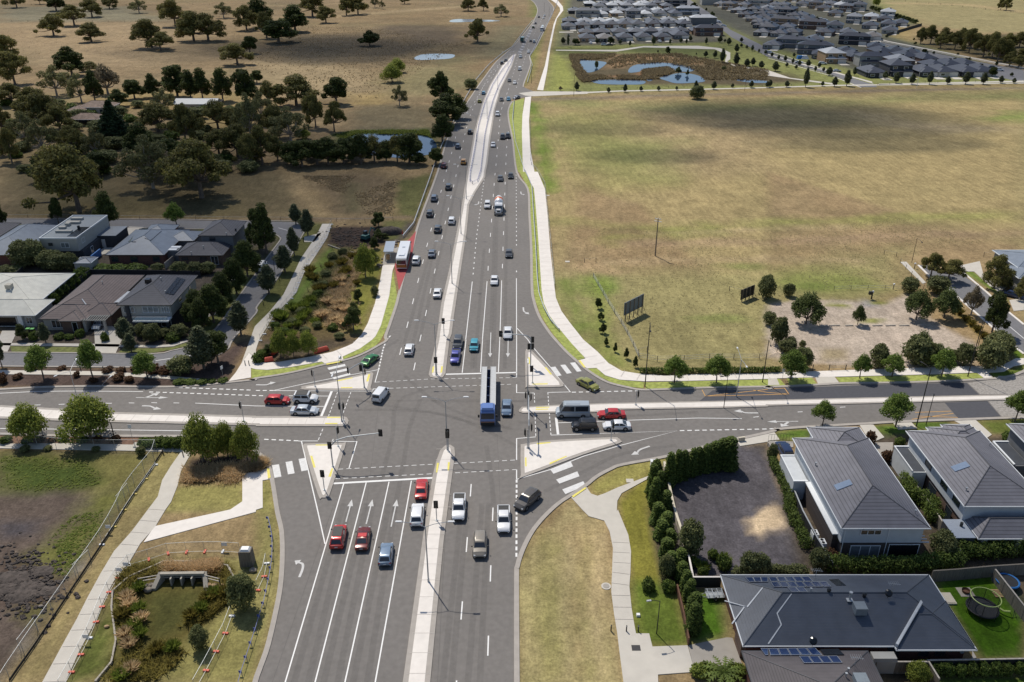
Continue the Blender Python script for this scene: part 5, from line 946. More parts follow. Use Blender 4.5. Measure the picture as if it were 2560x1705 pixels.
for t_, c_, r_, x_, y_, h_, l_ in (('suv', 'white', 11, 1460, 800, 'N', 'white wagon beside the bus'), ('sedan', 'blue_grey', 11, 1603, 735, 'N', 'blue-grey sedan level with the bus shelter'), ('sedan', 'white', 11, 1653, 1095, 'N', 'white sedan beside the median below the bus bay'), ('suv', 'white', 11, 1784, 440, 'N', 'white wagon with roof bars beside the narrow median'),
        ('suv', 'grey', 11, 1657, 515, 'N', 'dark grey wagon above the blue-grey sedan'), ('suv', 'grey', 11, 1586, 374, 'N', 'dark grey wagon in the kerb lane opposite the creek field'), ('suv', 'blue_grey', 11, 1625, 235, 'N', 'dark blue-grey wagon next to the left barrier'), ('suv', 'grey', 11, 1755, 132, 'N', 'grey wagon left of the start of the narrow median'),
        ('suv', 'white', 11, 2110, 298, 'S', 'white wagon left of the concrete mixer'), ('sedan', 'white', 11, 2173, 980, 'S', 'white sedan with a dark glass roof alone in the middle lanes'), ('sedan', 'grey', 11, 2306, 735, 'S', 'grey sedan in the kerb lane opposite the bus'), ('sedan', 'grey', 11, 2228, 53, 'S', 'grey sedan above the concrete mixer'), ('sedan', 'dark', 11, 2322, 30, 'S', 'charcoal sedan level with the tip of the wire fence'),
        ('suv', 'maroon', 10, 1715, 1507, 'N', 'maroon wagon in the kerb lane'), ('suv', 'orange', 10, 1893, 1472, 'N', 'orange-yellow wagon beside the wire fence'), ('suv', 'blue_grey', 10, 1841, 1332, 'N', 'blue-grey wagon above the orange one'), ('suv', 'dark', 10, 1952, 1200, 'N', 'charcoal wagon beside the wire fence'), ('hatch', 'yellow', 10, 2040, 918, 'N', 'yellow hatchback far up the left carriageway'), ('hatch', 'sky', 10, 2077, 844, 'N', 'light blue hatchback above the yellow one'),
        ('suv', 'grey', 10, 2245, 572, 'N', 'grey wagon where the road bends'), ('sedan', 'dark', 10, 2278, 547, 'N', 'dark sedan just ahead of the grey wagon at the bend'), ('sedan', 'white', 10, 2162, 1315, 'S', 'white sedan right of the lamp post in the fenced median'), ('suv', 'dark', 10, 2248, 1246, 'S', 'charcoal wagon, left of two side by side'), ('suv', 'dark', 10, 2297, 1238, 'S', 'charcoal wagon, right of two side by side'),
        ('suv', 'white', 10, 2202, 1038, 'S', 'white wagon above the two charcoal wagons'), ('sedan', 'grey', 10, 2237, 903, 'S', 'grey sedan beside the sky blue hatchback'), ('hatch', 'sky', 10, 2302, 900, 'S', 'sky blue hatchback below the side road'), ('sedan', 'grey', 10, 2310, 730, 'S', 'grey sedan below the white wagon at the side road'), ('sedan', 'white', 20, 25, 750, 'S', 'white sedan level with the side road kerb'),
        ('van', 'white', 20, 70, 628, 'S', 'white van below the zigzag in the guard rail'), ('suv', 'silver', 20, 78, 516, 'S', 'silver wagon beside the tip of the painted island'), ('suv', 'white', 20, 150, 472, 'S', 'white wagon beside the painted island'), ('van', 'silver', 20, 202, 380, 'S', 'silver van coming round the bend'), ('sedan', 'dark', 20, 170, 370, 'S', 'dark sedan beside the silver van'),
        ('suv', 'olive', 20, 195, 248, 'N', 'olive wagon left of the white tanker'), ('sedan', 'grey', 20, 215, 210, 'N', 'grey sedan ahead of the olive wagon'), ('sedan', 'white', 20, 285, 162, 'S', 'white sedan above the tanker'), ('sedan', 'dark', 20, 245, 152, 'N', 'dark sedan at the top of the road'), ('sedan', 'silver', 20, 296, 140, 'S', 'silver sedan highest on the main road')):
    car(t_, c_, r_ // 10, r_ % 10, x_, y_, h_, l_, 'van' if t_ == 'van' else 'car', NB if h_ == 'N' else SB)
car('sedan', 'navy', 2, 0, 42, 886, (2, 898), 'navy sedan turning out of the side road', sc=1)
car('van', 'white', 1, 1, 48, 862, (95, 800), 'white van parked on the curving local street', 'van', sc=1.1); car('suv', 'navy', 3, 2, 150, 1000, R(92), 'navy wagon parked beside the grey two storey house', sc=1.0); car('sedan', 'silver', 0, 1, 905, 1378, R(-88), 'silver sedan parked under the slatted carport')
for t_, c_, r_, x_, y_, a_, l_ in (('hatch', 'white', 20, 718, 388, -85, 'white hatchback on a driveway in the first row of houses'), ('suv', 'silver', 20, 842, 405, 2, 'silver wagon parked at the kerb by the park path'), ('sedan', 'white', 20, 1346, 372, -80, 'white sedan on the driveway of the fifth front house'), ('suv', 'silver', 30, 15, 478, -30, 'silver wagon parked opposite the dark tiled house'), ('suv', 'white', 30, 500, 575, -10, 'white wagon on the drive of the pale roofed house'), ('sedan', 'silver', 30, 628, 642, -5, 'silver sedan turning into the street by the bollards'),
        ('suv', 'white', 30, 2110, 634, -17, 'white wagon at the far end of the upper right road'), ('suv', 'dark', 30, 2050, 615, -17, 'dark wagon just ahead of the white one on the upper road'), ('sedan', 'white', 30, 790, 287, -22, 'white sedan on the upper right road by the verge'), ('sedan', 'silver', 30, 402, 138, -30, 'silver sedan parked high on the upper right road'), ('suv', 'white', 30, 520, 180, -30, 'white wagon, right of two parked on the upper road'), ('suv', 'white', 30, 484, 172, -30, 'white wagon, left of two parked on the upper road'),
        ('sedan', 'silver', 30, 285, 565, -25, 'silver sedan below the blue tarpaulin'), ('van', 'white', 20, 1885, 200, -35, 'white van in the street between the estates'), ('sedan', 'silver', 20, 1930, 230, -35, 'silver sedan below the white van between the estates'), ('sedan', 'dark', 20, 890, 405, 2, 'dark sedan parked behind the silver wagon by the park'), ('sedan', 'navy', 31, 2240, 1110, -40, 'dark sedan parked under the tree on the far right drive'), ('suv', 'dark', 20, 465, 375, 90, 'dark wagon parked in the small car bay'), ('sedan', 'grey', 20, 515, 320, 90, 'grey sedan at the end of the small car bay')):
    car(t_, c_, r_ // 10, r_ % 10, x_, y_, R(a_), l_, 'van' if t_ == 'van' else 'car', 'cars parked in the estate streets')
# ---- lorries and the bus
def wheels(root, xs, w, rad):
    for x in xs:
        for s_ in (-1, 1):
            wm = MB().tube((x, s_ * (w - .3), rad), (x, s_ * w, rad), rad, rad, 14).build('wheel', M['tyre'], root); MB().tube((x, s_ * (w - .05), rad), (x, s_ * (w + .02), rad), rad * .5, rad * .4, 10).build('rim', M['rim'], wm)
def cab(root, paintm, x, L_, w, h, z0=.45):
    mb = MB(); prof = [(x - L_, z0), (x - .05, z0), (x, z0 + .5), (x - .02, z0 + (h - z0) * .42), (x - .28, h - .35), (x - .75, h - .02), (x - L_, h)]
    n = len(prof); b = 0
    for s_ in (-1, 1):
        for px_, pz in prof: mb.v.append((px_, s_ * w * (1 if pz < h * .6 else .93), pz))
    mb.face(range(n)); mb.face([n + i for i in range(n)][::-1])
    for i in range(n): mb.face((i, n + i, n + (i + 1) % n, (i + 1) % n))
    mb.build('cab', M['paint_' + paintm], root)
    za, zb_ = z0 + (h - z0) * .46, h - .5; MB().poly([(x + .01, -w * .88, za), (x + .01, w * .88, za), (x - .21, w * .84, zb_), (x - .21, -w * .84, zb_)]).build('windscreen', M['glass'], root)
    for s_ in (-1, 1):
        MB().box((x - .95, s_ * (w * .97 + .02), (za + zb_) / 2), (.85, .05, (zb_ - za) * .9)).build('side_window', M['glass'], root); MB().box((x - .1, s_ * (w + .22), h - .9), (.14, .3, .5)).build('mirror', M['plastic_dark'], root)
        MB().box((x + .03, s_ * w * .74, z0 + .22), (.08, .42, .2)).build('headlight', M['lamp_clear'], root)
X_, Y_ = g(1, 2, 2110, 810); Xr, Yr = g(1, 2, 2122, 330, .6)
tr = empty('car_transporter', (X_ + .05, Y_ + .3, .04), math.atan2(Y_ - Yr, X_ - Xr)); tag(tr, 'long car carrier with a blue cab and two pale empty ramps in mid junction', 'truck')
mat('ramp', (.42, .43, .44), .6, .2, var=.08)
cab(tr, 'cab_blue', 0, 2.6, 1.25, 3.1); MB().box((-1.4, 0, 3.25), (1.9, 2.1, .4), top=.85).build('wind_deflector', M['paint_cab_blue'], tr); MB().box((.03, 0, .75), (.1, 2.3, .5)).build('bumper', M['plastic_dark'], tr); MB().box((.09, 0, 1.15), (.03, 2.3, .1)).build('stripe', M['paint_orange'], tr)
LT = math.dist((X_, Y_), (Xr, Yr)); 
for s_ in (-1, 1):
    mb = MB(); mb.box((-3.3 - (LT - 3.3) / 2, s_ * .80, 2.35), (LT - 3.4, .98, .14)); 
    for e_ in (-.47, .47): mb.box((-3.3 - (LT - 3.3) / 2, s_ * .82 + e_, 2.45), (LT - 3.4, .05, .12))
    mb.build('ramp', M['ramp'], tr)
mb = MB(); mb.box((-3.2 - (LT - 3.3) / 2, 0, .95), (LT - 3.8, .5, .25))
for k in range(5): mb.box((-3.6 - k * (LT - 4) / 4.2, 0, 1.5), (.14, 1.0, 1.5)); mb.box((-3.6 - k * (LT - 4) / 4.2, 0, 2.26), (.16, 1.8, .1))
mb.build('chassis', M['paint_navy'], tr); wheels(tr, (-1.3, -4.2, -LT + 2.2, -LT + 3.5, -LT + 4.8), 1.24, .5)
for s_ in (-.9, .9): MB().box((-LT + .15, s_, .9), (.06, .4, .14)).build('tail_light', M['lamp_red'], tr)
X_, Y_ = g(1, 1, 2210, 415); a_ = lane_dir(X_, Y_, LANE) + PI; mx_ = empty('concrete_mixer', (X_, Y_ + 1.2, .04), a_); tag(mx_, 'white concrete mixer truck with an orange band round its drum', 'truck', SB)
mb = MB(); mb.box((-1.0, 0, 1.35), (1.8, 1.3, .75), top=.9); mb.box((-.3, 0, .95), (.9, 1.5, .5)); mb.build('bonnet', M['paint_white'], mx_, 40)
cab(mx_, 'white', -1.6, 1.9, 1.15, 2.9); MB().box((0.15, 0, .75), (.15, 2.3, .4)).build('bumper', M['rim'], mx_); MB().box((.02 - .1, 0, 1.3), (.08, .9, .5)).build('grille', M['plastic_dark'], mx_)
dr = MB()
for (x0, r0_, x1, r1_, m_) in ((-3.9, .65, -4.7, 1.2, 0), (-4.7, 1.2, -5.5, 1.32, 0), (-5.5, 1.32, -6.5, 1.27, 1), (-6.5, 1.27, -7.4, 1.05, 0), (-7.4, 1.05, -8.5, .55, 0)): dr.tube((x0, 0, 2.1 + (-3.9 - x0) * .22), (x1, 0, 2.1 + (-3.9 - x1) * .22), r0_, r1_, 20, m_)
mat('mixer_orange', (.6, .12, .02), .4, var=0)
dr.build('drum', [M['paint_white'], M['mixer_orange']], mx_, 40); MB().box((-5.8, 0, .95), (6.2, .9, .3)).build('chassis', M['plastic_dark'], mx_); MB().box((-8.7, 0, 2.4), (.7, .8, 1.0), top=1.4).build('hopper', M['paint_white'], mx_); wheels(mx_, (-.8, -5.6, -6.9), 1.22, .5)
X_, Y_ = g(2, 0, 272, 290); a_ = lane_dir(X_, Y_, LANE) + PI; tk = empty('tanker', (X_, Y_ + 2, .04), a_); tag(tk, 'white tanker truck near the top of the main road', 'truck', SB); cab(tk, 'white', 0, 2.2, 1.2, 2.9); mb = MB()
for x0, r0_, x1, r1_ in ((-2.8, .9, -3.2, 1.25), (-3.2, 1.25, -12.5, 1.25), (-12.5, 1.25, -12.9, .9)): mb.tube((x0, 0, 2.2), (x1, 0, 2.2), r0_, r1_, 18)
mb.build('tank', M['paint_white'], tk, 40); MB().box((-7.5, 0, .9), (9.5, .9, .3)).build('chassis', M['plastic_dark'], tk); wheels(tk, (-1.2, -3.6, -10, -11.3), 1.2, .5)
X_, Y_ = g(2, 0, 102, 375); a_ = lane_dir(X_, Y_, LANE_L); tt = empty('box_truck', (X_, Y_, .04), a_); tag(tt, 'dark teal box truck driving away at the bend', 'truck', NB); cab(tt, 'teal', 0, 1.9, 1.15, 2.6); mb = MB(); mb.box((-5.2, 0, 2.1), (6.2, 2.4, 2.5)); mb.build('cargo_box', M['paint_teal'], tt); MB().box((-5, 0, .75), (6.5, .9, .25)).build('chassis', M['plastic_dark'], tt); wheels(tt, (-1.1, -6.5), 1.15, .48)
# bus: front corner and tail from its roof line
Xa, Ya = g(1, 1, 1318, 852, .5); Xb, Yb = g(1, 1, 1425, 700, .5); XA, YA = g(1, 1, 1322, 790, 3.05); XB, YB = g(1, 1, 1368, 612, 3.05)
a_ = math.atan2(YB - YA, XB - XA); Lb = math.dist((XA, YA), (XB, YB)); Lb = max(10.5, min(12.5, Lb)); bs = empty('bus', (XA + math.cos(a_) * Lb / 2, YA + math.sin(a_) * Lb / 2, .16), a_)
tag(bs, 'white and orange bus stopped in the red bay beside the shelter', 'bus'); w_ = 1.25; h_ = 3.0; mb = MB(); f_ = Lb / 2
P_ = [(-f_, .35), (f_, .35), (f_, 1.6), (f_ - .15, h_ - .1), (f_ - .4, h_), (-f_ + .3, h_), (-f_ + .05, h_ - .2), (-f_, 1.6)]; n = len(P_)
for s_ in (-1, 1):
    for x, z in P_: mb.v.append((x, s_ * w_, z))
mb.face(range(n)); mb.face([n + i for i in range(n)][::-1])
for i in range(n): mb.face((i, n + i, n + (i + 1) % n, (i + 1) % n))
mb.build('body', M['paint_white'], bs); MB().box((-f_ - .01, 0, .95), (.06, 2.44, .75)).build('rear_panel', M['paint_mustard'], bs); MB().box((-f_ + .0, 0, 1.95), (.07, 2.2, .95)).build('rear_window', M['glass'], bs); MB().box((f_ + .01, 0, 1.7), (.05, 2.3, 1.5)).build('windscreen', M['glass'], bs)
for s_ in (-1, 1):
    for k in range(6): MB().box((-f_ + 1.3 + k * (Lb - 2.2) / 6 + .3, s_ * (w_ + .005), 1.95), ((Lb - 2.2) / 6 - .14, .03, .85)).build('side_window', M['glass'], bs)
    MB().box((0, s_ * (w_ + .004), .62), (Lb - .3, .02, .42)).build('skirt_stripe', M['paint_mustard'], bs); MB().box((-f_ - .03, s_ * 1.05, 1.35), (.05, .22, .4)).build('tail_light', M['lamp_red'], bs); MB().box((f_ + .25, s_ * 1.3, 2.4), (.2, .15, .5)).build('mirror', M['plastic_dark'], bs)
MB().box((-f_ + 2.4, 0, h_ + .1), (1.8, 1.5, .22), top=.9).build('air_conditioner', M['paint_white'], bs); MB().box((1.4, 0, h_ + .04), (.7, .7, .08)).build('roof_hatch', M['paint_silver'], bs); wheels(bs, (f_ - 2.4, -f_ + 3.0), 1.26, .48)
# small trailer in the side yard
X_, Y_ = g(2, 3, 1845, 800); t5 = empty('box_trailer', (X_, Y_, 0), R(3)); tag(t5, 'grey cage trailer on the lawn beside the blue-grey roof', 'trailer'); mb = MB(); mb.box((0, 0, .55), (2.2, 1.2, .06))
for s_ in (-1, 1):
    for z in (.75, .95): mb.box((0, s_ * .6, z), (2.2, .04, .04))
    for x in (-1.1, -.4, .4, 1.1): mb.box((x, s_ * .6, .75), (.04, .04, .45))
for k in range(4): mb.box((-.9 + k * .6, 0, .97), (.08, 1.2, .04))
mb.build('frame', M['galv'], t5); MB().path([(-1.1, .4, .5), (-2.0, 0, .45), (-1.1, -.4, .5)], .04, 5).build('drawbar', M['galv'], t5); wheels(t5, (0,), .72, .3)
# ============================================================ STREET FURNITURE
mat('pole_dark', (.015, .014, .016), .5, var=0); mat('timber', (.20, .16, .12), .9, var=.25, scale=4, objvar=.1); mat('timber_pale', (.42, .38, .33), .9, var=.2, scale=3)
mat('signal_black', (.008, .008, .008), .6, var=0); mat('lens_dark', (.03, .03, .03), .2, var=0); mat('white_paint', (.75, .75, .75), .5, var=0); mat('orange_block', (.70, .13, .07), .6, var=.1); mat('yellow_block', (.62, .48, .12), .6, var=.1)
mat('blue_flag', (.05, .08, .33), .6, var=0); mat('wire', (.40, .42, .44), .5, .4, var=0); mat('rail', (.50, .52, .56), .5, .4, var=.05); mat('barrier_red', (.55, .07, .04), .5, var=.1); mat('rope_purple', (.22, .24, .45), .6, var=0); mat('mesh_green', (.10, .14, .11), .8, var=.2, alpha=.45)
mat('chain_mesh', (.40, .42, .40), .7, var=0, alpha=.13); mat('cream_wall', lin(215, 205, 185), .85, var=.06); mat('dark_fence', (.022, .024, .028), .75, var=.08); mat('paling', (.17, .15, .125), .9, var=.3, scale=2, stretch=(6, 6, .3)); mat('brown_fence', (.13, .06, .035), .8, var=.2)
mat('concrete_dark', lin(170, 162, 150), .85, var=.1); mat('rock', (.26, .22, .18), .9, var=.25, scale=2); mat('rock_warm', (.40, .27, .15), .9, var=.25, scale=2); mat('sign_white', (.72, .73, .75), .5, var=0); mat('soil', (.075, .06, .052), .95, var=.4, scale=2, bump=1)
def hz(X0, Y0, py):
    """height at which a point above (X0, Y0) shows at survey row py"""
    v = (py - 852.5) / F; dy = math.cos(TH) - v * math.sin(TH); dz = -math.sin(TH) - v * math.cos(TH); return H + dz * Y0 / dy
def hc(c, r, x, yb, yt): X0, Y0 = g(c, r, x, yb); return X0, Y0, hz(X0, Y0, R0[r] + yt / 3.6469)
LG = 'double-armed street lamps along the median'
def double_lamp(c, r, x, yb, h, label, along='x', arm=3.3, grp=LG, sc_=None):
    X0, Y0 = g(c, r, x, yb); o = empty('street_lamp', (X0, Y0, .15)); tag(o, label, 'street lamp', grp); MB().tube((0, 0, 0), (0, 0, h), .10, .06, 8).tube((0, 0, 0), (0, 0, .5), .15, .13, 8).build('pole', M['galv'], o)
    for s_ in (-1, 1):
        P = [(s_ * arm * t, 0, h + .9 * t ** .6) for t in (0, .3, .6, .9)]; e = (s_ * (arm - .1), 0, h + .88)
        q = (lambda p: p) if along == 'x' else (lambda p: (0, p[0], p[2]))
        a = MB().path([q(p) for p in P], .04, 6).build('arm', M['galv'], o)
        d = (.85, .26, .10) if along == 'x' else (.26, .85, .10); MB().box(q(e), d, top=.8).build('lamp_head', M['sign_white'], a)
    return o
hh_ = {}
for c, r, x, yb, yt, lab in ((1, 3, 1573, 660, 165, 'double-armed street lamp, lowest in the southern median'), (1, 2, 1745, 1008, 570, 'double-armed street lamp on the tip of the southern median'), (1, 2, 1648, 318, -133, 'double-armed street lamp on the tip of the northern median'), (1, 1, 1788, 1020, 670, 'double-armed street lamp in the median opposite the bus bay'),
        (1, 1, 1870, 568, 250, 'double-armed street lamp in the median left of the concrete mixer'), (1, 1, 1918, 250, -40, 'double-armed street lamp at the start of the wire fence'), (1, 0, 2010, 1290, 1060, 'double-armed street lamp in the fenced median below the yellow car'), (1, 0, 2108, 1085, 885, 'double-armed street lamp in the fenced median by the white car'), (1, 0, 2205, 820, 665, 'double-armed street lamp in the fenced median near the side road'), (1, 0, 2298, 618, 575, 'double-armed street lamp where the median narrows at the bend')):
    X0, Y0, h_ = hc(c, r, x, yb, yt); double_lamp(c, r, x, yb, min(11.5, max(8, h_)), lab)
double_lamp(1, 2, 783, 745, 9.6, 'street lamp with lengthwise arms on the left median tip', 'y', grp=None); double_lamp(2, 2, 142, 632, 8.4, 'street lamp pole on the right median tip', 'y', .5, None)
for c, r, x, yb, xt, yt, arms, lab, mt in ((0, 2, 712, 560, 635, 285, ((720, 130), (505, 325)), 'silver street lamp with two long arms behind the left verge', 'galv'), (2, 2, 2045, 520, 2085, 180, ((2050, 55), (2140, 240)), 'pale street lamp with two arms on the right verge', 'galv'), (0, 2, 935, 430, 945, 410, ((1010, 328),), 'short pale street lamp in the left planting strip', 'galv'),
        (3, 1, 1310, 825, 1365, 603, ((1405, 640),), 'thin dark lamp post at the end of the footpath by the field', 'pole_dark'), (2, 2, 1212, 425, 1248, -160, ((1268, 40),), 'tall dark lamp post beside the clipped hedge', 'pole_dark'), (2, 2, 2283, 388, 2334, 0, ((2360, 50),), 'tall dark lamp post at the yellow box marking', 'pole_dark'), (2, 2, 1930, 622, 1967, 340, ((1915, 330),), 'dark lamp post on the narrow right median', 'pole_dark'),
        (3, 2, 1820, 335, 1968, -170, ((2000, -150),), 'tallest dark lamp post by the grass verge and cobbles', 'pole_dark'), (3, 2, 1352, 785, 1480, 262, ((1400, 200),), 'tall dark lamp post between the round trees and the grey house', 'pole_dark'), (3, 2, 1440, 775, 1512, 500, ((1515, 498),), 'shorter dark lamp post right of the tall one', 'pole_dark'), (2, 3, 1318, 1128, 1338, 830, ((1250, 824),), 'small black lamp post on the lawn by the concrete path', 'pole_dark'),
        (3, 1, 1905, 1620, 1968, 1340, ((1930, 1370),), 'thin dark lamp post beside the right local street', 'pole_dark'), (2, 0, 563, 880, 567, 680, (), 'dark timber pole beside the side road', 'pole_dark'), (2, 0, 177, 760, 175, 600, (), 'dark pole beside the zigzag guard rail', 'pole_dark'), (3, 0, 1355, 800, 1385, 590, (), 'white flagpole-like mast before the front houses', 'sign_white'), (2, 0, 2120, 830, 2135, 640, (), 'brown pole below the lagoons', 'timber'),
        (2, 0, 293, 110, 293, 20, (), 'lamp post at the top of the main road', 'pole_dark'), (2, 0, 338, 150, 340, 60, (), 'dark pole by the verge at the top bend', 'pole_dark'), (1, 1, 175, 930, 172, 800, (), 'slim dark post beside the parked white van', 'pole_dark'), (0, 1, 2262, 960, 2262, 820, (), 'slim dark post among the street trees', 'pole_dark')):
    X0, Y0, h_ = hc(c, r, x, yb, yt); o = empty('street_lamp' if arms else 'post', (X0, Y0, 0)); tag(o, lab, 'street lamp' if arms else 'post'); thick = .10 if h_ > 7 else .07
    MB().tube((0, 0, 0), (0, 0, h_), thick, thick * .65, 8).build('pole', M[mt], o)
    for ax, ay in arms:
        px, py = N(c, r, ax, ay); A = G(px, py, h_ + .3); v = Vector((A[0] - X0, A[1] - Y0, .3)); v = v if v.length < 4 else v.normalized() * 4
        if v.length < .5: v = Vector((.5, 0, .2))
        a = MB().path([(0, 0, h_ - .05), (v.x * .5, v.y * .5, h_ + .22), (v.x, v.y, h_ + .3)], .035, 6).build('arm', M[mt], o); MB().box((v.x, v.y, h_ + .27), (.6, .25, .1), rz=math.atan2(v.y, v.x), top=.8).build('lamp_head', M['sign_white' if mt == 'galv' else 'galv' if 'lawn' in lab else mt], a)
# power pole with cross-arms in the field
X0, Y0, h_ = hc(2, 1, 1305, 765, 425); o = empty('power_pole', (X0, Y0, 0)); tag(o, 'tall timber power pole with white cross-arms alone in the field', 'power pole'); MB().tube((0, 0, 0), (0, 0, h_), .17, .12, 8).build('pole', M['timber'], o)
for z, l in ((h_ - .1, 1.5), (h_ - .7, 1.9)): MB().box((0, 0, z), (l, .12, .12), rz=-.5).build('cross_arm', M['sign_white'], o)
for k in (-.6, 0, .6): MB().tube((k, -k * .5, h_), (k, -k * .5, h_ + .3), .06, .04, 6).build('insulator', M['sign_white'], o)
def signal_head(parent, p, face, lens=True, n=1):
    """a black backboard with three hooded lenses, facing angle 'face'"""
    mb = MB(); mb.box((0, 0, 0), (.10, .62, 1.25)); mb.box((.09, 0, 0), (.16, .30, 1.0)); h_ = mb.build('signal_head', M['signal_black'], parent); h_.location = p; h_.rotation_euler = (0, 0, face)
    for k in range(3): MB().tube((.17, 0, .3 - k * .3), (.19, 0, .3 - k * .3), .1, .1, 10).build('lens', M['lens_dark'], h_)
def signal(pt, yt, heads, label, arm=None, name='traffic_light', pole=True):
    """pt: survey pixel of the foot, yt: survey row of the top; heads: (row px, dx, dy, facing deg)"""
    X0, Y0 = G(*pt); h_ = hz(X0, Y0, yt); o = empty(name, (X0, Y0, .16)); tag(o, label, 'traffic light', 'traffic lights round the junction'); w_ = .11 if arm else .07
    MB().tube((0, 0, 0), (0, 0, h_), w_, w_ * .8, 8).tube((0, 0, 0), (0, 0, .08), .22, .22, 8).build('pole', M['galv'], o)
    for py, dx, dy, f in heads: signal_head(o, (dx, dy, min(h_, hz(X0, Y0 + dy, py))), R(f))
    if arm:
        dx, dy, rise = arm; MB().path([(0, 0, h_ - .3), (dx * .12, dy * .12, h_ + rise * .5), (dx * .35, dy * .35, h_ + rise * .85), (dx, dy, h_ + rise)], [.1, .1, .09, .07], 8).build('mast_arm', M['galv'], o); signal_head(o, (dx, dy, h_ + rise), R(arm_face))
    return o
def nn(c, r, x, y): return N(c, r, x, y)
signal(nn(1, 2, 540, 430), 850 + 285 / 3.6469, [(850 + 305 / 3.65, -.25, 0, 190)], 'traffic light at the left end of the upper left island')
arm_face = 200
signal(nn(1, 2, 988, 437), 850 + 215 / 3.6469, [(850 + 262 / 3.65, -.3, 0, 100), (850 + 297 / 3.65, .3, 0, 10)], 'traffic light with a bent mast arm on the upper left island', (-1.9, -3.2, .3))
arm_face = -95
o_ = signal(nn(1, 2, 702, 1160), 850 + 960 / 3.6469, [(850 + 970 / 3.65, -.1, -.2, -95)], 'traffic light with a long curved mast arm on the lower left island', (7.5, 1.2, 1.3))
signal(nn(1, 2, 750, 975), 850 + 800 / 3.6469, [(850 + 828 / 3.65, .2, 0, 0)], 'traffic light at the top corner of the lower left island'); signal(nn(1, 2, 625, 1375), 850 + 1190 / 3.6469, [(850 + 1228 / 3.65, 0, -.15, -95)], 'traffic light at the pointed foot of the lower left island')
signal(nn(1, 2, 1757, 1025), 850 + 835 / 3.6469, [(850 + 872 / 3.65, -.1, -.15, -90), (850 + 850 / 3.65, -.1, .2, 90)], 'twin headed traffic light on the lower median tip'); signal(nn(1, 3, 1648, 103), 850 + 1470 / 3.6469, [(850 + 1510 / 3.65, 0, -.15, -92)], 'traffic light in the lower median beside the white wagon')
signal(nn(1, 2, 1640, 325), 850 + 160 / 3.6469, [(850 + 190 / 3.65, .1, -.15, -90)], 'traffic light on the upper median tip'); signal(nn(1, 1, 1715, 1495), 430 + 1350 / 3.6469, [(430 + 1366 / 3.65, -.05, -.15, -90)], 'traffic light in the upper median left of the queue')
signal(nn(0, 2, 2225, 745), 850 + 570 / 3.6469, [(850 + 600 / 3.65, -.2, 0, 190)], 'traffic light on the left median behind the queue'); signal(nn(1, 2, 800, 742), 850 + 585 / 3.6469, [(850 + 607 / 3.65, -.45, 0, 170), (850 + 607 / 3.65, .15, 0, 10)], 'twin headed traffic light on the left median tip')
arm_face = 85
signal((1326.5, 917), 845, [(868, -.3, 0, 90), (868, .3, 0, 90), (851, .3, 0, 90)], 'traffic light with a mast arm on the upper right island', (-5.6, .2, .6)); signal((1331.4, 959), 915, [(924, -.2, -.1, -95)], 'small traffic light inside the upper right island')
signal((1320.5, 1026), 985, [(990, -.4, 0, 185), (994, .4, 0, -5)], 'twin headed traffic light on the right median tip'); arm_face = 0
signal((1322, 1122), 1065, [(1070, .35, 0, 5)], 'traffic light whose mast arm reaches over the right arm of the junction', (0.05, 8.5, .6)); signal((1318.5, 1122), 1076, [(1083, -.35, 0, 190)], 'traffic light at the left corner of the lower right island')
signal(nn(2, 2, 902, 922), 850 + 755 / 3.6469, [(850 + 785 / 3.65, .2, 0, 0)], 'traffic light at the far end of the lower right island'); signal(nn(2, 2, 1128, 598), 850 + 468 / 3.6469, [(850 + 497 / 3.65, .25, 0, 0)], 'traffic light on the right median beyond the minibus')
# ---- barriers and fences
def fence(name, label, line, h, step, postm, railm=None, rails=(), pr=.04, panel=None, cat='fence', z=0, rr_=.025, grp=None, posts='post', lean=0):
    P = gs(line) if isinstance(line, str) else line; L_ = resample(P, step); o = empty(name, (L_[0][0], L_[0][1], z)); tag(o, label, cat, grp); x0, y0 = L_[0][:2]; cnt = 0
    for x, y, a in L_[:100]: MB().tube((x - x0, y - y0, 0), (x - x0, y - y0, h), pr, pr, 5).build(posts, M[postm], o)
    for zr in rails: MB().path([(x - x0, y - y0, zr) for x, y, a in L_], rr_, 4).build('rail', M[railm], o)
    if panel:
        mb = MB()
        for (xa, ya, _), (xb, yb, _) in zip(L_, L_[1:]): mb.poly([(xa - x0, ya - y0, .05), (xb - x0, yb - y0, .05), (xb - x0, yb - y0, h - .03), (xa - x0, ya - y0, h - .03)])
        mb.build('mesh_panel', M[panel], o)
    return o
def guard(label, line, step=4., name='guard_rail', z=.0, rm='rail'):
    P = gs(line); L_ = resample(P, step); x0, y0 = L_[0][:2]; o = empty(name, (x0, y0, z)); tag(o, label, 'guard rail'); Q = [(x - x0, y - y0) for x, y, _ in resample(P, 1.5)]
    mb = MB(); n = len(Q)
    for (a, b) in zip(Q, Q[1:]):
        for z0, z1 in ((.48, .60), (.66, .78)): k = len(mb.v); mb.v += [(a[0], a[1], z0), (b[0], b[1], z0), (b[0] + .05, b[1], z1), (a[0] + .05, a[1], z1), (a[0] + .1, a[1], z0), (b[0] + .1, b[1], z0)]; mb.face((k, k + 1, k + 2, k + 3)); mb.face((k + 3, k + 2, k + 5, k + 4))
    mb.ribbon(Q, .14, .78, .80); mb.build('beam', M[rm], o)
    for x, y, a in L_[:100]: MB().box((x - x0 + .12, y - y0, .38), (.12, .14, .76)).build('post', M['blue_flag'] if 'right kerb' in label else M['galv'], o)
guard('steel guard rail in the grass verge of the right kerb', '20 20,920 5,1100 30,1300 110,1560 21 120,0 180,140 195,400 215,700 230,1000 245,1130 290,1260 350,1370 425,1455')
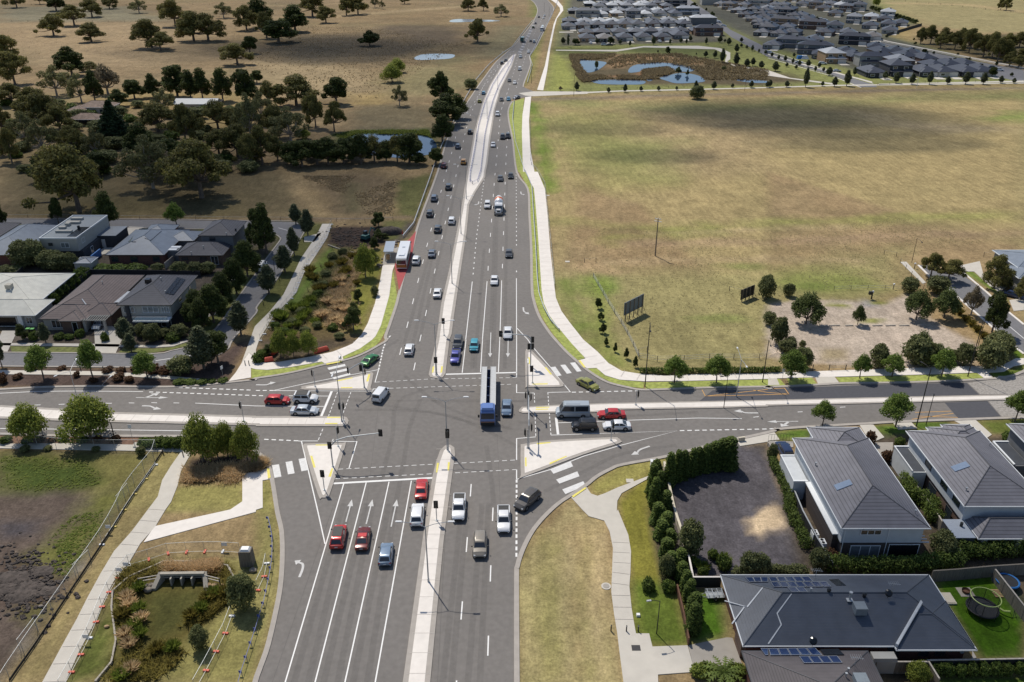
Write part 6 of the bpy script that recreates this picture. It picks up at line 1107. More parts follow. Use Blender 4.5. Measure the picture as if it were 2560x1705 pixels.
guard('steel guard rail along the left edge of the main road', '11 1340,600 1440,480 1610,0 10 1610,1560 1700,1320 1800,1120 1900,920 2010,730 2120,600 2250,490 2334,435 20 60,355 140,250 190,190', 6.); guard('guard rail with a sharp kink beside the upper carriageway', '20 140,760 185,600 160,520 200,450 260,320 340,180 400,60 420,-20', 6.)
for lab, ln in (('purple wire-rope fence on the left side of the fenced median', '11 1975,115 1950,95 1955,0 10 1960,1560 1990,1400 2030,1150 2085,950 2160,780 2250,640 2334,540 20 20,510'), ('purple wire-rope fence on the right side of the fenced median', '11 1975,115 2020,95 2050,0 10 2050,1560 2085,1250 2120,1080 2160,930 2210,800 2320,600 20 15,530')):
    P = gs(ln); L_ = resample(P, 3.2); x0, y0 = L_[0][:2]; o = empty('rope_fence', (x0, y0, .16)); tag(o, lab, 'fence', 'wire-rope fences in the median')
    for z in (.5, .75, .95): MB().path([(x - x0, y - y0, z) for x, y, _ in L_], .03, 4).build('rope', M['rope_purple'], o)
    for x, y, a in L_[:100]: MB().box((x - x0, y - y0, .5), (.12, .12, 1.0)).build('post', M['rope_purple'], o)
fence('chain_link_fence', 'tall chain-link fence along the building site', '02 0,940 160,950 740,1000 1470,1000 1150,1400 03 1060,60 900,330 750,540 520,880 300,1200 100,1500 -50,1750', 1.9, 3.2, 'galv', 'wire', (1.88,), .035, 'chain_mesh')
for k, (lab, ln) in enumerate((('upper triangular chain-link brace of the site fence', '02 1180,1400 950,1440 1080,1520'), ('middle triangular chain-link brace of the site fence', '03 830,465 560,500 690,600'), ('lowest triangular chain-link brace of the site fence', '03 340,1090 60,1190 190,1290'))):
    P = gs(ln); fence('fence_brace', lab, ln, 1.9, 30, 'galv', 'wire', (1.88,), .03, 'chain_mesh', grp='braces of the site fence')
fence('silt_fence', 'low black silt fence at the foot of the site fence', '02 1480,1030 1400,1160 1200,1440 03 1100,60 950,300 800,520 600,820 430,1080 280,1300 90,1568', .45, 5, 'dark_fence', 'dark_fence', (.42,), .03, 'dark_fence')
def temp_fence(label, line, blk='orange_block', h=1.75, step=2.6):
    P = gs(line); L_ = resample(P, step); x0, y0 = L_[0][:2]; o = empty('temporary_fence', (x0, y0, 0)); tag(o, label, 'fence', 'temporary mesh fences'); MB().path([(x - x0, y - y0, h) for x, y, _ in L_], .022, 4).build('top_rail', M['wire'], o); MB().path([(x - x0, y - y0, .15) for x, y, _ in L_], .022, 4).build('bottom_rail', M['wire'], o); mb = MB()
    for (xa, ya, _), (xb, yb, _) in zip(L_, L_[1:]): mb.poly([(xa - x0, ya - y0, .15), (xb - x0, yb - y0, .15), (xb - x0, yb - y0, h), (xa - x0, ya - y0, h)])
    mb.build('mesh_panel', M['chain_mesh'], o)
    for i, (x, y, a) in enumerate(L_):
        MB().tube((x - x0, y - y0, 0), (x - x0, y - y0, h + .05), .025, .025, 5).build('post', M['wire'], o)
        MB().box((x - x0, y - y0, .09), (.75, .28, .17), rz=a + PI / 2, top=.9).build('foot_block', M[blk if (i * 7) % 5 else 'sign_white'], o)
temp_fence('temporary fence with orange feet above the drainage basin', '03 1180,505 1360,455 1540,397 1710,388 1870,383 2040,383 2190,395'); temp_fence('temporary fence with orange feet between path and basin', '03 1180,505 1080,620 1025,700 960,825 900,960 850,1100 780,1245 700,1400 610,1560 560,1650')
temp_fence('temporary fence with orange feet right of the basin', '13 100,490 03 2410,610 2350,735'); temp_fence('temporary fence with orange feet crossing the grass below the round bush', '03 2115,970 2065,1110 1995,1250 1910,1410 1830,1565 1780,1650'); temp_fence('long temporary fence beside the reserve path', '11 690,480 640,590 580,690 480,800 400,980 330,1150 220,1280 130,1400 40,1540', 'sign_white', 1.5, 3.0)
temp_fence('row of yellow footed braces on the site fence', '02 1420,1140 1280,1340 1190,1460 03 1030,175 930,320', 'yellow_block', .5, 3.4)
P = gs('13 115,100 150,250 155,420 140,560 110,720 70,900 10,1080 03 2334,1130 2290,1260 2210,1500 2170,1650'); L_ = resample(P, 2.1); x0, y0 = L_[0][:2]; o = empty('blue_bunting_line', (x0, y0, 0)); tag(o, 'blue rail line with hanging blue flags beside the left kerb', 'barrier line'); MB().path([(x - x0, y - y0, .8) for x, y, _ in L_], .035, 5).build('line', M['rope_purple'], o)
for x, y, a in L_: MB().box((x - x0, y - y0, .4), (.05, .05, .8)).box((x - x0 - .16, y - y0, .58), (.3, .03, .38)).build('flag_post', M['blue_flag'], o)
fence('post_and_wire_fence', 'post and wire fence along the field edge beside the shared path', '21 390,1060 350,620 300,120 235,0 20 170,1500 165,1100', 1.1, 6, 'timber', 'wire', (1.0, .6), .05); fence('post_and_wire_fence', 'post and wire fence between the saplings and the hedge', '21 740,960 850,1150 900,1240 960,1330 1025,1430 1095,1568 22 1175,210 1375,190 1555,190 1730,190 1890,150 2090,190 2240,180 32 80,110', 1.2, 5, 'timber', 'wire', (1.1, .7, .35), .06)
fence('gate', 'pale pipe gate at the corner of the field track', '21 660,825 765,820', 1.1, 4, 'timber', 'timber_pale', (1.05,), .08, cat='gate'); fence('gate', 'pipe gate beside the dark hoarding', '21 1980,1080 2085,1110', 1.1, 3, 'timber', 'timber_pale', (1.05,), .07, cat='gate'); fence('gate', 'pipe gate in the field near the thin lamp post', '31 1057,750 1168,770', 1.1, 3.4, 'timber', 'timber_pale', (1.05,), .07, cat='gate')
fence('gate', 'timber and pipe gate closing the gravel lot', '32 555,275 705,275', 1.2, 4, 'timber', 'timber_pale', (1.15, .6), .1, cat='gate'); fence('gate', 'pipe frame beside the tall dark lamp post by the hedge', '22 1152,135 1230,110', 1.3, 3, 'timber', 'timber_pale', (1.25,), .06, cat='gate'); fence('gate', 'dark framed gate beside the gravel lot entrance', '32 330,270 405,280', 1.3, 3, 'timber', 'timber', (1.2,), .08, cat='gate')
fence('post_and_rail_fence', 'post and wire fence behind the gravel lot', '31 600,1080 805,1075 985,1070 1135,1075 1230,1080', 1.1, 4, 'timber', 'wire', (1.0, .5), .05); fence('post_and_rail_fence', 'post fence beside the footpath near the field lamp', '31 1205,830 1310,950 1370,1020 1415,1070', 1.2, 4, 'timber', 'timber_pale', (1.1,), .06); fence('post_and_rail_fence', 'post fence left of the pale roof at the far right', '31 1965,770 2080,770 2140,760', 1.2, 4, 'timber', 'timber_pale', (1.1,), .06)
fence('paddock_fence', 'dark post and wire fence across the far left paddock', '00 -200,200 0,198 600,200 1300,205 1700,190 2000,160', 1.3, 14, 'timber', 'timber', (1.1, .6), .12); fence('paddock_fence', 'dark rail fence near the top of the paddock', '00 0,45 1200,50 2334,40 10 800,30 1500,45 2334,45', 1.3, 16, 'timber', 'timber', (1.1, .6), .14); fence('paddock_fence', 'dark fence of the far right paddock', '30 1150,5 1600,45 2000,90 2334,125', 1.4, 14, 'timber', 'timber', (1.1, .5), .2)
fence('paddock_fence', 'low fence between the paddock and the back street', '01 0,418 700,420 1500,432 2334,440 11 200,440 640,450 1100,460 1250,440', 1.0, 8, 'timber', 'wire', (.95,), .06); fence('bollard_fence', 'row of low timber posts below the lagoons', '20 720,822 1000,810 1500,800 2334,790 30 600,765', .9, 8, 'timber', 'timber', (.8,), .1); fence('bollard_fence', 'row of low timber posts along the street above the park', '20 2100,425 2334,520 30 0,528 300,610 590,695', .9, 6, 'timber', 'timber', (.8,), .12); fence('bollard_fence', 'pale low fence in front of the corner houses', '30 1000,775 1400,757 1800,750 2334,738', 1.0, 7, 'timber', 'timber_pale', (.9,), .1)
fence('pool_fence', 'black bar fence beside the tall grey house', '32 0,925 110,915 220,920', 1.3, .5, 'dark_fence', 'dark_fence', (1.28, .1), .02)
# solid fences and walls: wall (or palings) > capping
def solid(name, label, line, h, m_, cap=None, w=.1, cat='fence', z=0):
    P = gs(line); x0, y0 = P[0]; o = empty(name, (x0, y0, z)); tag(o, label, cat); Q = [(x - x0, y - y0) for x, y in P]; MB().ribbon(Q, w, 0, h).build('panel' if cat == 'fence' else 'wall', M[m_], o)
    if cap: MB().ribbon(Q, w + .08, h, h + .06).build('capping', M[cap], o)
    for x, y, a in resample(P, 2.4)[:60]: MB().box((x - x0, y - y0, h / 2), (w + .05, w + .05, h - .02)).build('post', M[m_], o)
solid('garden_wall', 'cream garden wall beside the columnar shrubs', '22 1385,1165 1410,1290 1470,1568 23 1500,120 1570,330 1600,460', 1.1, 'cream_wall', 'cream_wall', .25, 'wall'); solid('garden_wall', 'short dark wall at the end of the cream wall', '23 1600,500 1640,700 1890,700', 1.6, 'dark_fence', 'concrete', .15, 'wall'); solid('garden_wall', 'pale letterbox wall among the shrubs', '22 2070,925 2110,920', .8, 'cream_wall', None, .3, 'wall')
solid('paling_fence', 'black fence between the gravel yard and the tall grey house', '32 200,1400 33 300,100 430,350 570,580', 1.8, 'dark_fence', 'galv'); solid('paling_fence', 'brown timber fence beside the lawn and shrubs', '23 1500,740 1560,1000 1605,1235', 1.1, 'brown_fence', 'brown_fence'); solid('paling_fence', 'grey paling fence behind the trampoline lawn', '33 1480,655 1700,640 2020,610 2334,590 2700,570', 1.8, 'paling', 'paling')
solid('paling_fence', 'dark fence on the right of the trampoline lawn', '33 2040,640 2334,1020 2500,1240', 1.8, 'paling', 'timber_pale'); solid('paling_fence', 'long grey fence below the brick wall of the big roof', '33 960,1490 1420,1490', 1.8, 'paling', 'timber_pale'); solid('paling_fence', 'black fence behind the row of bright small shrubs', '33 1420,1470 1800,1465 2334,1455 2700,1450', 1.7, 'dark_fence', 'timber_pale'); solid('paling_fence', 'slanting fence between the two bottom yards', '33 1430,1475 1530,1640', 1.7, 'paling', 'timber_pale')
solid('paling_fence', 'fence between the two tall grey houses', '32 1160,1170 1240,1300 33 1430,0 1480,60 1720,470', 1.8, 'paling', 'timber_pale'); solid('paling_fence', 'dark fence between the tan roof and the back yards', '01 840,945 1300,950 1830,960', 1.6, 'dark_fence'); solid('paling_fence', 'fence between cream and brown roofed houses', '01 480,1210 840,940', 1.6, 'dark_fence'); solid('paling_fence', 'pale timber fence right of the twin grey roofs', '01 1510,885 1620,790', 1.6, 'timber_pale'); solid('paling_fence', 'grey fence behind the big shrubs of the white roofed house', '01 0,1100 220,920', 1.6, 'dark_fence'); solid('paling_fence', 'dark fence along the corner tan house yard', '30 1080,330 1400,235', 2.0, 'dark_fence')
solid('retaining_wall', 'low timber retaining edge around the drainage basin', '03 880,1568 1020,1400 1060,1200 1020,900 1030,750 1180,620 1500,480 1900,480 2080,520 2140,640 2110,780', .35, 'concrete_dark', None, .2, 'wall'); solid('retaining_wall', 'low stone edge through the creek reserve', '11 660,670 740,700 890,740 920,800 880,960 790,1120 735,1270 760,1400', .3, 'concrete_dark', None, .25, 'wall'); solid('retaining_wall', 'short grey wall by the parked navy wagon', '22 2334,960 32 20,985', .6, 'concrete_dark', None, .2, 'wall')
solid('log_edge', 'row of timber sleepers across the gravel lot', '31 470,1408 540,1408', .15, 'timber_pale', None, .25, 'kerb log')
for k, (a, b) in enumerate(((568, 648), (710, 770), (828, 910), (957, 1035), (1077, 1155), (1200, 1280), (1370, 1430))): solid('log_edge', 'timber sleeper on the gravel lot, %s from left of its row' % ordinal(k + 1), '31 %d,1403 %d,1401' % (a, b), .2, 'timber_pale', None, .25, 'kerb log')
# bollards
for c, r, x, y, lab in ((0, 2, 2237, 230, 'left black bollard at the foot of the reserve path'), (0, 2, 2272, 230, 'right black bollard at the foot of the reserve path'), (0, 2, 1672, 1060, 'black bollard at the bend of the lower left path'), (0, 2, 1490, 1040, 'short dark post at the corner of the site fence'), (2, 3, 902, 1105, 'black bollard on the dry grass beside the concrete path'), (2, 3, 1042, 1110, 'black bollard standing in the concrete path'), (2, 3, 1150, 1108, 'black bollard on the lawn edge of the concrete path'), (0, 2, 1040, 880, 'thick dark post beside the leafy verge tree'), (1, 1, 433, 640, 'dark stake by the upper she-oaks'), (1, 1, 213, 990, 'dark stake beside the reserve lawn'), (1, 1, 68, 1215, 'lowest dark stake beside the reserve lawn'), (0, 2, 247, 255, 'leftmost dark post in the mulch strip'), (0, 2, 738, 280, 'second dark post in the mulch strip'), (0, 2, 946, 282, 'third dark post in the mulch strip'), (0, 2, 1148, 288, 'fourth dark post in the mulch strip')):
    X0, Y0 = g(c, r, x, y); hb_ = 2.6 if 'thick' in lab else .95; o = empty('bollard', (X0, Y0, .05)); tag(o, lab, 'bollard', 'dark bollards and posts'); MB().box((0, 0, hb_ / 2), (.13, .13, hb_), top=.9).build('post', M['pole_dark'], o); MB().box((0, 0, hb_ - .12), (.14, .14, .05)).build('band', M['galv'], o)
# billboards seen from behind
def hoarding(label, foot, tops, zlow, n, m_):
    P = gs(foot); (xa, ya), (xb, yb) = P; top = hz(xa, ya, tops); o = empty('billboard', (xa, ya, 0), math.atan2(yb - ya, xb - xa)); tag(o, label, 'billboard', 'billboards in the field'); L_ = math.dist(P[0], P[1]); MB().box((L_ / 2, 0, (top + zlow) / 2), (L_, .12, top - zlow)).build('panel', M[m_], o)
    for k in range(n): x = L_ * (k + .3) / (n - .4); MB().box((x, -.12, top / 2), (.16, .16, top)).tube((x, -.2, top * .45), (x, -1.3, 0), .04, .04, 5).build('post', M['timber'], o)
mat('board_grey', (.16, .19, .22), .6, var=.08); mat('board_black', (.02, .022, .024), .6, var=.08)
hoarding('grey backed billboard on five posts in the grass', '21 1015,1365 1190,1275', 430 + 1195 / 3.6469, 1.4, 5, 'board_grey'); hoarding('black backed billboard beside a round bush', '21 2080,1185 2200,1135', 430 + 1075 / 3.6469, .5, 4, 'board_black')
# small field objects
X0, Y0 = g(3, 1, 935, 1160); o = empty('electrical_cabinet', (X0, Y0, 0)); tag(o, 'black box on a stand at the edge of the gravel lot', 'cabinet'); MB().box((-.25, 0, 1.5), (.8, .5, .7)).build('box', M['pole_dark'], o); MB().box((.2, .1, .9), (.25, .2, 1.8)).build('post', M['pole_dark'], o); MB().box((.28, .1, 1.75), (.3, .25, .5)).build('meter', M['sign_white'], o)
for x, y, lab in ((1140, 1070, 'dark post with a white cap behind the elms'), (1333, 880, 'short white marker post on the footpath verge')): X0, Y0 = g(3, 1, x, y); o = empty('marker_post', (X0, Y0, 0)); tag(o, lab, 'marker post'); MB().box((0, 0, .6), (.14, .14, 1.2)).build('post', M['timber'], o); MB().box((0, 0, 1.3), (.35, .35, .22)).build('cap', M['sign_white'], o)
for c, r, x, y, lab in ((2, 3, 858, 697, 'round concrete manhole cover on the dry grass'),): X0, Y0 = g(c, r, x, y); tag(MB().tube((X0, Y0, 0), (X0, Y0, .08), .62, .62, 24).tube((X0, Y0, .08), (X0, Y0, .11), .4, .4, 20, 1).build('manhole_cover', [M['path'], M['old_path']]), lab, 'manhole')
X0, Y0 = g(2, 3, 1130, 1263); tag(MB().box((X0, Y0, .12), (1.0, .8, .03)).build('drain_grate', M['pole_dark']), 'dark square drain grate in the concrete path', 'grate')
for c, r, x, y, lab in ((2, 1, 505, 818, 'flat concrete pit lid in the field grass'), (2, 2, 1075, 1285, 'concrete pit lid on the verge below the slip lane'), (0, 2, 1248, 950, 'pale pit lid on the lower left footpath'), (3, 2, 2135, 342, 'square pit lid on the corner verge'), (2, 1, 325, 215, 'thin concrete slab beside the shared path')): X0, Y0 = g(c, r, x, y); tag(MB().box((X0, Y0, .04), (1.1, .9, .08)).build('pit_lid', M['path']), lab, 'pit lid', 'concrete pit lids')
X0, Y0 = g(2, 2, 1283, 1175); o = empty('utility_box', (X0, Y0, 0)); tag(o, 'white utility box at the top of the shrub row', 'utility box'); MB().box((0, 0, .75), (.8, .6, 1.5)).build('cabinet', M['sign_white'], o); MB().box((0, 0, 1.53), (.9, .7, .06)).build('lid', M['sign_white'], o)
X0, Y0 = g(2, 3, 1150, 965); tag(MB().box((X0, Y0, .15), (.45, .4, .3), top=.9).build('meter_box', M['white_paint']), 'small white box on the lawn beside the path', 'box')
# red water-filled barriers
for c, r, x, y, a, lab in ((1, 2, 600, 105, 35, 'red plastic barrier behind the left footpath'), (1, 2, 120, 195, 20, 'low red barrier piece at the corner of the reserve'), (1, 2, 175, 120, 65, 'pale and red barrier arm propped in the reserve')):
    X0, Y0 = g(c, r, x, y); o = empty('plastic_barrier', (X0, Y0, .02), R(a)); tag(o, lab, 'barrier', 'red barriers in the reserve'); l_ = 3.0 if x == 600 else 1.8; MB().box((0, 0, .4), (l_, .55, .8), top=.8).build('body', M['barrier_red'], o); MB().box((0, 0, .85), (l_ * .7, .2, .12)).build('top_ridge', M['barrier_red'], o)
# road signs
for c, r, x, yb, yt, a, lab in ((0, 2, 2035, 345, 235, 60, 'white sign on two thin posts beside the reserve path'), (0, 2, 1215, 930, 770, 0, 'small blue-white sign beside the lower left carriageway'), (1, 2, 770, 195, 175, 0, 'tiny white sign at the left zebra crossing'), (3, 2, 128, 370, 260, 0, 'thin white sign post, left of the round verge tree'), (3, 2, 320, 380, 265, 0, 'thin white sign post, right of the round verge tree'), (2, 0, 510, 400, 305, 0, 'small sign by the car bay')):
    X0, Y0, h_ = hc(c, r, x, yb, yt); o = empty('road_sign', (X0, Y0, 0), R(a)); tag(o, lab, 'sign'); h_ = max(1.2, h_)
    MB().tube((0, 0, 0), (0, 0, h_), .03, .03, 6).build('post', M['galv'], o); MB().box((0, -.04, h_ - .35), (.55, .03, .65)).build('plate', M['sign_white'], o)
for x, y, lab in ((985, 150, 'white notice board on the site fence'), (1085, 540, 'lower pale notice on the fence by the path'), (1145, 490, 'upper pale notice on the fence by the path'), (2045, 310, 'small white notice on the temporary fence above the basin'), (780, 1150, 'small notice on the fence beside the lower path')): X0, Y0 = g(0, 3, x, y, 1.1); tag(MB().box((X0, Y0 - .05, 1.1), (.7, .03, .55)).build('notice_board', M['sign_white']), lab, 'notice', 'notices on the fences')
# wrapped shrub / spoil objects
X0, Y0 = g(0, 3, 2260, 490); o = empty('wrapped_cage', (X0, Y0, 0)); tag(o, 'tall bundle in grey wrapping with a white top near the fence', 'bundle'); MB().box((0, 0, 1.2), (1.7, 1.3, 2.4), top=.9).build('wrapping', M['concrete_dark'] if 0 else M['paling'], o); MB().box((0, 0, 2.5), (1.3, 1.0, .3), top=.7).build('top_sheet', M['white_paint'], o)
# culvert: headwall, fins, floor; rail fence; boulders
XL, YL = g(0, 3, 1400, 735); XR, YR = g(0, 3, 1880, 728); a_ = math.atan2(YR - YL, XR - XL); W_ = math.dist((XL, YL), (XR, YR)); o = empty('culvert', (XL, YL, 0), a_); tag(o, 'concrete culvert headwall with four openings in the drainage basin', 'culvert')
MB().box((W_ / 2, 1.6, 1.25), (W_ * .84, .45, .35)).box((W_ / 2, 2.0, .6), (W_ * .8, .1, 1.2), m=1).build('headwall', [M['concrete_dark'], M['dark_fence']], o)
for k in range(1, 4): MB().box((W_ * (.1 + .8 * k / 4), 1.3, .55), (.18, 1.0, 1.1)).build('pier', M['concrete_dark'], o)
for k_, (xa, xb) in enumerate(((0, W_ * .08), (W_, W_ * .92))):
    mb = MB(); w2 = .28; b = 0; mb.v = [(xa - w2, 0, 0), (xa + w2, 0, 0), (xb + w2, 1.8, 0), (xb - w2, 1.8, 0), (xa - w2, 0, .35), (xa + w2, 0, .35), (xb + w2, 1.8, 1.42), (xb - w2, 1.8, 1.42)]
    for q in ((0, 1, 5, 4), (1, 2, 6, 5), (2, 3, 7, 6), (3, 0, 4, 7), (4, 5, 6, 7)): mb.face(q)
    mb.build('wing_wall', M['concrete_dark'], o)
fence('culvert_rail', 'timber rail fence around the top of the culvert', '03 1275,690 1460,655 1665,650 1855,650 2010,690', 1.25, 2.9, 'timber', 'timber_pale', (1.15, .7), .09, rr_=.07)
for w in (0, 1):
    for k, (x, y, s) in enumerate(sorted(((1350, 740, .55), (1390, 695, .5), (1330, 700, .45), (1235, 690, .35), (1905, 740, .4), (375, 885, .3), (2310, 560, .5)) if not w else ((1905, 700, .5), (1960, 700, .5), (2030, 700, .4), (2085, 690, .45), (975, 1070, .3)))):
        X0, Y0 = g(0, 3, x, y); tag(MB().blob((X0, Y0, s * .45), (s, s * .8, s * .6), k, 9).build('boulder', M['rock_warm' if w else 'rock'], None, 60), '%s boulder by the culvert and basin, %s from left' % ('warm sandstone' if w else 'grey', ordinal(k)), 'boulder', 'boulders round the basin')
rr = random.Random(9); T = sorted([(1170 + rr.uniform(-25, 25), 560 + rr.uniform(-60, 60)) for _ in range(5)] + [(1130 + rr.uniform(-45, 45), 820 + rr.uniform(-40, 60)) for _ in range(9)] + [(1290 + rr.uniform(-30, 20), 660 + rr.uniform(-30, 40)) for _ in range(8)])
for k, (x, y) in enumerate(T): X0, Y0 = g(1, 1, x, y); s = rr.uniform(.3, .6); tag(MB().blob((X0, Y0, s * .4), (s, s * .8, s * .6), k, 8).build('boulder', M['rock'], None, 60), 'grey boulder in the rubble around the bus shelter, %s from left' % ordinal(k), 'boulder', 'rubble by the shelter')
# soil heap and excavator
tag(MB().blob((*g(1, 1, 1225, 555), .1), (3.4, 2.2, 1.6), 3, 18, amp=.1).build('soil_heap', M['soil'], None, 60), 'heap of dark soil beyond the bus shelter', 'soil heap'); rr = random.Random(2)
for k, (x, y, s) in enumerate(((120, 620, 1.2), (260, 700, 1.0), (380, 560, .9), (200, 780, 1.1), (430, 740, .8), (60, 720, 1.0))): X0, Y0 = g(0, 3, x, y); tag(MB().blob((X0, Y0, 0), (s * 1.9, s * 1.2, s * .25), k + 20, 22, amp=.12).build('dirt_mound', M['soil'], None, 60), 'low mound of churned brown soil on the site, %s from left' % ordinal(sorted([120, 260, 380, 200, 430, 60]).index(x)), 'soil mound', 'soil mounds on the site')
X0, Y0 = g(1, 1, 1005, 625); o = empty('excavator', (X0, Y0, 0), R(60)); tag(o, 'small dark green excavator in the dug-up soil', 'excavator'); mat('digger_green', (.02, .10, .10), .5, var=.1)
for s_ in (-1, 1): MB().box((0, s_ * .85, .35), (2.6, .45, .7), top=.85).build('track', M['tyre'], o)
MB().box((-.2, 0, 1.2), (2.0, 1.7, .9), top=.92).build('body', M['digger_green'], o); MB().box((.35, .4, 2.0), (1.0, .85, 1.0), top=.85).build('cab', M['glass'], o); bm_ = MB().path([(.8, -.2, 1.3), (2.2, -.2, 3.0), (3.4, -.2, 2.2)], [.18, .16, .13], 6).build('boom', M['digger_green'], o); MB().tube((3.4, -.2, 2.2), (3.3, -.2, .9), .12, .1, 6).build('stick', M['digger_green'], bm_); MB().box((3.2, -.2, .6), (.6, .7, .5), top=.7).build('bucket', M['pole_dark'], bm_)
cl_ = MB(); rr = random.Random(11)
for k in range(900):
    X0, Y0 = g(0, 3, rr.gauss(230, 170), rr.gauss(660, 150)) if k < 650 else g(1, 1, rr.gauss(850, 110), rr.gauss(600, 50)); s = rr.uniform(.08, .32); cl_.blob((X0, Y0, s * .2), (s * 1.2, s, s * .7), k, 6, 0, .25)
tag(cl_.build('dirt_clods', M['soil']), 'clods of dug-up soil on the bare ground', kind='stuff')
# worker-orange cone near the rail
X0, Y0 = g(1, 1, 1338, 570); o = empty('traffic_cone', (X0, Y0, .02), 0, 1.6); tag(o, 'orange traffic cone at the end of the left guard rail', 'traffic cone'); MB().box((0, 0, .02), (.42, .42, .04)).build('base', M['pole_dark'], o); MB().tube((0, 0, .03), (0, 0, .75), .15, .03, 10).build('cone', M['orange_block'], o)
# bus shelter
XA, YA = g(1, 1, 1165, 735, 2.5); XB, YB = g(1, 1, 1245, 738, 2.5); XC, YC = g(1, 1, 1268, 633, 2.5); o = empty('bus_shelter', ((XA + XC) / 2, (YA + YC) / 2, .12), math.atan2(YC - YB, XC - XB)); tag(o, 'glass bus shelter with a pale blue-grey roof beside the stopped bus', 'bus shelter'); Ls = math.dist((XB, YB), (XC, YC)); mat('shelter_roof', (.34, .38, .45), .4, .2, var=.03); mat('clear_glass', (.5, .6, .62), .1, var=0, alpha=.35)
Ls = min(Ls, 7.5); MB().box((0, 0, 2.5), (Ls, 2.4, .12)).build('roof', M['shelter_roof'], o); MB().box((0, .95, 1.25), (Ls - .6, .05, 2.1)).build('back_panel', M['clear_glass'], o)
for x in (-Ls / 2 + .3, 0, Ls / 2 - .3): MB().box((x, .95, 1.22), (.1, .1, 2.44)).build('post', M['galv'], o)
for x in (-Ls / 2 + .25, Ls / 2 - .25): MB().box((x, .2, 1.25), (.05, 1.4, 2.1)).build('side_panel', M['clear_glass'], o)
MB().box((0, .6, .45), (2.6, .4, .06)).build('bench', M['timber'], o); MB().box((-Ls / 2 + .1, .2, 1.1), (.08, .9, 1.4)).build('poster_panel', M['rock_warm'], o)
for c, r, x, y, lab in ((0, 1, 265, 1470, 'left of the two green-lidded bins on the driveway'), (0, 1, 305, 1472, 'right of the two green-lidded bins on the driveway')): X0, Y0 = g(c, r, x, y); o = empty('wheelie_bin', (X0, Y0, .05)); tag(o, lab, 'bin', 'bins on the driveway'); mat('bin_green', (.02, .03, .02), .6, var=0); mat('bin_lid', (.12, .45, .1), .5, var=0); MB().box((0, 0, .5), (.65, .6, 1.0), top=1.1).build('body', M['bin_green'], o); MB().box((0, 0, 1.03), (.75, .7, .08)).build('lid', M['bin_lid'], o)
# trampolines
def tramp(c, r, x, y, rad, rimc, label, net=True):
    X0, Y0 = g(c, r, x, y); o = empty('trampoline', (X0, Y0, 0)); tag(o, label, 'trampoline', 'trampolines in the back yards'); MB().tube((0, 0, .75), (0, 0, .80), rad, rad, 28).build('mat', M['dark_fence'], o); n = 28; mb = MB()
    mb.path([(math.cos(2 * PI * i / n) * rad, math.sin(2 * PI * i / n) * rad, .82) for i in range(n + 1)], .12, 6); mb.build('edge_pad', M[rimc] if not net else M['pole_dark'], o)
    for k in range(6): a = k * PI / 3; MB().tube((math.cos(a) * rad, math.sin(a) * rad, 0), (math.cos(a) * rad, math.sin(a) * rad, 2.5 if net else .8), .035, .035, 5).build('pole', M['pole_dark'], o)
    if net:
        mb = MB()
        for i in range(n): a, b = 2 * PI * i / n, 2 * PI * (i + 1) / n; q = rad * .95; mb.poly([(math.cos(a) * q, math.sin(a) * q, .85), (math.cos(b) * q, math.sin(b) * q, .85), (math.cos(b) * q, math.sin(b) * q, 2.5), (math.cos(a) * q, math.sin(a) * q, 2.5)])
        mb.build('safety_net', M['net'], o); MB().path([(math.cos(2 * PI * i / n) * rad * .95, math.sin(2 * PI * i / n) * rad * .95, 2.5) for i in range(n + 1)], .06, 5).build('top_ring', M[rimc], o)
mat('net', (.02, .02, .02), .8, var=0, alpha=.3); mat('ring_lime', (.42, .50, .16), .5, var=0); mat('pad_blue', (.02, .16, .45), .5, var=0)
tramp(3, 3, 1940, 935, 1.75, 'ring_lime', 'netted trampoline with a lime ring on the bright lawn'); tramp(3, 3, 2170, 690, 1.3, 'pad_blue', 'small blue rimmed trampoline behind the fence', False)
X0, Y0 = g(3, 3, 1800, 750); o = empty('fire_pit', (X0, Y0, 0)); tag(o, 'round rusty fire pit on a pale square slab', 'fire pit'); MB().box((0, 0, .03), (1.8, 1.6, .06)).build('slab', M['concrete_dark'], o); MB().tube((0, 0, .06), (0, 0, .4), .42, .5, 14, cap=False).tube((0, 0, .1), (0, 0, .12), .42, .42, 14).build('bowl', M['brown_fence'], o)
X0, Y0 = g(3, 3, 2085, 765); o = empty('pallet', (X0, Y0, 0)); tag(o, 'orange-brown slatted pallet by the dark fence', 'pallet')
for k in range(6): MB().box((0, -.6 + k * .24, .12), (1.0, .14, .04)).build('slat', M['barrier_red'] if 0 else M['rock_warm'], o)
X0, Y0 = g(3, 3, 1640, 815); tag(MB().box((X0, Y0, .12), (1.3, 1.9, .24)).box((X0, Y0, .26), (1.0, 1.6, .05)).build('sandpit_box', M['cream_wall']), 'pale box on the lawn beside the big roof', 'planter box')
X0, Y0 = g(3, 3, 2170, 960); o = empty('garden_play_set', (X0, Y0, 0)); tag(o, 'lime green folding play frame beside the trampoline', 'play frame'); MB().path([(-.8, .8, .6), (-.3, .2, .5), (.3, -.1, .7)], .12, 6).build('slide', M['ring_lime'], o); MB().path([(.2, 0, .7), (.6, -.5, 0), (.9, .1, .7), (1.0, -.5, 0)], .03, 5).build('frame', M['pole_dark'], o)
X0, Y0 = g(3, 0, 330, 535); tag(MB().box((X0, Y0, 1), (5, 4, 2), top=.5).build('white_tarpaulin', M['white_paint']), 'white tarpaulin heap in a house yard by the street', 'tarpaulin'); X0, Y0 = g(3, 0, 292, 535); tag(MB().box((X0, Y0, .9), (4, 3, 1.8), top=.8).build('blue_skip', M['pad_blue']), 'blue skip beside the white tarpaulin', 'skip')
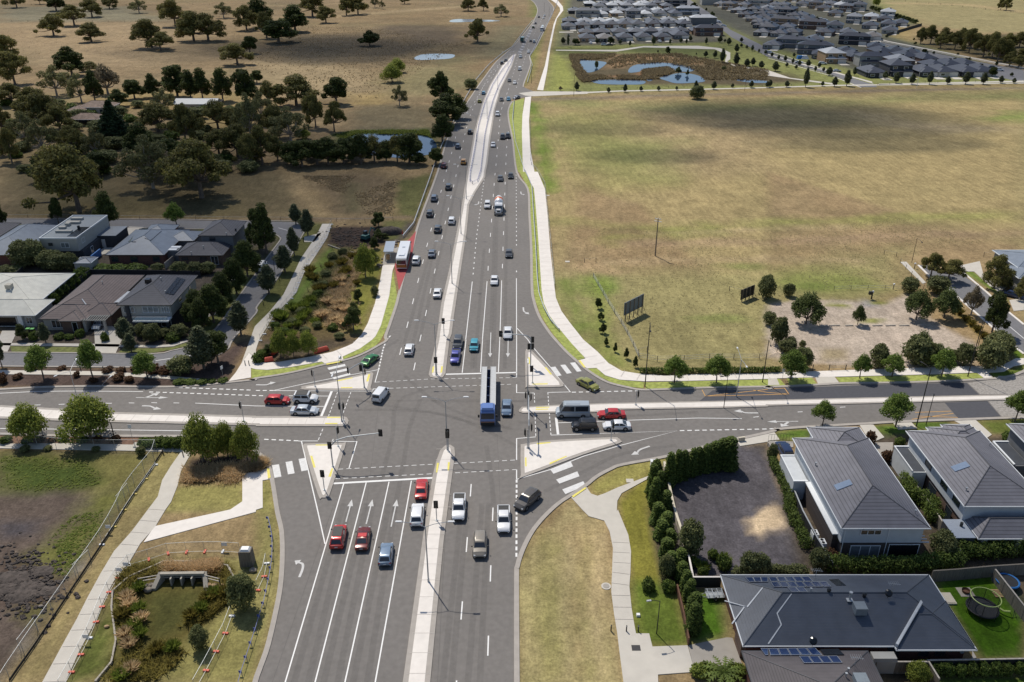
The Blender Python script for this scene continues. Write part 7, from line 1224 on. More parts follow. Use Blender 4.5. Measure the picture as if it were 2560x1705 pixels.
# ============================================================ HOUSES
roofmat('tile_grey', lin(120, 119, 127), .52, .30, .28, .7); roofmat('tile_dark', lin(94, 94, 102), .52, .32, .28, .7); roofmat('tile_brown', lin(138, 123, 118), .52, .36, .28, .75); roofmat('tile_small', lin(92, 87, 90), .30, .5, .3, .8)
roofmat('metal_blue', lin(82, 88, 100), .35, .82, .2, .5, cross=1, metal=.0); roofmat('metal_cream', lin(232, 228, 214), .35, .9, .2, .6, cross=1); roofmat('metal_pale', lin(128, 138, 152), .4, .82, .2, .5, cross=1); roofmat('metal_rust', lin(140, 118, 104), .5, .8, .25, .8, cross=1, var=.4); roofmat('rib_cream', lin(205, 208, 200), .3, .6, .25, .6); roofmat('rib_dark', lin(70, 74, 82), .3, .55, .25, .6)
for n_, c_ in {'wall_white': (204, 208, 212), 'wall_light': (178, 176, 170), 'wall_grey': (120, 122, 126), 'wall_dark': (62, 64, 70), 'wall_cream': (205, 198, 182), 'wall_tan': (168, 140, 112), 'wall_farm': (205, 195, 180), 'wall_orange': (176, 112, 66)}.items(): mat(n_, lin(*c_), .85, var=.06, scale=1)
def brick(n, c):
    m = mat(n, c, .9, var=.25, scale=2.5); nt = m.node_tree; nd = nt.nodes.new; L = nt.links.new; p = nt.nodes['Principled BSDF']; tc = nd('ShaderNodeTexCoord'); mp = nd('ShaderNodeMapping'); mp.inputs['Rotation'].default_value = (R(90), 0, 0)
    b = nd('ShaderNodeTexBrick'); b.inputs['Scale'].default_value = 4; b.inputs['Color1'].default_value = (*c, 1); b.inputs['Color2'].default_value = (*[x * .6 for x in c], 1); b.inputs['Mortar'].default_value = (*[min(1, x * 1.5) for x in c], 1); b.inputs['Mortar Size'].default_value = .01
    L(tc.outputs['Object'], mp.inputs[0]); L(mp.outputs[0], b.inputs['Vector']); L(b.outputs[0], p.inputs['Base Color'])
brick('brick_red', (.16, .07, .055)); brick('brick_dark', (.075, .058, .052)); brick('brick_brown', (.17, .11, .085))
mat('gutter_white', (.68, .70, .72), .5, var=0); mat('gutter_dark', (.05, .052, .058), .5, var=0); mat('ridge_dark', (.075, .075, .085), .7, var=.1); mat('ridge_pale', (.48, .50, .53), .6, var=.1); mat('frame_white', (.72, .74, .76), .5, var=0); mat('window_glass', (.03, .04, .05), .04, var=0, spec=1); mat('curtain_glass', (.16, .18, .20), .1, var=.2, scale=2, spec=1)
mat('solar', (.018, .035, .10), .12, var=.15, scale=5, spec=.9); mat('panel_black', (.012, .014, .018), .2, var=0); mat('skylight', (.20, .26, .36), .08, var=.05, spec=1); mat('garage_white', (.55, .54, .52), .6, var=.03)
def hip(mb, x0, y0, x1, y1, z, rise, ends=(1, 1)):
    """hip roof over a rectangle; the ridge runs along the longer side; ends: 1 hipped, 0 gabled. UV: u along eave, v up slope"""
    w, l = x1 - x0, y1 - y0; ly = l >= w; hw = min(w, l) / 2; sl = math.hypot(hw, rise); zt = z + rise
    if ly: A = ((x0 + x1) / 2, y0 + hw * ends[0], zt); B = ((x0 + x1) / 2, y1 - hw * ends[1], zt)
    else: A = (x0 + hw * ends[0], (y0 + y1) / 2, zt); B = (x1 - hw * ends[1], (y0 + y1) / 2, zt)
    c = [(x0, y0, z), (x1, y0, z), (x1, y1, z), (x0, y1, z)]
    faces = [((c[0], c[1], A), 'x'), ((c[1], c[2], B, A), 'y'), ((c[2], c[3], B), 'x'), ((c[3], c[0], A, B), 'y')] if ly else [((c[0], c[1], B, A), 'x'), ((c[1], c[2], B), 'y'), ((c[2], c[3], A, B), 'x'), ((c[3], c[0], A), 'y')]
    for P, ax in faces:
        mb.poly(P, 0, [((p[0] if ax == 'x' else p[1]), (p[2] - z) / max(.01, rise) * sl) for p in P])
    return A, B, c
def house(name, label, origin, cat='house', grp=None):
    o = empty(name, (origin[0], origin[1], 0)); tag(o, label, cat, grp); return o
def wing(o, x0, y0, x1, y1, h, rise, roof, wall, z0=0, ov=.5, ends=(1, 1), gut='gutter_white', ridge='ridge_dark', wallz=None):
    """walls and hip roof of one wing; the rectangle is the eave line, in world metres"""
    ox, oy = o.location.x, o.location.y; x0 -= ox; x1 -= ox; y0 -= oy; y1 -= oy
    if wall: MB().box(((x0 + x1) / 2, (y0 + y1) / 2, (z0 + h) / 2 - .02), (x1 - x0 - 2 * ov, y1 - y0 - 2 * ov, h - z0)).build('wall', M[wall], o)
    rb = MB(); A, B, c = hip(rb, x0, y0, x1, y1, h + .06, rise, ends); rb.poly([(x0, y0, h + .02), (x0, y1, h + .02), (x1, y1, h + .02), (x1, y0, h + .02)]); r_ = rb.build('roof', M[roof], o)
    gb = MB()
    for (ax, ay, bx, by) in ((x0, y0, x1, y0), (x1, y0, x1, y1), (x1, y1, x0, y1), (x0, y1, x0, y0)): gb.box(((ax + bx) / 2, (ay + by) / 2, h), (abs(bx - ax) + .14 if ax != bx else .14, abs(by - ay) - .14 if ay != by else .14, .15))
    gb.build('gutter', M[gut], r_); db = MB(); db.tube(A, B, .09, .09, 6)
    ly = (y1 - y0) >= (x1 - x0)
    for k, e in ((0, A), (1, A if ly else B), (2, B), (3, B if ly else A)):
        if (ends[0] if e is A else ends[1]): db.tube(c[k], e, .07, .07, 5)
    db.build('ridge_capping', M[ridge], r_); return r_
def win(o, x, y, z, w, h, face, glass='window_glass', frame='frame_white', n=2, nm='window'):
    """face: S,N,E,W; (x,y) the middle of the opening on the wall"""
    x -= o.location.x; y -= o.location.y; t = .05; ax = face in 'EW'; sx = {'E': 1, 'W': -1}.get(face, 0); sy = {'N': 1, 'S': -1}.get(face, 0)
    B = lambda c, a, b: (c, ((b[0], a, b[1]) if not ax else (a, b[0], b[1]))); f = MB(); off = lambda u, q: (x + (q if not ax else 0) + sx * u, y + (q if ax else 0) + sy * u, z)
    def bx(q, dz, ww, hh, mb, u=.03, tt=.08): p = off(u, q); mb.box((p[0], p[1], z + dz), ((ww, tt, hh) if not ax else (tt, ww, hh)))
    bx(0, h / 2, w + .1, .08, f); bx(0, -h / 2, w + .1, .08, f)
    for i in range(n + 1): bx(-w / 2 + w * i / n, 0, .07, h - .08, f)
    fr = f.build(nm, M[frame], o); g_ = MB(); bx(0, 0, w - .04, h - .06, g_, .015, .03); g_.build('pane', M[glass], fr); return fr
def rz(A, x, y):  # height on a hip roof (x0,y0,x1,y1,h,rise)
    x0, y0, x1, y1, h, rise = A; d = min(x - x0, x1 - x, y - y0, y1 - y); return h + .06 + rise * max(0, d) / (min(x1 - x0, y1 - y0) / 2)
def on_roof(A, c, r, px, py):
    h = A[4] + A[5] / 2
    for _ in range(12): X, Y = g(c, r, px, py, h); h = .5 * h + .5 * rz(A, X, Y)
    return X, Y, h
def panel(o, A, c, r, q, m, name='solar_panel', lift=.12, th=.05):
    """a flat panel lying on roof A with its corners at four survey points"""
    P = []
    for i in range(4): X, Y, Z_ = on_roof(A, c, r, q[2 * i], q[2 * i + 1]); P.append(Vector((X - o.location.x, Y - o.location.y, Z_ + lift)))
    mb = MB(); mb.v = [tuple(p) for p in P] + [tuple(p - Vector((0, 0, th + lift * .8))) for p in P]; mb.face((0, 1, 2, 3)); mb.face((7, 6, 5, 4))
    for i in range(4): mb.face((i, 4 + i, 4 + (i + 1) % 4, (i + 1) % 4))
    if name == 'solar_panel' and m != 'panel_black':
        n_ = (P[1] - P[0]).cross(P[2] - P[1]).normalized(); n_ = n_ if n_.z > 0 else -n_
        for i in range(4):
            a, b = P[i] + n_ * .01, P[(i + 1) % 4] + n_ * .01; cc_ = sum(P, Vector()) / 4; a2 = a + (cc_ - a) * .09; b2 = b + (cc_ - b) * .09; mb.poly([a, b, b2, a2], 1)
    return mb.build(name, [M[m], M['galv']], o)
def panel_row(o, A, c, r, q, n, m='solar'):
    """n panels side by side between the left edge (q0,q3) and right edge (q1,q2)"""
    L_ = lambda a, b, t: a + (b - a) * t
    for i in range(n):
        t0, t1 = i / n + .006, (i + 1) / n - .006
        panel(o, A, c, r, (L_(q[0], q[2], t0), L_(q[1], q[3], t0), L_(q[0], q[2], t1), L_(q[1], q[3], t1), L_(q[6], q[4], t1), L_(q[7], q[5], t1), L_(q[6], q[4], t0), L_(q[7], q[5], t0)), m)
def vent(o, A, c, r, px, py, kind='pipe'):
    X, Y, Z_ = on_roof(A, c, r, px, py); X -= o.location.x; Y -= o.location.y
    if kind == 'pipe': MB().tube((X, Y, Z_ - .1), (X, Y, Z_ + .45), .07, .07, 8).tube((X, Y, Z_ + .45), (X, Y, Z_ + .55), .14, .14, 8).build('vent_pipe', M['galv'], o)
    elif kind == 'cowl': MB().tube((X, Y, Z_ - .1), (X, Y, Z_ + .3), .2, .2, 10).blob((X, Y, Z_ + .4), (.26, .26, .2), 1, 10, 0, .02).build('whirly_vent', M['panel_black'], o)
    elif kind == 'flue': MB().tube((X, Y, Z_ - .1), (X, Y, Z_ + 1.0), .13, .13, 10).tube((X, Y, Z_ + 1.0), (X, Y, Z_ + 1.2), .2, .2, 10).box((X, Y, Z_ + .05), (.7, .7, .1)).build('flue', M['galv'], o)
    elif kind == 'cooler': MB().box((X, Y, Z_ + .5), (1.3, 1.2, .9)).box((X, Y, Z_ + .98), (1.35, 1.25, .1)).build('evaporative_cooler', M['board_grey'], o)
    elif kind == 'cooler_dark': MB().box((X, Y, Z_ + .5), (1.1, 1.1, .9), top=.9).build('evaporative_cooler', M['panel_black'], o)
    elif kind == 'cooler_white': MB().box((X, Y, Z_ + .5), (1.2, 1.2, .9)).build('evaporative_cooler', M['wall_cream'], o)
    elif kind == 'aerial':
        mb = MB().tube((X, Y, Z_ - .1), (X, Y, Z_ + 1.3), .03, .03, 6).tube((X - .7, Y, Z_ + 1.3), (X + .7, Y - .2, Z_ + 1.25), .02, .02, 5)
        for k in range(6): mb.tube((X - .6 + k * .22, Y - .35, Z_ + 1.3), (X - .6 + k * .22, Y + .35, Z_ + 1.3), .012, .012, 4)
        mb.build('aerial', M['galv'], o)
    elif kind == 'dish': MB().tube((X, Y, Z_ - .1), (X, Y, Z_ + .7), .03, .03, 6).tube((X, Y, Z_ + .7), (X, Y - .12, Z_ + .8), .45, .3, 14).build('satellite_dish', M['panel_black'], o)
# ---- tall grey house beside the gravel yard
A1 = (42.2, 84.7, 53.6, 105.6, 5.5, 2.5)
o = house('grey_house', 'two storey white and brick house with a grey tiled roof beside the black gravel yard', (48, 95)); h1 = o
wing(o, *A1[:4], 5.5, 2.5, 'tile_grey', 'wall_white', 2.8); wing(o, 45.3, 100.5, 53.35, 108.6, 5.5, 1.76, 'tile_grey', 'wall_white', 2.8); MB().box((-.1, -.2, 1.4), (10.0, 19.5, 2.8)).build('lower_wall', M['brick_dark'], o)
MB().box((-6.55, 4.9 + 1.3, 1.6), (2.0, 6.6, 3.2)).build('garage_wall', M['wall_white'], o); rb = MB(); rb.poly([(-7.45, 3.2, 3.15), (-5.7, 3.2, 3.15), (-5.7, 9.3, 3.15), (-7.45, 9.3, 3.15)], 0, [(0, 0), (1.75, 0), (1.75, 6.1), (0, 6.1)]); rb.build('garage_roof', M['rib_cream'], o); pb_ = MB()
for a in (((-6.6, 9.4, 3.22), (2.1, .25, .2)), ((-6.6, 3.0, 3.22), (2.1, .3, .2)), ((-7.55, 6.2, 3.22), (.12, 6.1, .2))): pb_.box(*a)
pb_.build('parapet', M['frame_white'], o); MB().box((-5.5, -3.0, 1.6), (.8, 11.2, 3.2)).build('side_wall', M['brick_dark'], o); MB().box((-5.55, -3.0, 3.26), (.95, 11.4, .14)).build('parapet', M['frame_white'], o)
panel(o, A1, 3, 2, (597, 1328, 740, 1275, 770, 1320, 628, 1375), 'skylight', 'skylight'); vent(o, A1, 3, 2, 432, 1145); vent(o, A1, 3, 3, 1340, 30)
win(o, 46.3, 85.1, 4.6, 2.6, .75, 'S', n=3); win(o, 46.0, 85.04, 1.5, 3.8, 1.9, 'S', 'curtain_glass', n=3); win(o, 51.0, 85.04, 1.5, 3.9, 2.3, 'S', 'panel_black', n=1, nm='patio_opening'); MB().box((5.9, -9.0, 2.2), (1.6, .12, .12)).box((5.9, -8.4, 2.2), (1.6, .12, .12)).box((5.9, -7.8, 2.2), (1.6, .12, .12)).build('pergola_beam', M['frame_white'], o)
for x_ in (-5.05, .6): MB().tube((x_, -9.95, 0), (x_, -9.95, 5.5), .05, .05, 6).build('downpipe', M['gutter_white'], o)
for k, (x, y) in enumerate(((39.9, 88.8), (40.3, 87.0), (55.0, 99.6), (56.2, 96.2))):
    a = empty('air_conditioner', (x + (0 if k > 1 else .9), y, .05)); tag(a, ('upper', 'lower')[k % 2] + (' white double-fan air conditioner beside the brick wall' if k < 2 else ' white air conditioner in the gap between the tall grey houses'), 'air conditioner', 'air conditioners'); MB().box((0, 0, .75), (.8, 1.1, 1.5)).build('casing', M['frame_white'], a)
    for dy in (-.27, .27): MB().tube((0, dy, 1.5), (0, dy, 1.53), .22, .22, 12).build('fan', M['panel_black'], a)
# ---- second tall grey house
A2 = (60.1, 89.2, 71.4, 107.6, 5.5, 2.5)
o = house('grey_house', 'two storey pale blue house with a grey tiled roof, second from the gravel yard', (65, 98)); wing(o, *A2[:4], 5.5, 2.5, 'tile_grey', 'wall_white', 2.8); wing(o, 63.6, 102, 70.9, 108.6, 5.5, 1.45, 'tile_grey', 'wall_white', 2.8); wing(o, 66.2, 104, 70.7, 109.4, 5.5, 1.0, 'tile_grey', 'wall_white', 2.8)
MB().box((.6, .3, 1.4), (9.6, 17, 2.8)).build('lower_wall', M['brick_brown'], o); MB().box((-5.5, 5.5, 1.6), (2.0, 6.6, 3.1)).build('garage_wall', M['wall_white'], o); rb = MB(); rb.poly([(-6.4, 2.4, 3.2), (-4.6, 2.4, 3.2), (-4.6, 8.6, 3.2), (-6.4, 8.6, 3.2)], 0, [(0, 0), (1.8, 0), (1.8, 6.2), (0, 6.2)]); rb.build('garage_roof', M['rib_dark'], o); MB().box((-5.5, 8.75, 3.25), (2.2, .25, .2)).box((-6.5, 5.5, 3.25), (.12, 6.3, .2)).build('parapet', M['frame_white'], o)
panel(o, A2, 3, 2, (1662, 1160, 1800, 1110, 1842, 1155, 1705, 1203), 'skylight', 'skylight'); vent(o, A2, 3, 2, 1805, 1375); vent(o, A2, 3, 2, 2020, 965)
for y_ in (100.4, 95.5, 91.9): win(o, 60.6, y_, 4.3, 1.8, .8, 'W', n=1, frame='gutter_dark')
for y_, w_ in ((97.6, 2.2), (92.6, 1.6)): win(o, 60.4, y_, 1.5, w_, 2.2, 'W', n=1, frame='gutter_dark')
wing(o, 61.0, 85.9, 76, 90.6, 2.8, 1.5, 'tile_grey', None, gut='gutter_white'); MB().box((-5.6, -10.05, 2.85), (2.7, 3.8, .07)).build('pergola_roof', M['skylight'] if 0 else M['shelter_roof'], o); MB().box((-5.6, -10.05, 1.4), (2.6, 3.6, 2.8)).build('shed_wall', M['wall_dark'], o)
for x_ in (62, 66.5, 71): MB().box((x_ - 65, -11.7, 1.4), (.7, .5, 2.8)).build('verandah_pier', M['wall_light'], o)
MB().tube((-5.1, -9.6, 2.9), (-5.1, -9.6, 3.5), .2, .2, 8).build('closed_umbrella', M['board_black'], o)
# ---- third house at the frame edge
o = house('grey_house', 'tall grey tiled house cut by the right edge of the view', (82, 102)); wing(o, 76.5, 92.0, 88, 109.6, 5.5, 2.5, 'tile_grey', 'wall_grey'); MB().box((-6.6, 3.0, 1.6), (2.2, 6.4, 3.1)).build('garage_wall', M['wall_grey'], o); rb = MB(); rb.poly([(-7.6, 0, 3.2), (-5.6, 0, 3.2), (-5.6, 6, 3.2), (-7.6, 6, 3.2)], 0, [(0, 0), (2, 0), (2, 6), (0, 6)]); rb.build('garage_roof', M['rib_dark'], o); MB().box((-6.6, 6.1, 3.25), (2.4, .25, .2)).box((-7.75, 3, 3.25), (.25, 6, .2)).build('parapet', M['frame_white'], o)
# ---- wide blue-grey roof with solar panels
A3 = (25.8, 67.9, 51.55, 79.25, 2.7, 2.5)
o = house('wide_house', 'wide single storey brick house with a blue-grey metal roof and solar panels', (38, 73)); h3 = o
wing(o, *A3[:4], 2.7, 2.5, 'metal_blue', 'brick_red', gut='gutter_white', ridge='metal_blue'); wing(o, 42.7, 67.35, 51.57, 74.8, 2.7, 1.6, 'metal_blue', None, ov=.3, ridge='metal_blue')
for q in ((1385, 848, 1402, 870, 1180, 1258, 1155, 1245), ): panel(o, A3, 3, 3, q, 'ridge_pale', 'valley_flashing', .5, .02)
for q in ((210, 765, 218, 768, 88, 948, 78, 942), (78, 942, 88, 948, 126, 1046, 116, 1050), (116, 1048, 126, 1050, 8, 1225, -4, 1220)): panel(o, A3, 3, 3, q, 'ridge_pale', 'hip_flashing', .06, .02)
for q in ((2280, 708, 2290, 712, 2148, 890, 2138, 882), (2138, 882, 2110, 882, 1935, 832, 1940, 826), (2112, 885, 2122, 890, 2010, 1042, 2000, 1036)): panel(o, A3, 2, 3, q, 'ridge_pale', 'hip_flashing', .06, .02)
panel_row(o, A3, 3, 3, (0, 617, 370, 612, 412, 655, 22, 658), 5); panel_row(o, A3, 2, 3, (2122, 618, 2334, 616, 2334, 660, 2160, 662), 3); panel_row(o, A3, 3, 3, (18, 662, 530, 658, 580, 705, 50, 708), 7); panel_row(o, A3, 3, 3, (175, 712, 325, 710, 362, 752, 215, 754), 2)
panel(o, A3, 3, 3, (555, 635, 640, 630, 712, 690, 625, 692), 'panel_black', 'pool_heating_mat', .04, .02)
for k_, x, y in (('pipe', 388, 745), ('cowl', 552, 750), ('flue', 742, 820), ('cowl', 876, 790), ('cooler', 828, 930), ('aerial', 1130, 745), ('dish', 1090, 800), ('aerial', 430, 620)): vent(o, A3, 3, 3, x, y, k_)
for x_ in (46.5, 48.3): win(o, x_, 68.4, 1.5, 1.1, 1.5, 'S', n=1, frame='gutter_dark')
win(o, 43.0, 68.4, 1.2, 1.4, 2.2, 'S', n=1, frame='gutter_dark', nm='back_door'); MB().box((-11.6, -3.0, 1.3), (1.0, 2.6, 2.6)).build('porch_pier', M['brick_brown'], o); MB().tube((12.6, -4.75, 1.6), (12.6, -4.9, 1.6), .25, .25, 12).build('wall_fan', M['galv'], o)
tag(MB().box((41.2, 67.0, 1.2), (2.6, 1.0, 2.3)).build('garden_shed', M['wall_light']), 'pale shed between the brick wall and the tiled roof', 'shed')
# ---- bottom tiled roof
A4 = (25.4, 52, 39.3, 67.0, 2.9, 2.6)
o = house('tiled_house', 'brown-grey tiled roof with blue solar panels at the lower edge', (33, 60)); wing(o, *A4[:4], 2.9, 2.6, 'tile_small', 'brick_red', ridge='ridge_dark', gut='gutter_dark'); wing(o, 37.6, 52, 43.0, 62.6, 2.7, 1.4, 'tile_small', 'brick_red', gut='gutter_dark')
panel_row(o, A4, 3, 3, (0, 1268, 430, 1262, 495, 1328, 20, 1330), 5); panel_row(o, A4, 2, 3, (2265, 1268, 2334, 1267, 2334, 1328, 2310, 1330), 1); panel_row(o, A4, 3, 3, (470, 1275, 640, 1272, 695, 1325, 510, 1328), 2, 'panel_black'); panel_row(o, A4, 3, 3, (280, 1338, 630, 1335, 680, 1398, 325, 1402), 4)
for k_, x, y in (('dish', 405, 1235), ('aerial', 790, 1420), ('pipe', 708, 1520), ('pipe', 728, 1475), ('cooler', 835, 1590)): vent(o, A4, 3, 3, x, y, k_)
# ---- left estate
GL = 'houses of the left estate'
AA = (-118, 160.2, -100.4, 178.3, 2.7, 2.6)
o = house('cream_house', 'single storey house with a wide cream metal roof and open garage', (-106, 166), grp=GL); wing(o, *AA[:4], 2.7, 2.6, 'metal_cream', 'wall_cream', ridge='metal_cream'); wing(o, -111.5, 155.3, -97.8, 163.5, 2.7, 1.8, 'metal_cream', 'wall_light', ridge='metal_cream')
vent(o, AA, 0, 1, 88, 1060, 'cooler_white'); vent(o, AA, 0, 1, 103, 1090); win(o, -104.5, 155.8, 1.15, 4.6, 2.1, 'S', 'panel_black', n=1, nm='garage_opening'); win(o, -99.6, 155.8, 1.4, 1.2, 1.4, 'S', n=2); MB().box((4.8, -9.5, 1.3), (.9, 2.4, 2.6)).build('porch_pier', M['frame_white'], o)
AB = (-95.9, 157.2, -84.0, 177.3, 2.7, 2.5)
o = house('brown_house', 'single storey house with a brown tiled roof and slatted carport front', (-90, 166), grp=GL); wing(o, *AB[:4], 2.7, 2.5, 'tile_brown', 'brick_brown', gut='gutter_dark'); wing(o, -96.2, 153.6, -86.5, 160.5, 2.7, 1.7, 'tile_brown', 'wall_light', gut='gutter_dark'); wing(o, -92.0, 152.6, -87.2, 158, 2.7, 1.05, 'tile_brown', 'brick_brown', gut='gutter_dark'); wing(o, -88.2, 155.4, -82.2, 161, 2.7, 1.5, 'tile_brown', 'brick_brown', gut='gutter_dark')
vent(o, AB, 0, 1, 935, 1015, 'pipe'); win(o, -92.8, 154.1, 1.4, 2.6, 1.6, 'S', n=3); win(o, -88.9, 153.1, 1.2, 1.0, 2.1, 'S', n=1, nm='front_door', glass='panel_black')
for x_ in (-87.0, -82.9): MB().box((x_ + 90, 153.4 - 166, 1.3), (.45, .45, 2.6)).build('carport_pier', M['wall_light'], o)
mb = MB(); mb.box((5.1, -12.8, 2.62), (5.0, .15, .2)).box((5.1, -10.8, 2.62), (5.0, .15, .2))
for k in range(11): mb.box((2.7 + k * .48, -11.8, 2.72), (.12, 2.6, .16))
mb.build('slatted_carport', M['wall_light'], o); panel(o, AB, 0, 1, (1165, 1090, 1195, 1088, 1085, 1190, 1040, 1190), 'ridge_pale', 'box_gutter', .05, .02); panel(o, AB, 0, 1, (745, 1165, 755, 1165, 832, 1270, 822, 1276), 'ridge_pale', 'box_gutter', .25, .02)
AC = (-80.1, 154.3, -69.0, 170.2, 5.5, 2.4)
o = house('dark_tiled_house', 'two storey house with a dark tiled roof, balcony and two black solar strips', (-75, 162), grp=GL); wing(o, *AC[:4], 5.5, 2.4, 'tile_dark', 'wall_light', 2.8, gut='gutter_dark'); MB().box((.4, -.2, 1.4), (9.6, 14.6, 2.8)).build('lower_wall', M['wall_dark'], o)
panel_row(o, AC, 0, 1, (1618, 962, 1655, 972, 1545, 1118, 1507, 1100), 1, 'panel_black'); panel_row(o, AC, 0, 1, (1658, 972, 1692, 984, 1585, 1122, 1550, 1118), 1, 'panel_black'); vent(o, AC, 0, 1, 1355, 1012, 'cooler_dark'); vent(o, AC, 0, 1, 1470, 985); vent(o, AC, 0, 1, 1510, 1102)
for x_, w_ in ((-78.0, 2.2), (-73.6, 3.2), (-70.6, 1.5)): win(o, x_, 154.75, 4.3, w_, 1.3, 'S', 'curtain_glass', n=3)
MB().box((-3.2, -7.4, 4.2), (.7, .5, 2.7)).build('dark_pier', M['wall_dark'], o); mb = MB(); mb.box((2.0, -8.6, 2.75), (7.2, 2.2, .25)); mb.box((2.0, -9.6, 3.75), (7.2, .06, .06)); b_ = mb.build('balcony', M['frame_white'], o); MB().box((2.0, -9.62, 3.3), (7.1, .04, .8)).build('balustrade', M['clear_glass'], b_)
for x_ in (-1.0, .6, 5.2): MB().box((x_, -9.3, 1.4), (.5, .5, 2.6)).build('porch_pier', M['wall_dark'], o)
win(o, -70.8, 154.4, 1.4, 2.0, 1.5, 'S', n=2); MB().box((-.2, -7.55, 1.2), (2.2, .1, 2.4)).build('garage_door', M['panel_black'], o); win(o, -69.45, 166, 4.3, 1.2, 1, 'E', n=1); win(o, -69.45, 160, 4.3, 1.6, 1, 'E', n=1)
AD = (-98.6, 190.1, -84.3, 208.5, 2.7, 2.5)
o = house('metal_roofed_house', 'single storey brick house with a grey-green metal roof and solar strips', (-91, 199), grp=GL); wing(o, *AD[:4], 2.7, 2.5, 'metal_pale', 'brick_red', gut='gutter_dark', ridge='metal_pale'); wing(o, -96, 204, -88.5, 212.5, 2.7, 1.5, 'metal_pale', 'brick_red', gut='gutter_dark', ridge='metal_pale'); wing(o, -88, 200, -80.5, 207.5, 2.7, 1.4, 'metal_pale', 'wall_grey', gut='gutter_dark', ridge='metal_pale')
panel_row(o, AD, 0, 1, (1425, 520, 1475, 540, 1375, 628, 1318, 605), 1, 'panel_black'); panel_row(o, AD, 0, 1, (1270, 520, 1365, 510, 1240, 640, 1170, 640), 2, 'panel_black')
for x_, n_ in ((-96.7, 2), (-92.0, 2), (-86.6, 1)): win(o, x_, 190.55, 1.5, 1.6, 1.3, 'S', n=n_, frame='gutter_dark')
for k in range(2): MB().box((7.2 + k * .3, -5.2 + k * 1.7, 2.8), (2.6, 1.2, .1)).build('patio_roof_sheet', M['frame_white'], o)
MB().box((7.5, -4.4, 1.35), (3.0, 3.2, 2.7)).build('patio_wall', M['wall_grey'], o)
o = house('flat_roofed_house', 'two storey white house with a flat parapet roof and roof equipment', (-110, 200), grp=GL); MB().box((-.5, 1.3, 4.4), (9.0, 17.6, 3.2)).build('upper_wall', M['wall_light'], o); MB().box((.2, 1.3, 1.4), (9.4, 17, 2.8)).build('lower_wall', M['wall_dark'], o); mb = MB()
for a in (((-.5, -7.45, 6.1), (9.1, .2, .3)), ((-.5, 10.05, 6.1), (9.1, .2, .3)), ((-4.95, 1.3, 6.1), (.2, 17.3, .3)), ((3.95, 1.3, 6.1), (.2, 17.3, .3))): mb.box(*a)
mb.build('parapet', M['frame_white'], o); MB().box((-.5, 1.3, 6.03), (8.7, 17.2, .06)).build('roof', M['rib_dark'] if 0 else M['board_grey'], o)
for k, (x_, y_, w_, d_) in enumerate(((-2, 4, 3.5, 1.2), (-2.4, 7, 3, 1.0), (-2.8, 0, 1.6, 1.0), (-1, -3, 4, .8), (-2.5, 2.2, 1.1, 1.1))): MB().box((x_, y_, 6.35), (w_, d_, .5 if k != 4 else .9)).build('rooftop_unit', M['wall_light'], o)
MB().box((2.6, -2.5, 6.1), (3.0, 7, .05)).build('dark_roof_panel', M['panel_black'], o); MB().tube((1.5, -.5, 6.0), (1.5, -.5, 6.9), .35, .35, 10).build('cowl', M['panel_black'], o)
win(o, -112.5, 192.4, 4.6, 1.0, .7, 'S', n=1, frame='gutter_dark'); win(o, -109, 192.4, 4.4, 2.0, 1.2, 'S', 'curtain_glass', n=2); win(o, -106.05, 195.6, 4.6, 1.5, 1.2, 'E', 'curtain_glass', n=1); win(o, -105.1, 197, 1.4, 1.2, 2, 'E', n=1)
MB().box((6.2, 6, 1.6), (5.2, 7, 3.1)).build('annexe_wall', M['wall_dark'], o); MB().box((6.0, 6.2, 3.2), (5.6, 7.4, .12)).build('annexe_roof', M['ridge_pale'] if 0 else M['metal_pale'], o); MB().box((4.6, 2.45, 1.2), (2.4, .1, 2.2)).build('garage_door', M['garage_white'], o)
AF = (-77.7, 196.4, -68.9, 207.4, 5.4, 2.0)
o = house('dark_tiled_house', 'two storey dark tiled house in the corner by the curving street', (-73, 201), grp=GL); wing(o, *AF[:4], 5.4, 2.0, 'tile_dark', 'wall_grey', gut='gutter_dark'); vent(o, AF, 0, 1, 2150, 535, 'cowl'); vent(o, AF, 0, 1, 2065, 570); win(o, -74.5, 196.85, 4.4, 1.4, .8, 'S', n=1, frame='gutter_dark')
AG = (-81.5, 189.8, -70.0, 198.5, 2.7, 1.9)
o = house('dark_tiled_house', 'single storey dark tiled house in front of the corner house', (-75.7, 194), grp=GL); wing(o, *AG[:4], 2.7, 1.9, 'tile_dark', 'brick_brown', gut='gutter_dark'); vent(o, AG, 0, 1, 1745, 745); vent(o, AG, 0, 1, 1855, 690)
for x_ in (-79.5, -75): win(o, x_, 190.25, 1.7, 1.5, .7, 'S', n=1, frame='gutter_dark')
win(o, -72.3, 190.25, 1.3, 1.7, 2.1, 'S', n=2, frame='frame_white')
o = house('blue_roofed_house', 'single storey brick house with a pale blue metal roof at the far left', (-122, 200), grp=GL); wing(o, -131, 190, -118.2, 212, 2.7, 2.6, 'metal_pale', 'brick_red', ridge='metal_pale', gut='gutter_dark'); win(o, -121.0, 190.4, 1.3, 1.4, 1.6, 'S', n=1); wing(o, -120.5, 205, -112, 213.5, 2.7, 1.6, 'metal_pale', 'wall_light', ridge='metal_pale')
o = house('dark_roofed_house', 'low dark roofed house cut by the left edge of the view', (-138, 212), grp=GL); wing(o, -150, 203, -131.5, 214, 2.7, 2, 'tile_dark', 'brick_dark', gut='gutter_dark')
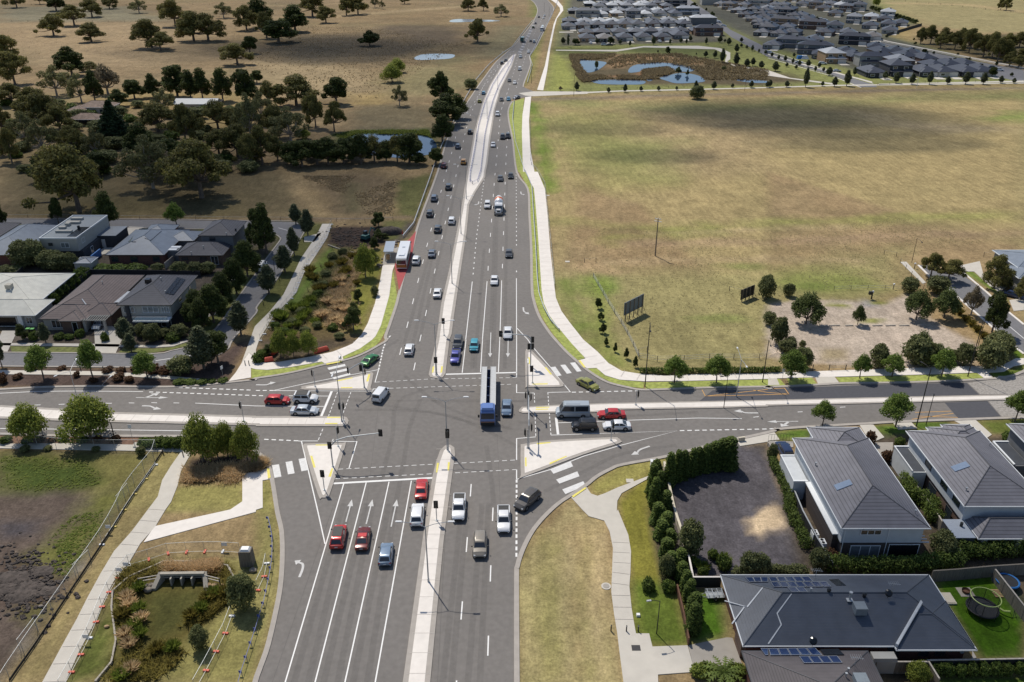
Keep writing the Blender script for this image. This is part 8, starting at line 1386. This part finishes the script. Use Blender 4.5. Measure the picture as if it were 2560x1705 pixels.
XS, YS = g(0, 1, 785, 800, 2.3); o = house('garden_shed', 'small blue-grey shed roof behind the flat roofed house', (XS, YS), 'shed'); wing(o, XS - 2.2, YS - 2, XS + 2, YS + 2, 2.2, .5, 'metal_pale', 'wall_light', ov=.1); X0, Y0 = g(0, 1, 885, 795); tag(MB().box((X0, Y0, 1), (.3, 5, 1.7)).build('blue_banner', M['pad_blue']), 'bright blue panel fence beside the small shed', 'panel')
o = house('pale_roofed_house', 'two storey house with blue-grey roofs at the right edge beyond the local street', (122, 180)); wing(o, 116, 178.5, 132, 190, 4.0, 1.2, 'metal_pale', 'wall_grey', ridge='metal_pale'); wing(o, 113.6, 173.5, 122, 182, 3.4, .9, 'metal_pale', 'wall_light', ridge='metal_pale'); win(o, 118.5, 178.9, 3.0, 1.2, 1.2, 'S', n=1); win(o, 117.5, 173.9, 1.5, 1.2, 1.4, 'S', n=1)
# ---- farm buildings among the trees
o = house('farmhouse', 'old white farmhouse with a rusty brown roof among the trees', (-180, 370), 'farmhouse'); wing(o, -187, 364.5, -172, 374.5, 3.6, 2.0, 'metal_rust', 'wall_farm', ridge='metal_rust'); wing(o, -190, 361, -182, 370, 3.0, 1.4, 'metal_rust', 'wall_farm', ridge='metal_rust')
for x_ in (-179.5, -176.5): win(o, x_, 364.9, 1.8, 1.1, 1.8, 'S', n=1, frame='gutter_dark')
o = house('open_shed', 'low rusty roofed open shed before the farmhouse', (-175, 348), 'shed'); wing(o, -181.5, 344, -168.5, 353, 2.8, 1.8, 'metal_rust', None, ridge='metal_rust'); MB().box((0, 3.6, 1.4), (11.5, .2, 2.8)).build('back_wall', M['wall_dark'], o)
for x_ in (-5.5, -2, 2, 5.5): MB().box((x_, -3.3, 1.4), (.25, .25, 2.8)).build('post', M['timber'], o)
o = house('long_cottage', 'long cream cottage with a blue metal roof behind the trees', (-140, 377), 'cottage'); wing(o, -149, 374, -130, 384, 3.2, 1.6, 'metal_pale', 'wall_farm', ends=(0, 0), ridge='metal_pale')
for x_ in (-145, -140.5, -135): win(o, x_, 374.4, 1.6, 1.6, 1.4, 'S', n=2, frame='gutter_dark')
# ============================================================ THE FAR ESTATE
for n_, c_ in {'roof_slate': (64, 67, 78), 'roof_mid': (92, 95, 104), 'roof_pale': (140, 142, 148), 'roof_silver': (188, 190, 194), 'roof_taupe': (122, 116, 112)}.items(): mat(n_, lin(*c_), .45, var=.08, scale=.6, objvar=.08)
def far_proto(kind):
    two = kind != 'one'; root = empty('estate_house', (0, 0, 0)); h = 5.4 if two else 2.6; w, d = (12, 16) if two else (11.2, 18)
    if kind == 'two_long': w, d = 20, 11
    def blk(x0, y0, x1, y1, h_, r_): MB().box(((x0 + x1) / 2, (y0 + y1) / 2, h_ / 2), (x1 - x0 - .8, y1 - y0 - .8, h_)).build('wall', M['wall_grey'], root); b = MB(); hip(b, x0, y0, x1, y1, h_, r_); b.poly([(x0, y0, h_ - .02), (x0, y1, h_ - .02), (x1, y1, h_ - .02), (x1, y0, h_ - .02)]); b.build('roof', M['roof_slate'], root)
    blk(-w / 2, 1.5, w / 2, d, h, min(w, d - 1.5) * .21); blk(-w / 2 + .4, -.3, w * .08, 7, 2.6 if two else h, 1.5)
    if two: blk(w * .05, -.2, w / 2 - .2, 6, 2.7, 1.3)
    MB().box((w * .26, .9 if not two else .15, 1.15), (4.6, .1, 2.2)).build('garage_door', M['garage_white'], root)
    for x, z, yy in ((-w * .25, 1.4, .05),) + (((-w * .25, 4.1, 1.85), (w * .2, 4.1, 1.85)) if two else ()): fr = MB().box((x, yy, z), (2.2, .12, 1.3)).build('window', M['frame_white'], root); MB().box((x, yy - .07, z), (1.9, .03, 1.05)).build('pane', M['window_glass'], fr)
    MB().box((w * .12, d * .55, h + min(w, d) * .18), (1.1, 1.1, .9)).build('evaporative_cooler', M['panel_black'], root); MB().box((w * .26, -3.2, .08), (4.8, 6.4, .06)).build('driveway', M['path'], root); return root
FP = {k: far_proto(k) for k in ('one', 'two', 'two_long')}
def far_house(kind, c, r, x, y, rot, roofc, wallc, label, grp, k=1.):
    X, Y = g(c, r, x, y); o = first_or_copy(FP[kind]); o.location = (X, Y, 0); o.rotation_euler = (0, 0, R(rot)); o.scale = (k * random.choice((-1, 1)) if 0 else k, k, 1 + (k - 1) * .5); tag(o, label, 'house', grp)
    for ch in o.children:
        b = ch.name.split('.')[0]
        if b in ('roof', 'wall'): ch.material_slots[0].link = 'OBJECT'; ch.material_slots[0].material = M[roofc if b == 'roof' else wallc]
    return o
WL = ['wall_grey', 'wall_dark', 'wall_tan', 'wall_light', 'brick_brown', 'wall_grey']; CN = {'roof_slate': 'slate blue', 'roof_mid': 'mid grey', 'roof_pale': 'pale grey', 'roof_silver': 'silvery white', 'roof_taupe': 'taupe'}; RN = 'front second third fourth fifth sixth seventh eighth ninth tenth'.split()
def rows(rowspec, where, c, r, grp):
    """rowspec: list of (roof tones, rot, 'x,y x,y ...' with a kind letter after each point)"""
    for ri, (tones, rot, pts) in enumerate(rowspec):
        for i, w in enumerate(pts.split()):
            k = {'t': 'two', 'l': 'two_long'}.get(w[-1], 'one'); w = w.rstrip('tlo'); x, y = map(float, w.split(',')); t = tones[i % len(tones)]
            nm = ('two storey ' if k != 'one' else '') + CN[t] + ' roofed house, ' + ordinal(i) + ' from left, ' + RN[ri] + ' row ' + where
            far_house(k, c, r, x, y, rot, t, random.choice(WL), nm, grp, random.uniform(1.0, 1.1))
sl, md, pl_, sv, tp = 'roof_slate', 'roof_mid', 'roof_pale', 'roof_silver', 'roof_taupe'
rows([((sl, tp, sl, sl, sl, sl), 0, '690,385 855,387 1035,378 1205,372 1380,372 1540,358 1800,330l'), ((sl, sl, sl, md, sl, md, sl), 180, '665,302 800,300 960,298 1110,296 1240,292 1370,296 1505,292 1660,288'), ((sl, sl, sl, sl, sl, sl, sl), 0, '520,272 650,262 785,258 915,255 1035,252 1155,250 1290,248 1430,246 1580,250'), ((sl, pl_, sv, sv, md), 180, '515,200 650,206 785,206 905,206 1030,204 1260,200 1405,196 1560,198 1720,214l'),
      ((md, sv, sv, md, sv, md), 0, '690,160l 820,158 960,150 1110,165t 1225,155 1355,150 1500,150 1610,136l'), ((md, md, md, pl_, md, md, sv, md), 180, '560,108 690,112 830,108 960,106 1080,108 1190,105 1310,105 1430,105 1560,100'), ((md, sv, pl_, sv, md, md), 0, '800,82 920,74 1050,76 1170,76 1280,76 1420,80 1500,60l'), ((sv, md, sv, md), 180, '700,44 830,42 950,40 1060,36 1190,40 1310,38 1430,36 1800,38l'), ((md, sv, md, sv), 0, '640,12 760,10 880,12 1000,8 1120,8 1240,6 1350,8')], 'above the lagoons', 2, 0, 'houses above the lagoons')
rows([((sl, sl, sl, sl, sl, sl), 0, '1000,712 1215,700t 1480,705 1640,705 1860,705 1990,700'), ((sl, pl_, sl, sl, sl), 0, '1000,610l 1240,655t 1560,650 1700,645 1850,640'), ((sv, sl, sl, sl, sl), 0, '620,580t 830,560 1080,520 1300,560 1480,580'), ((sl, sl, sl, sl, sl, sl), -20, '420,500l 700,520 480,540 980,470 1160,510 1300,530'), ((md, sl, tp, sl, md), -20, '210,440l 780,410l 950,370 600,300t 720,330 420,400')], 'at the field corner', 3, 0, 'houses at the field corner')
rows([((md, sl, sl, md, sl), -28, '20,450 80,340 200,330 320,420 40,300 150,280'), ((sl, md, sl, sl, sl), -28, '130,240l 250,220 400,270l 330,200 220,170 500,330'), ((sl, sl, md, sl), -28, '60,200 150,150t 270,165 20,150 80,110 180,110'), ((md, md, sl, sl), -28, '40,70 120,70 -40,120 -60,180 -100,230 -40,260')], 'between the upper streets', 3, 0, 'houses between the upper streets')
rows([((md, sl, pl_, sl, md, sl), -28, '1880,60 1960,90t 2040,120 2110,160 2180,200 2250,260'), ((sl, md, sl, sl), -28, '2000,40l 2090,70 2180,110 2260,150 2310,210'), ((sl, md, sl, pl_), -28, '2060,20 2150,40 2230,60l 2300,100 2310,320t 2260,330'), ((sl, pl_, md), -28, '1950,20 2130,0 2220,10 2300,30')], 'right of the dividing street', 2, 0, 'houses right of the dividing street')
rows([((sl, sl, sl, sl), -25, '920,265 1100,310 1090,250 1200,240'), ((pl_, sv, sv, sl), -25, '770,215t 930,180 1080,170t 1050,200'), ((sl, md, sl, sl), -25, '600,150 700,110t 820,100t 500,100'), ((sl, md, sv, sl), -25, '420,80t 560,60 650,70 740,60t 300,60'), ((sv, pl_, md), -25, '210,15 350,30 480,15l 650,20 780,20')], 'beyond the upper road', 3, 0, 'houses beyond the upper road')
# ============================================================ CLOUDS far above, which shade parts of the land
cm = bpy.data.materials.new('cloud'); cm.use_nodes = True; nt = cm.node_tree; nd = nt.nodes.new; L = nt.links.new; pb = nt.nodes['Principled BSDF']; pb.inputs['Base Color'].default_value = (.85, .86, .88, 1); pb.inputs['Roughness'].default_value = 1
lw = nd('ShaderNodeLayerWeight'); lw.inputs[0].default_value = .5; mr = nd('ShaderNodeMapRange'); mr.inputs[1].default_value = 0; mr.inputs[2].default_value = 1; mr.inputs[3].default_value = .13; mr.inputs[4].default_value = 0
L(lw.outputs['Facing'], mr.inputs[0]); L(mr.outputs[0], pb.inputs['Alpha'])
def cloud(label, puffs, z=520):
    k = z / math.tan(SUN_EL); ox, oy = math.sin(SUN_AZ) * k, math.cos(SUN_AZ) * k; mb = MB()
    for i, (s_, rx, ry) in enumerate(puffs):
        (x, y), = gs(s_)
        mb.blob((x + ox, y + oy, z), (rx, ry, min(rx, ry) * .4), i + len(label), 20, 0, .05)
    return tag(mb.build('cloud', cm, None, 180), label, 'cloud', 'clouds above the land')
cloud('broad cloud above the left estate and paddock', [('01 1200,700', 70, 55), ('01 500,350', 50, 35), ('01 1900,300', 80, 50), ('01 2000,900', 40, 35), ('00 800,1450', 110, 60), ('10 100,1450', 90, 60), ('10 700,1400', 80, 45), ('01 1000,1200', 55, 25), ('00 1200,1250', 130, 60)])
cloud('long cloud above the upper paddock', [('10 900,420', 110, 50), ('10 400,430', 90, 50), ('10 1400,480', 80, 45), ('00 2100,480', 80, 40), ('10 1200,1000', 60, 30), ('00 600,80', 120, 60), ('10 700,450', 90, 60), ('10 1100,480', 90, 60), ('10 1500,380', 90, 70), ('10 300,380', 80, 50), ('10 1900,300', 80, 60), ('00 1900,450', 80, 40)])
cloud('cloud above the right-hand field', [('20 1900,1060', 60, 24), ('30 200,1060', 70, 26), ('30 800,1180', 60, 20), ('30 1100,1300', 40, 14), ('30 400,1180', 50, 16), ('30 -100,980', 60, 22), ('30 200,1000', 50, 28), ('30 700,1130', 60, 24), ('30 500,1050', 50, 26), ('30 1000,1320', 40, 12), ('20 2200,1080', 40, 22), ('20 1300,1420', 24, 11), ('20 1350,1440', 18, 9), ('20 850,1180', 24, 10), ('30 200,1000', 60, 32), ('30 700,1100', 70, 30), ('20 2200,1050', 50, 28), ('30 900,1300', 50, 18), ('20 1300,1420', 26, 14), ('20 850,1180', 30, 14), ('30 1500,850', 60, 20)])
cloud('cloud above the far right houses', [('30 300,350', 80, 90), ('30 1200,500', 90, 70), ('30 1800,550', 90, 70), ('20 2100,450', 70, 60), ('20 1000,420', 110, 30), ('30 100,150', 100, 120), ('20 1900,150', 50, 60)])
cloud('small cloud above the lower right yards', [('33 1000,900', 20, 12), ('33 1800,600', 22, 14), ('33 200,1100', 16, 10), ('33 2300,1100', 20, 14), ('33 1500,1400', 22, 8)], 300)
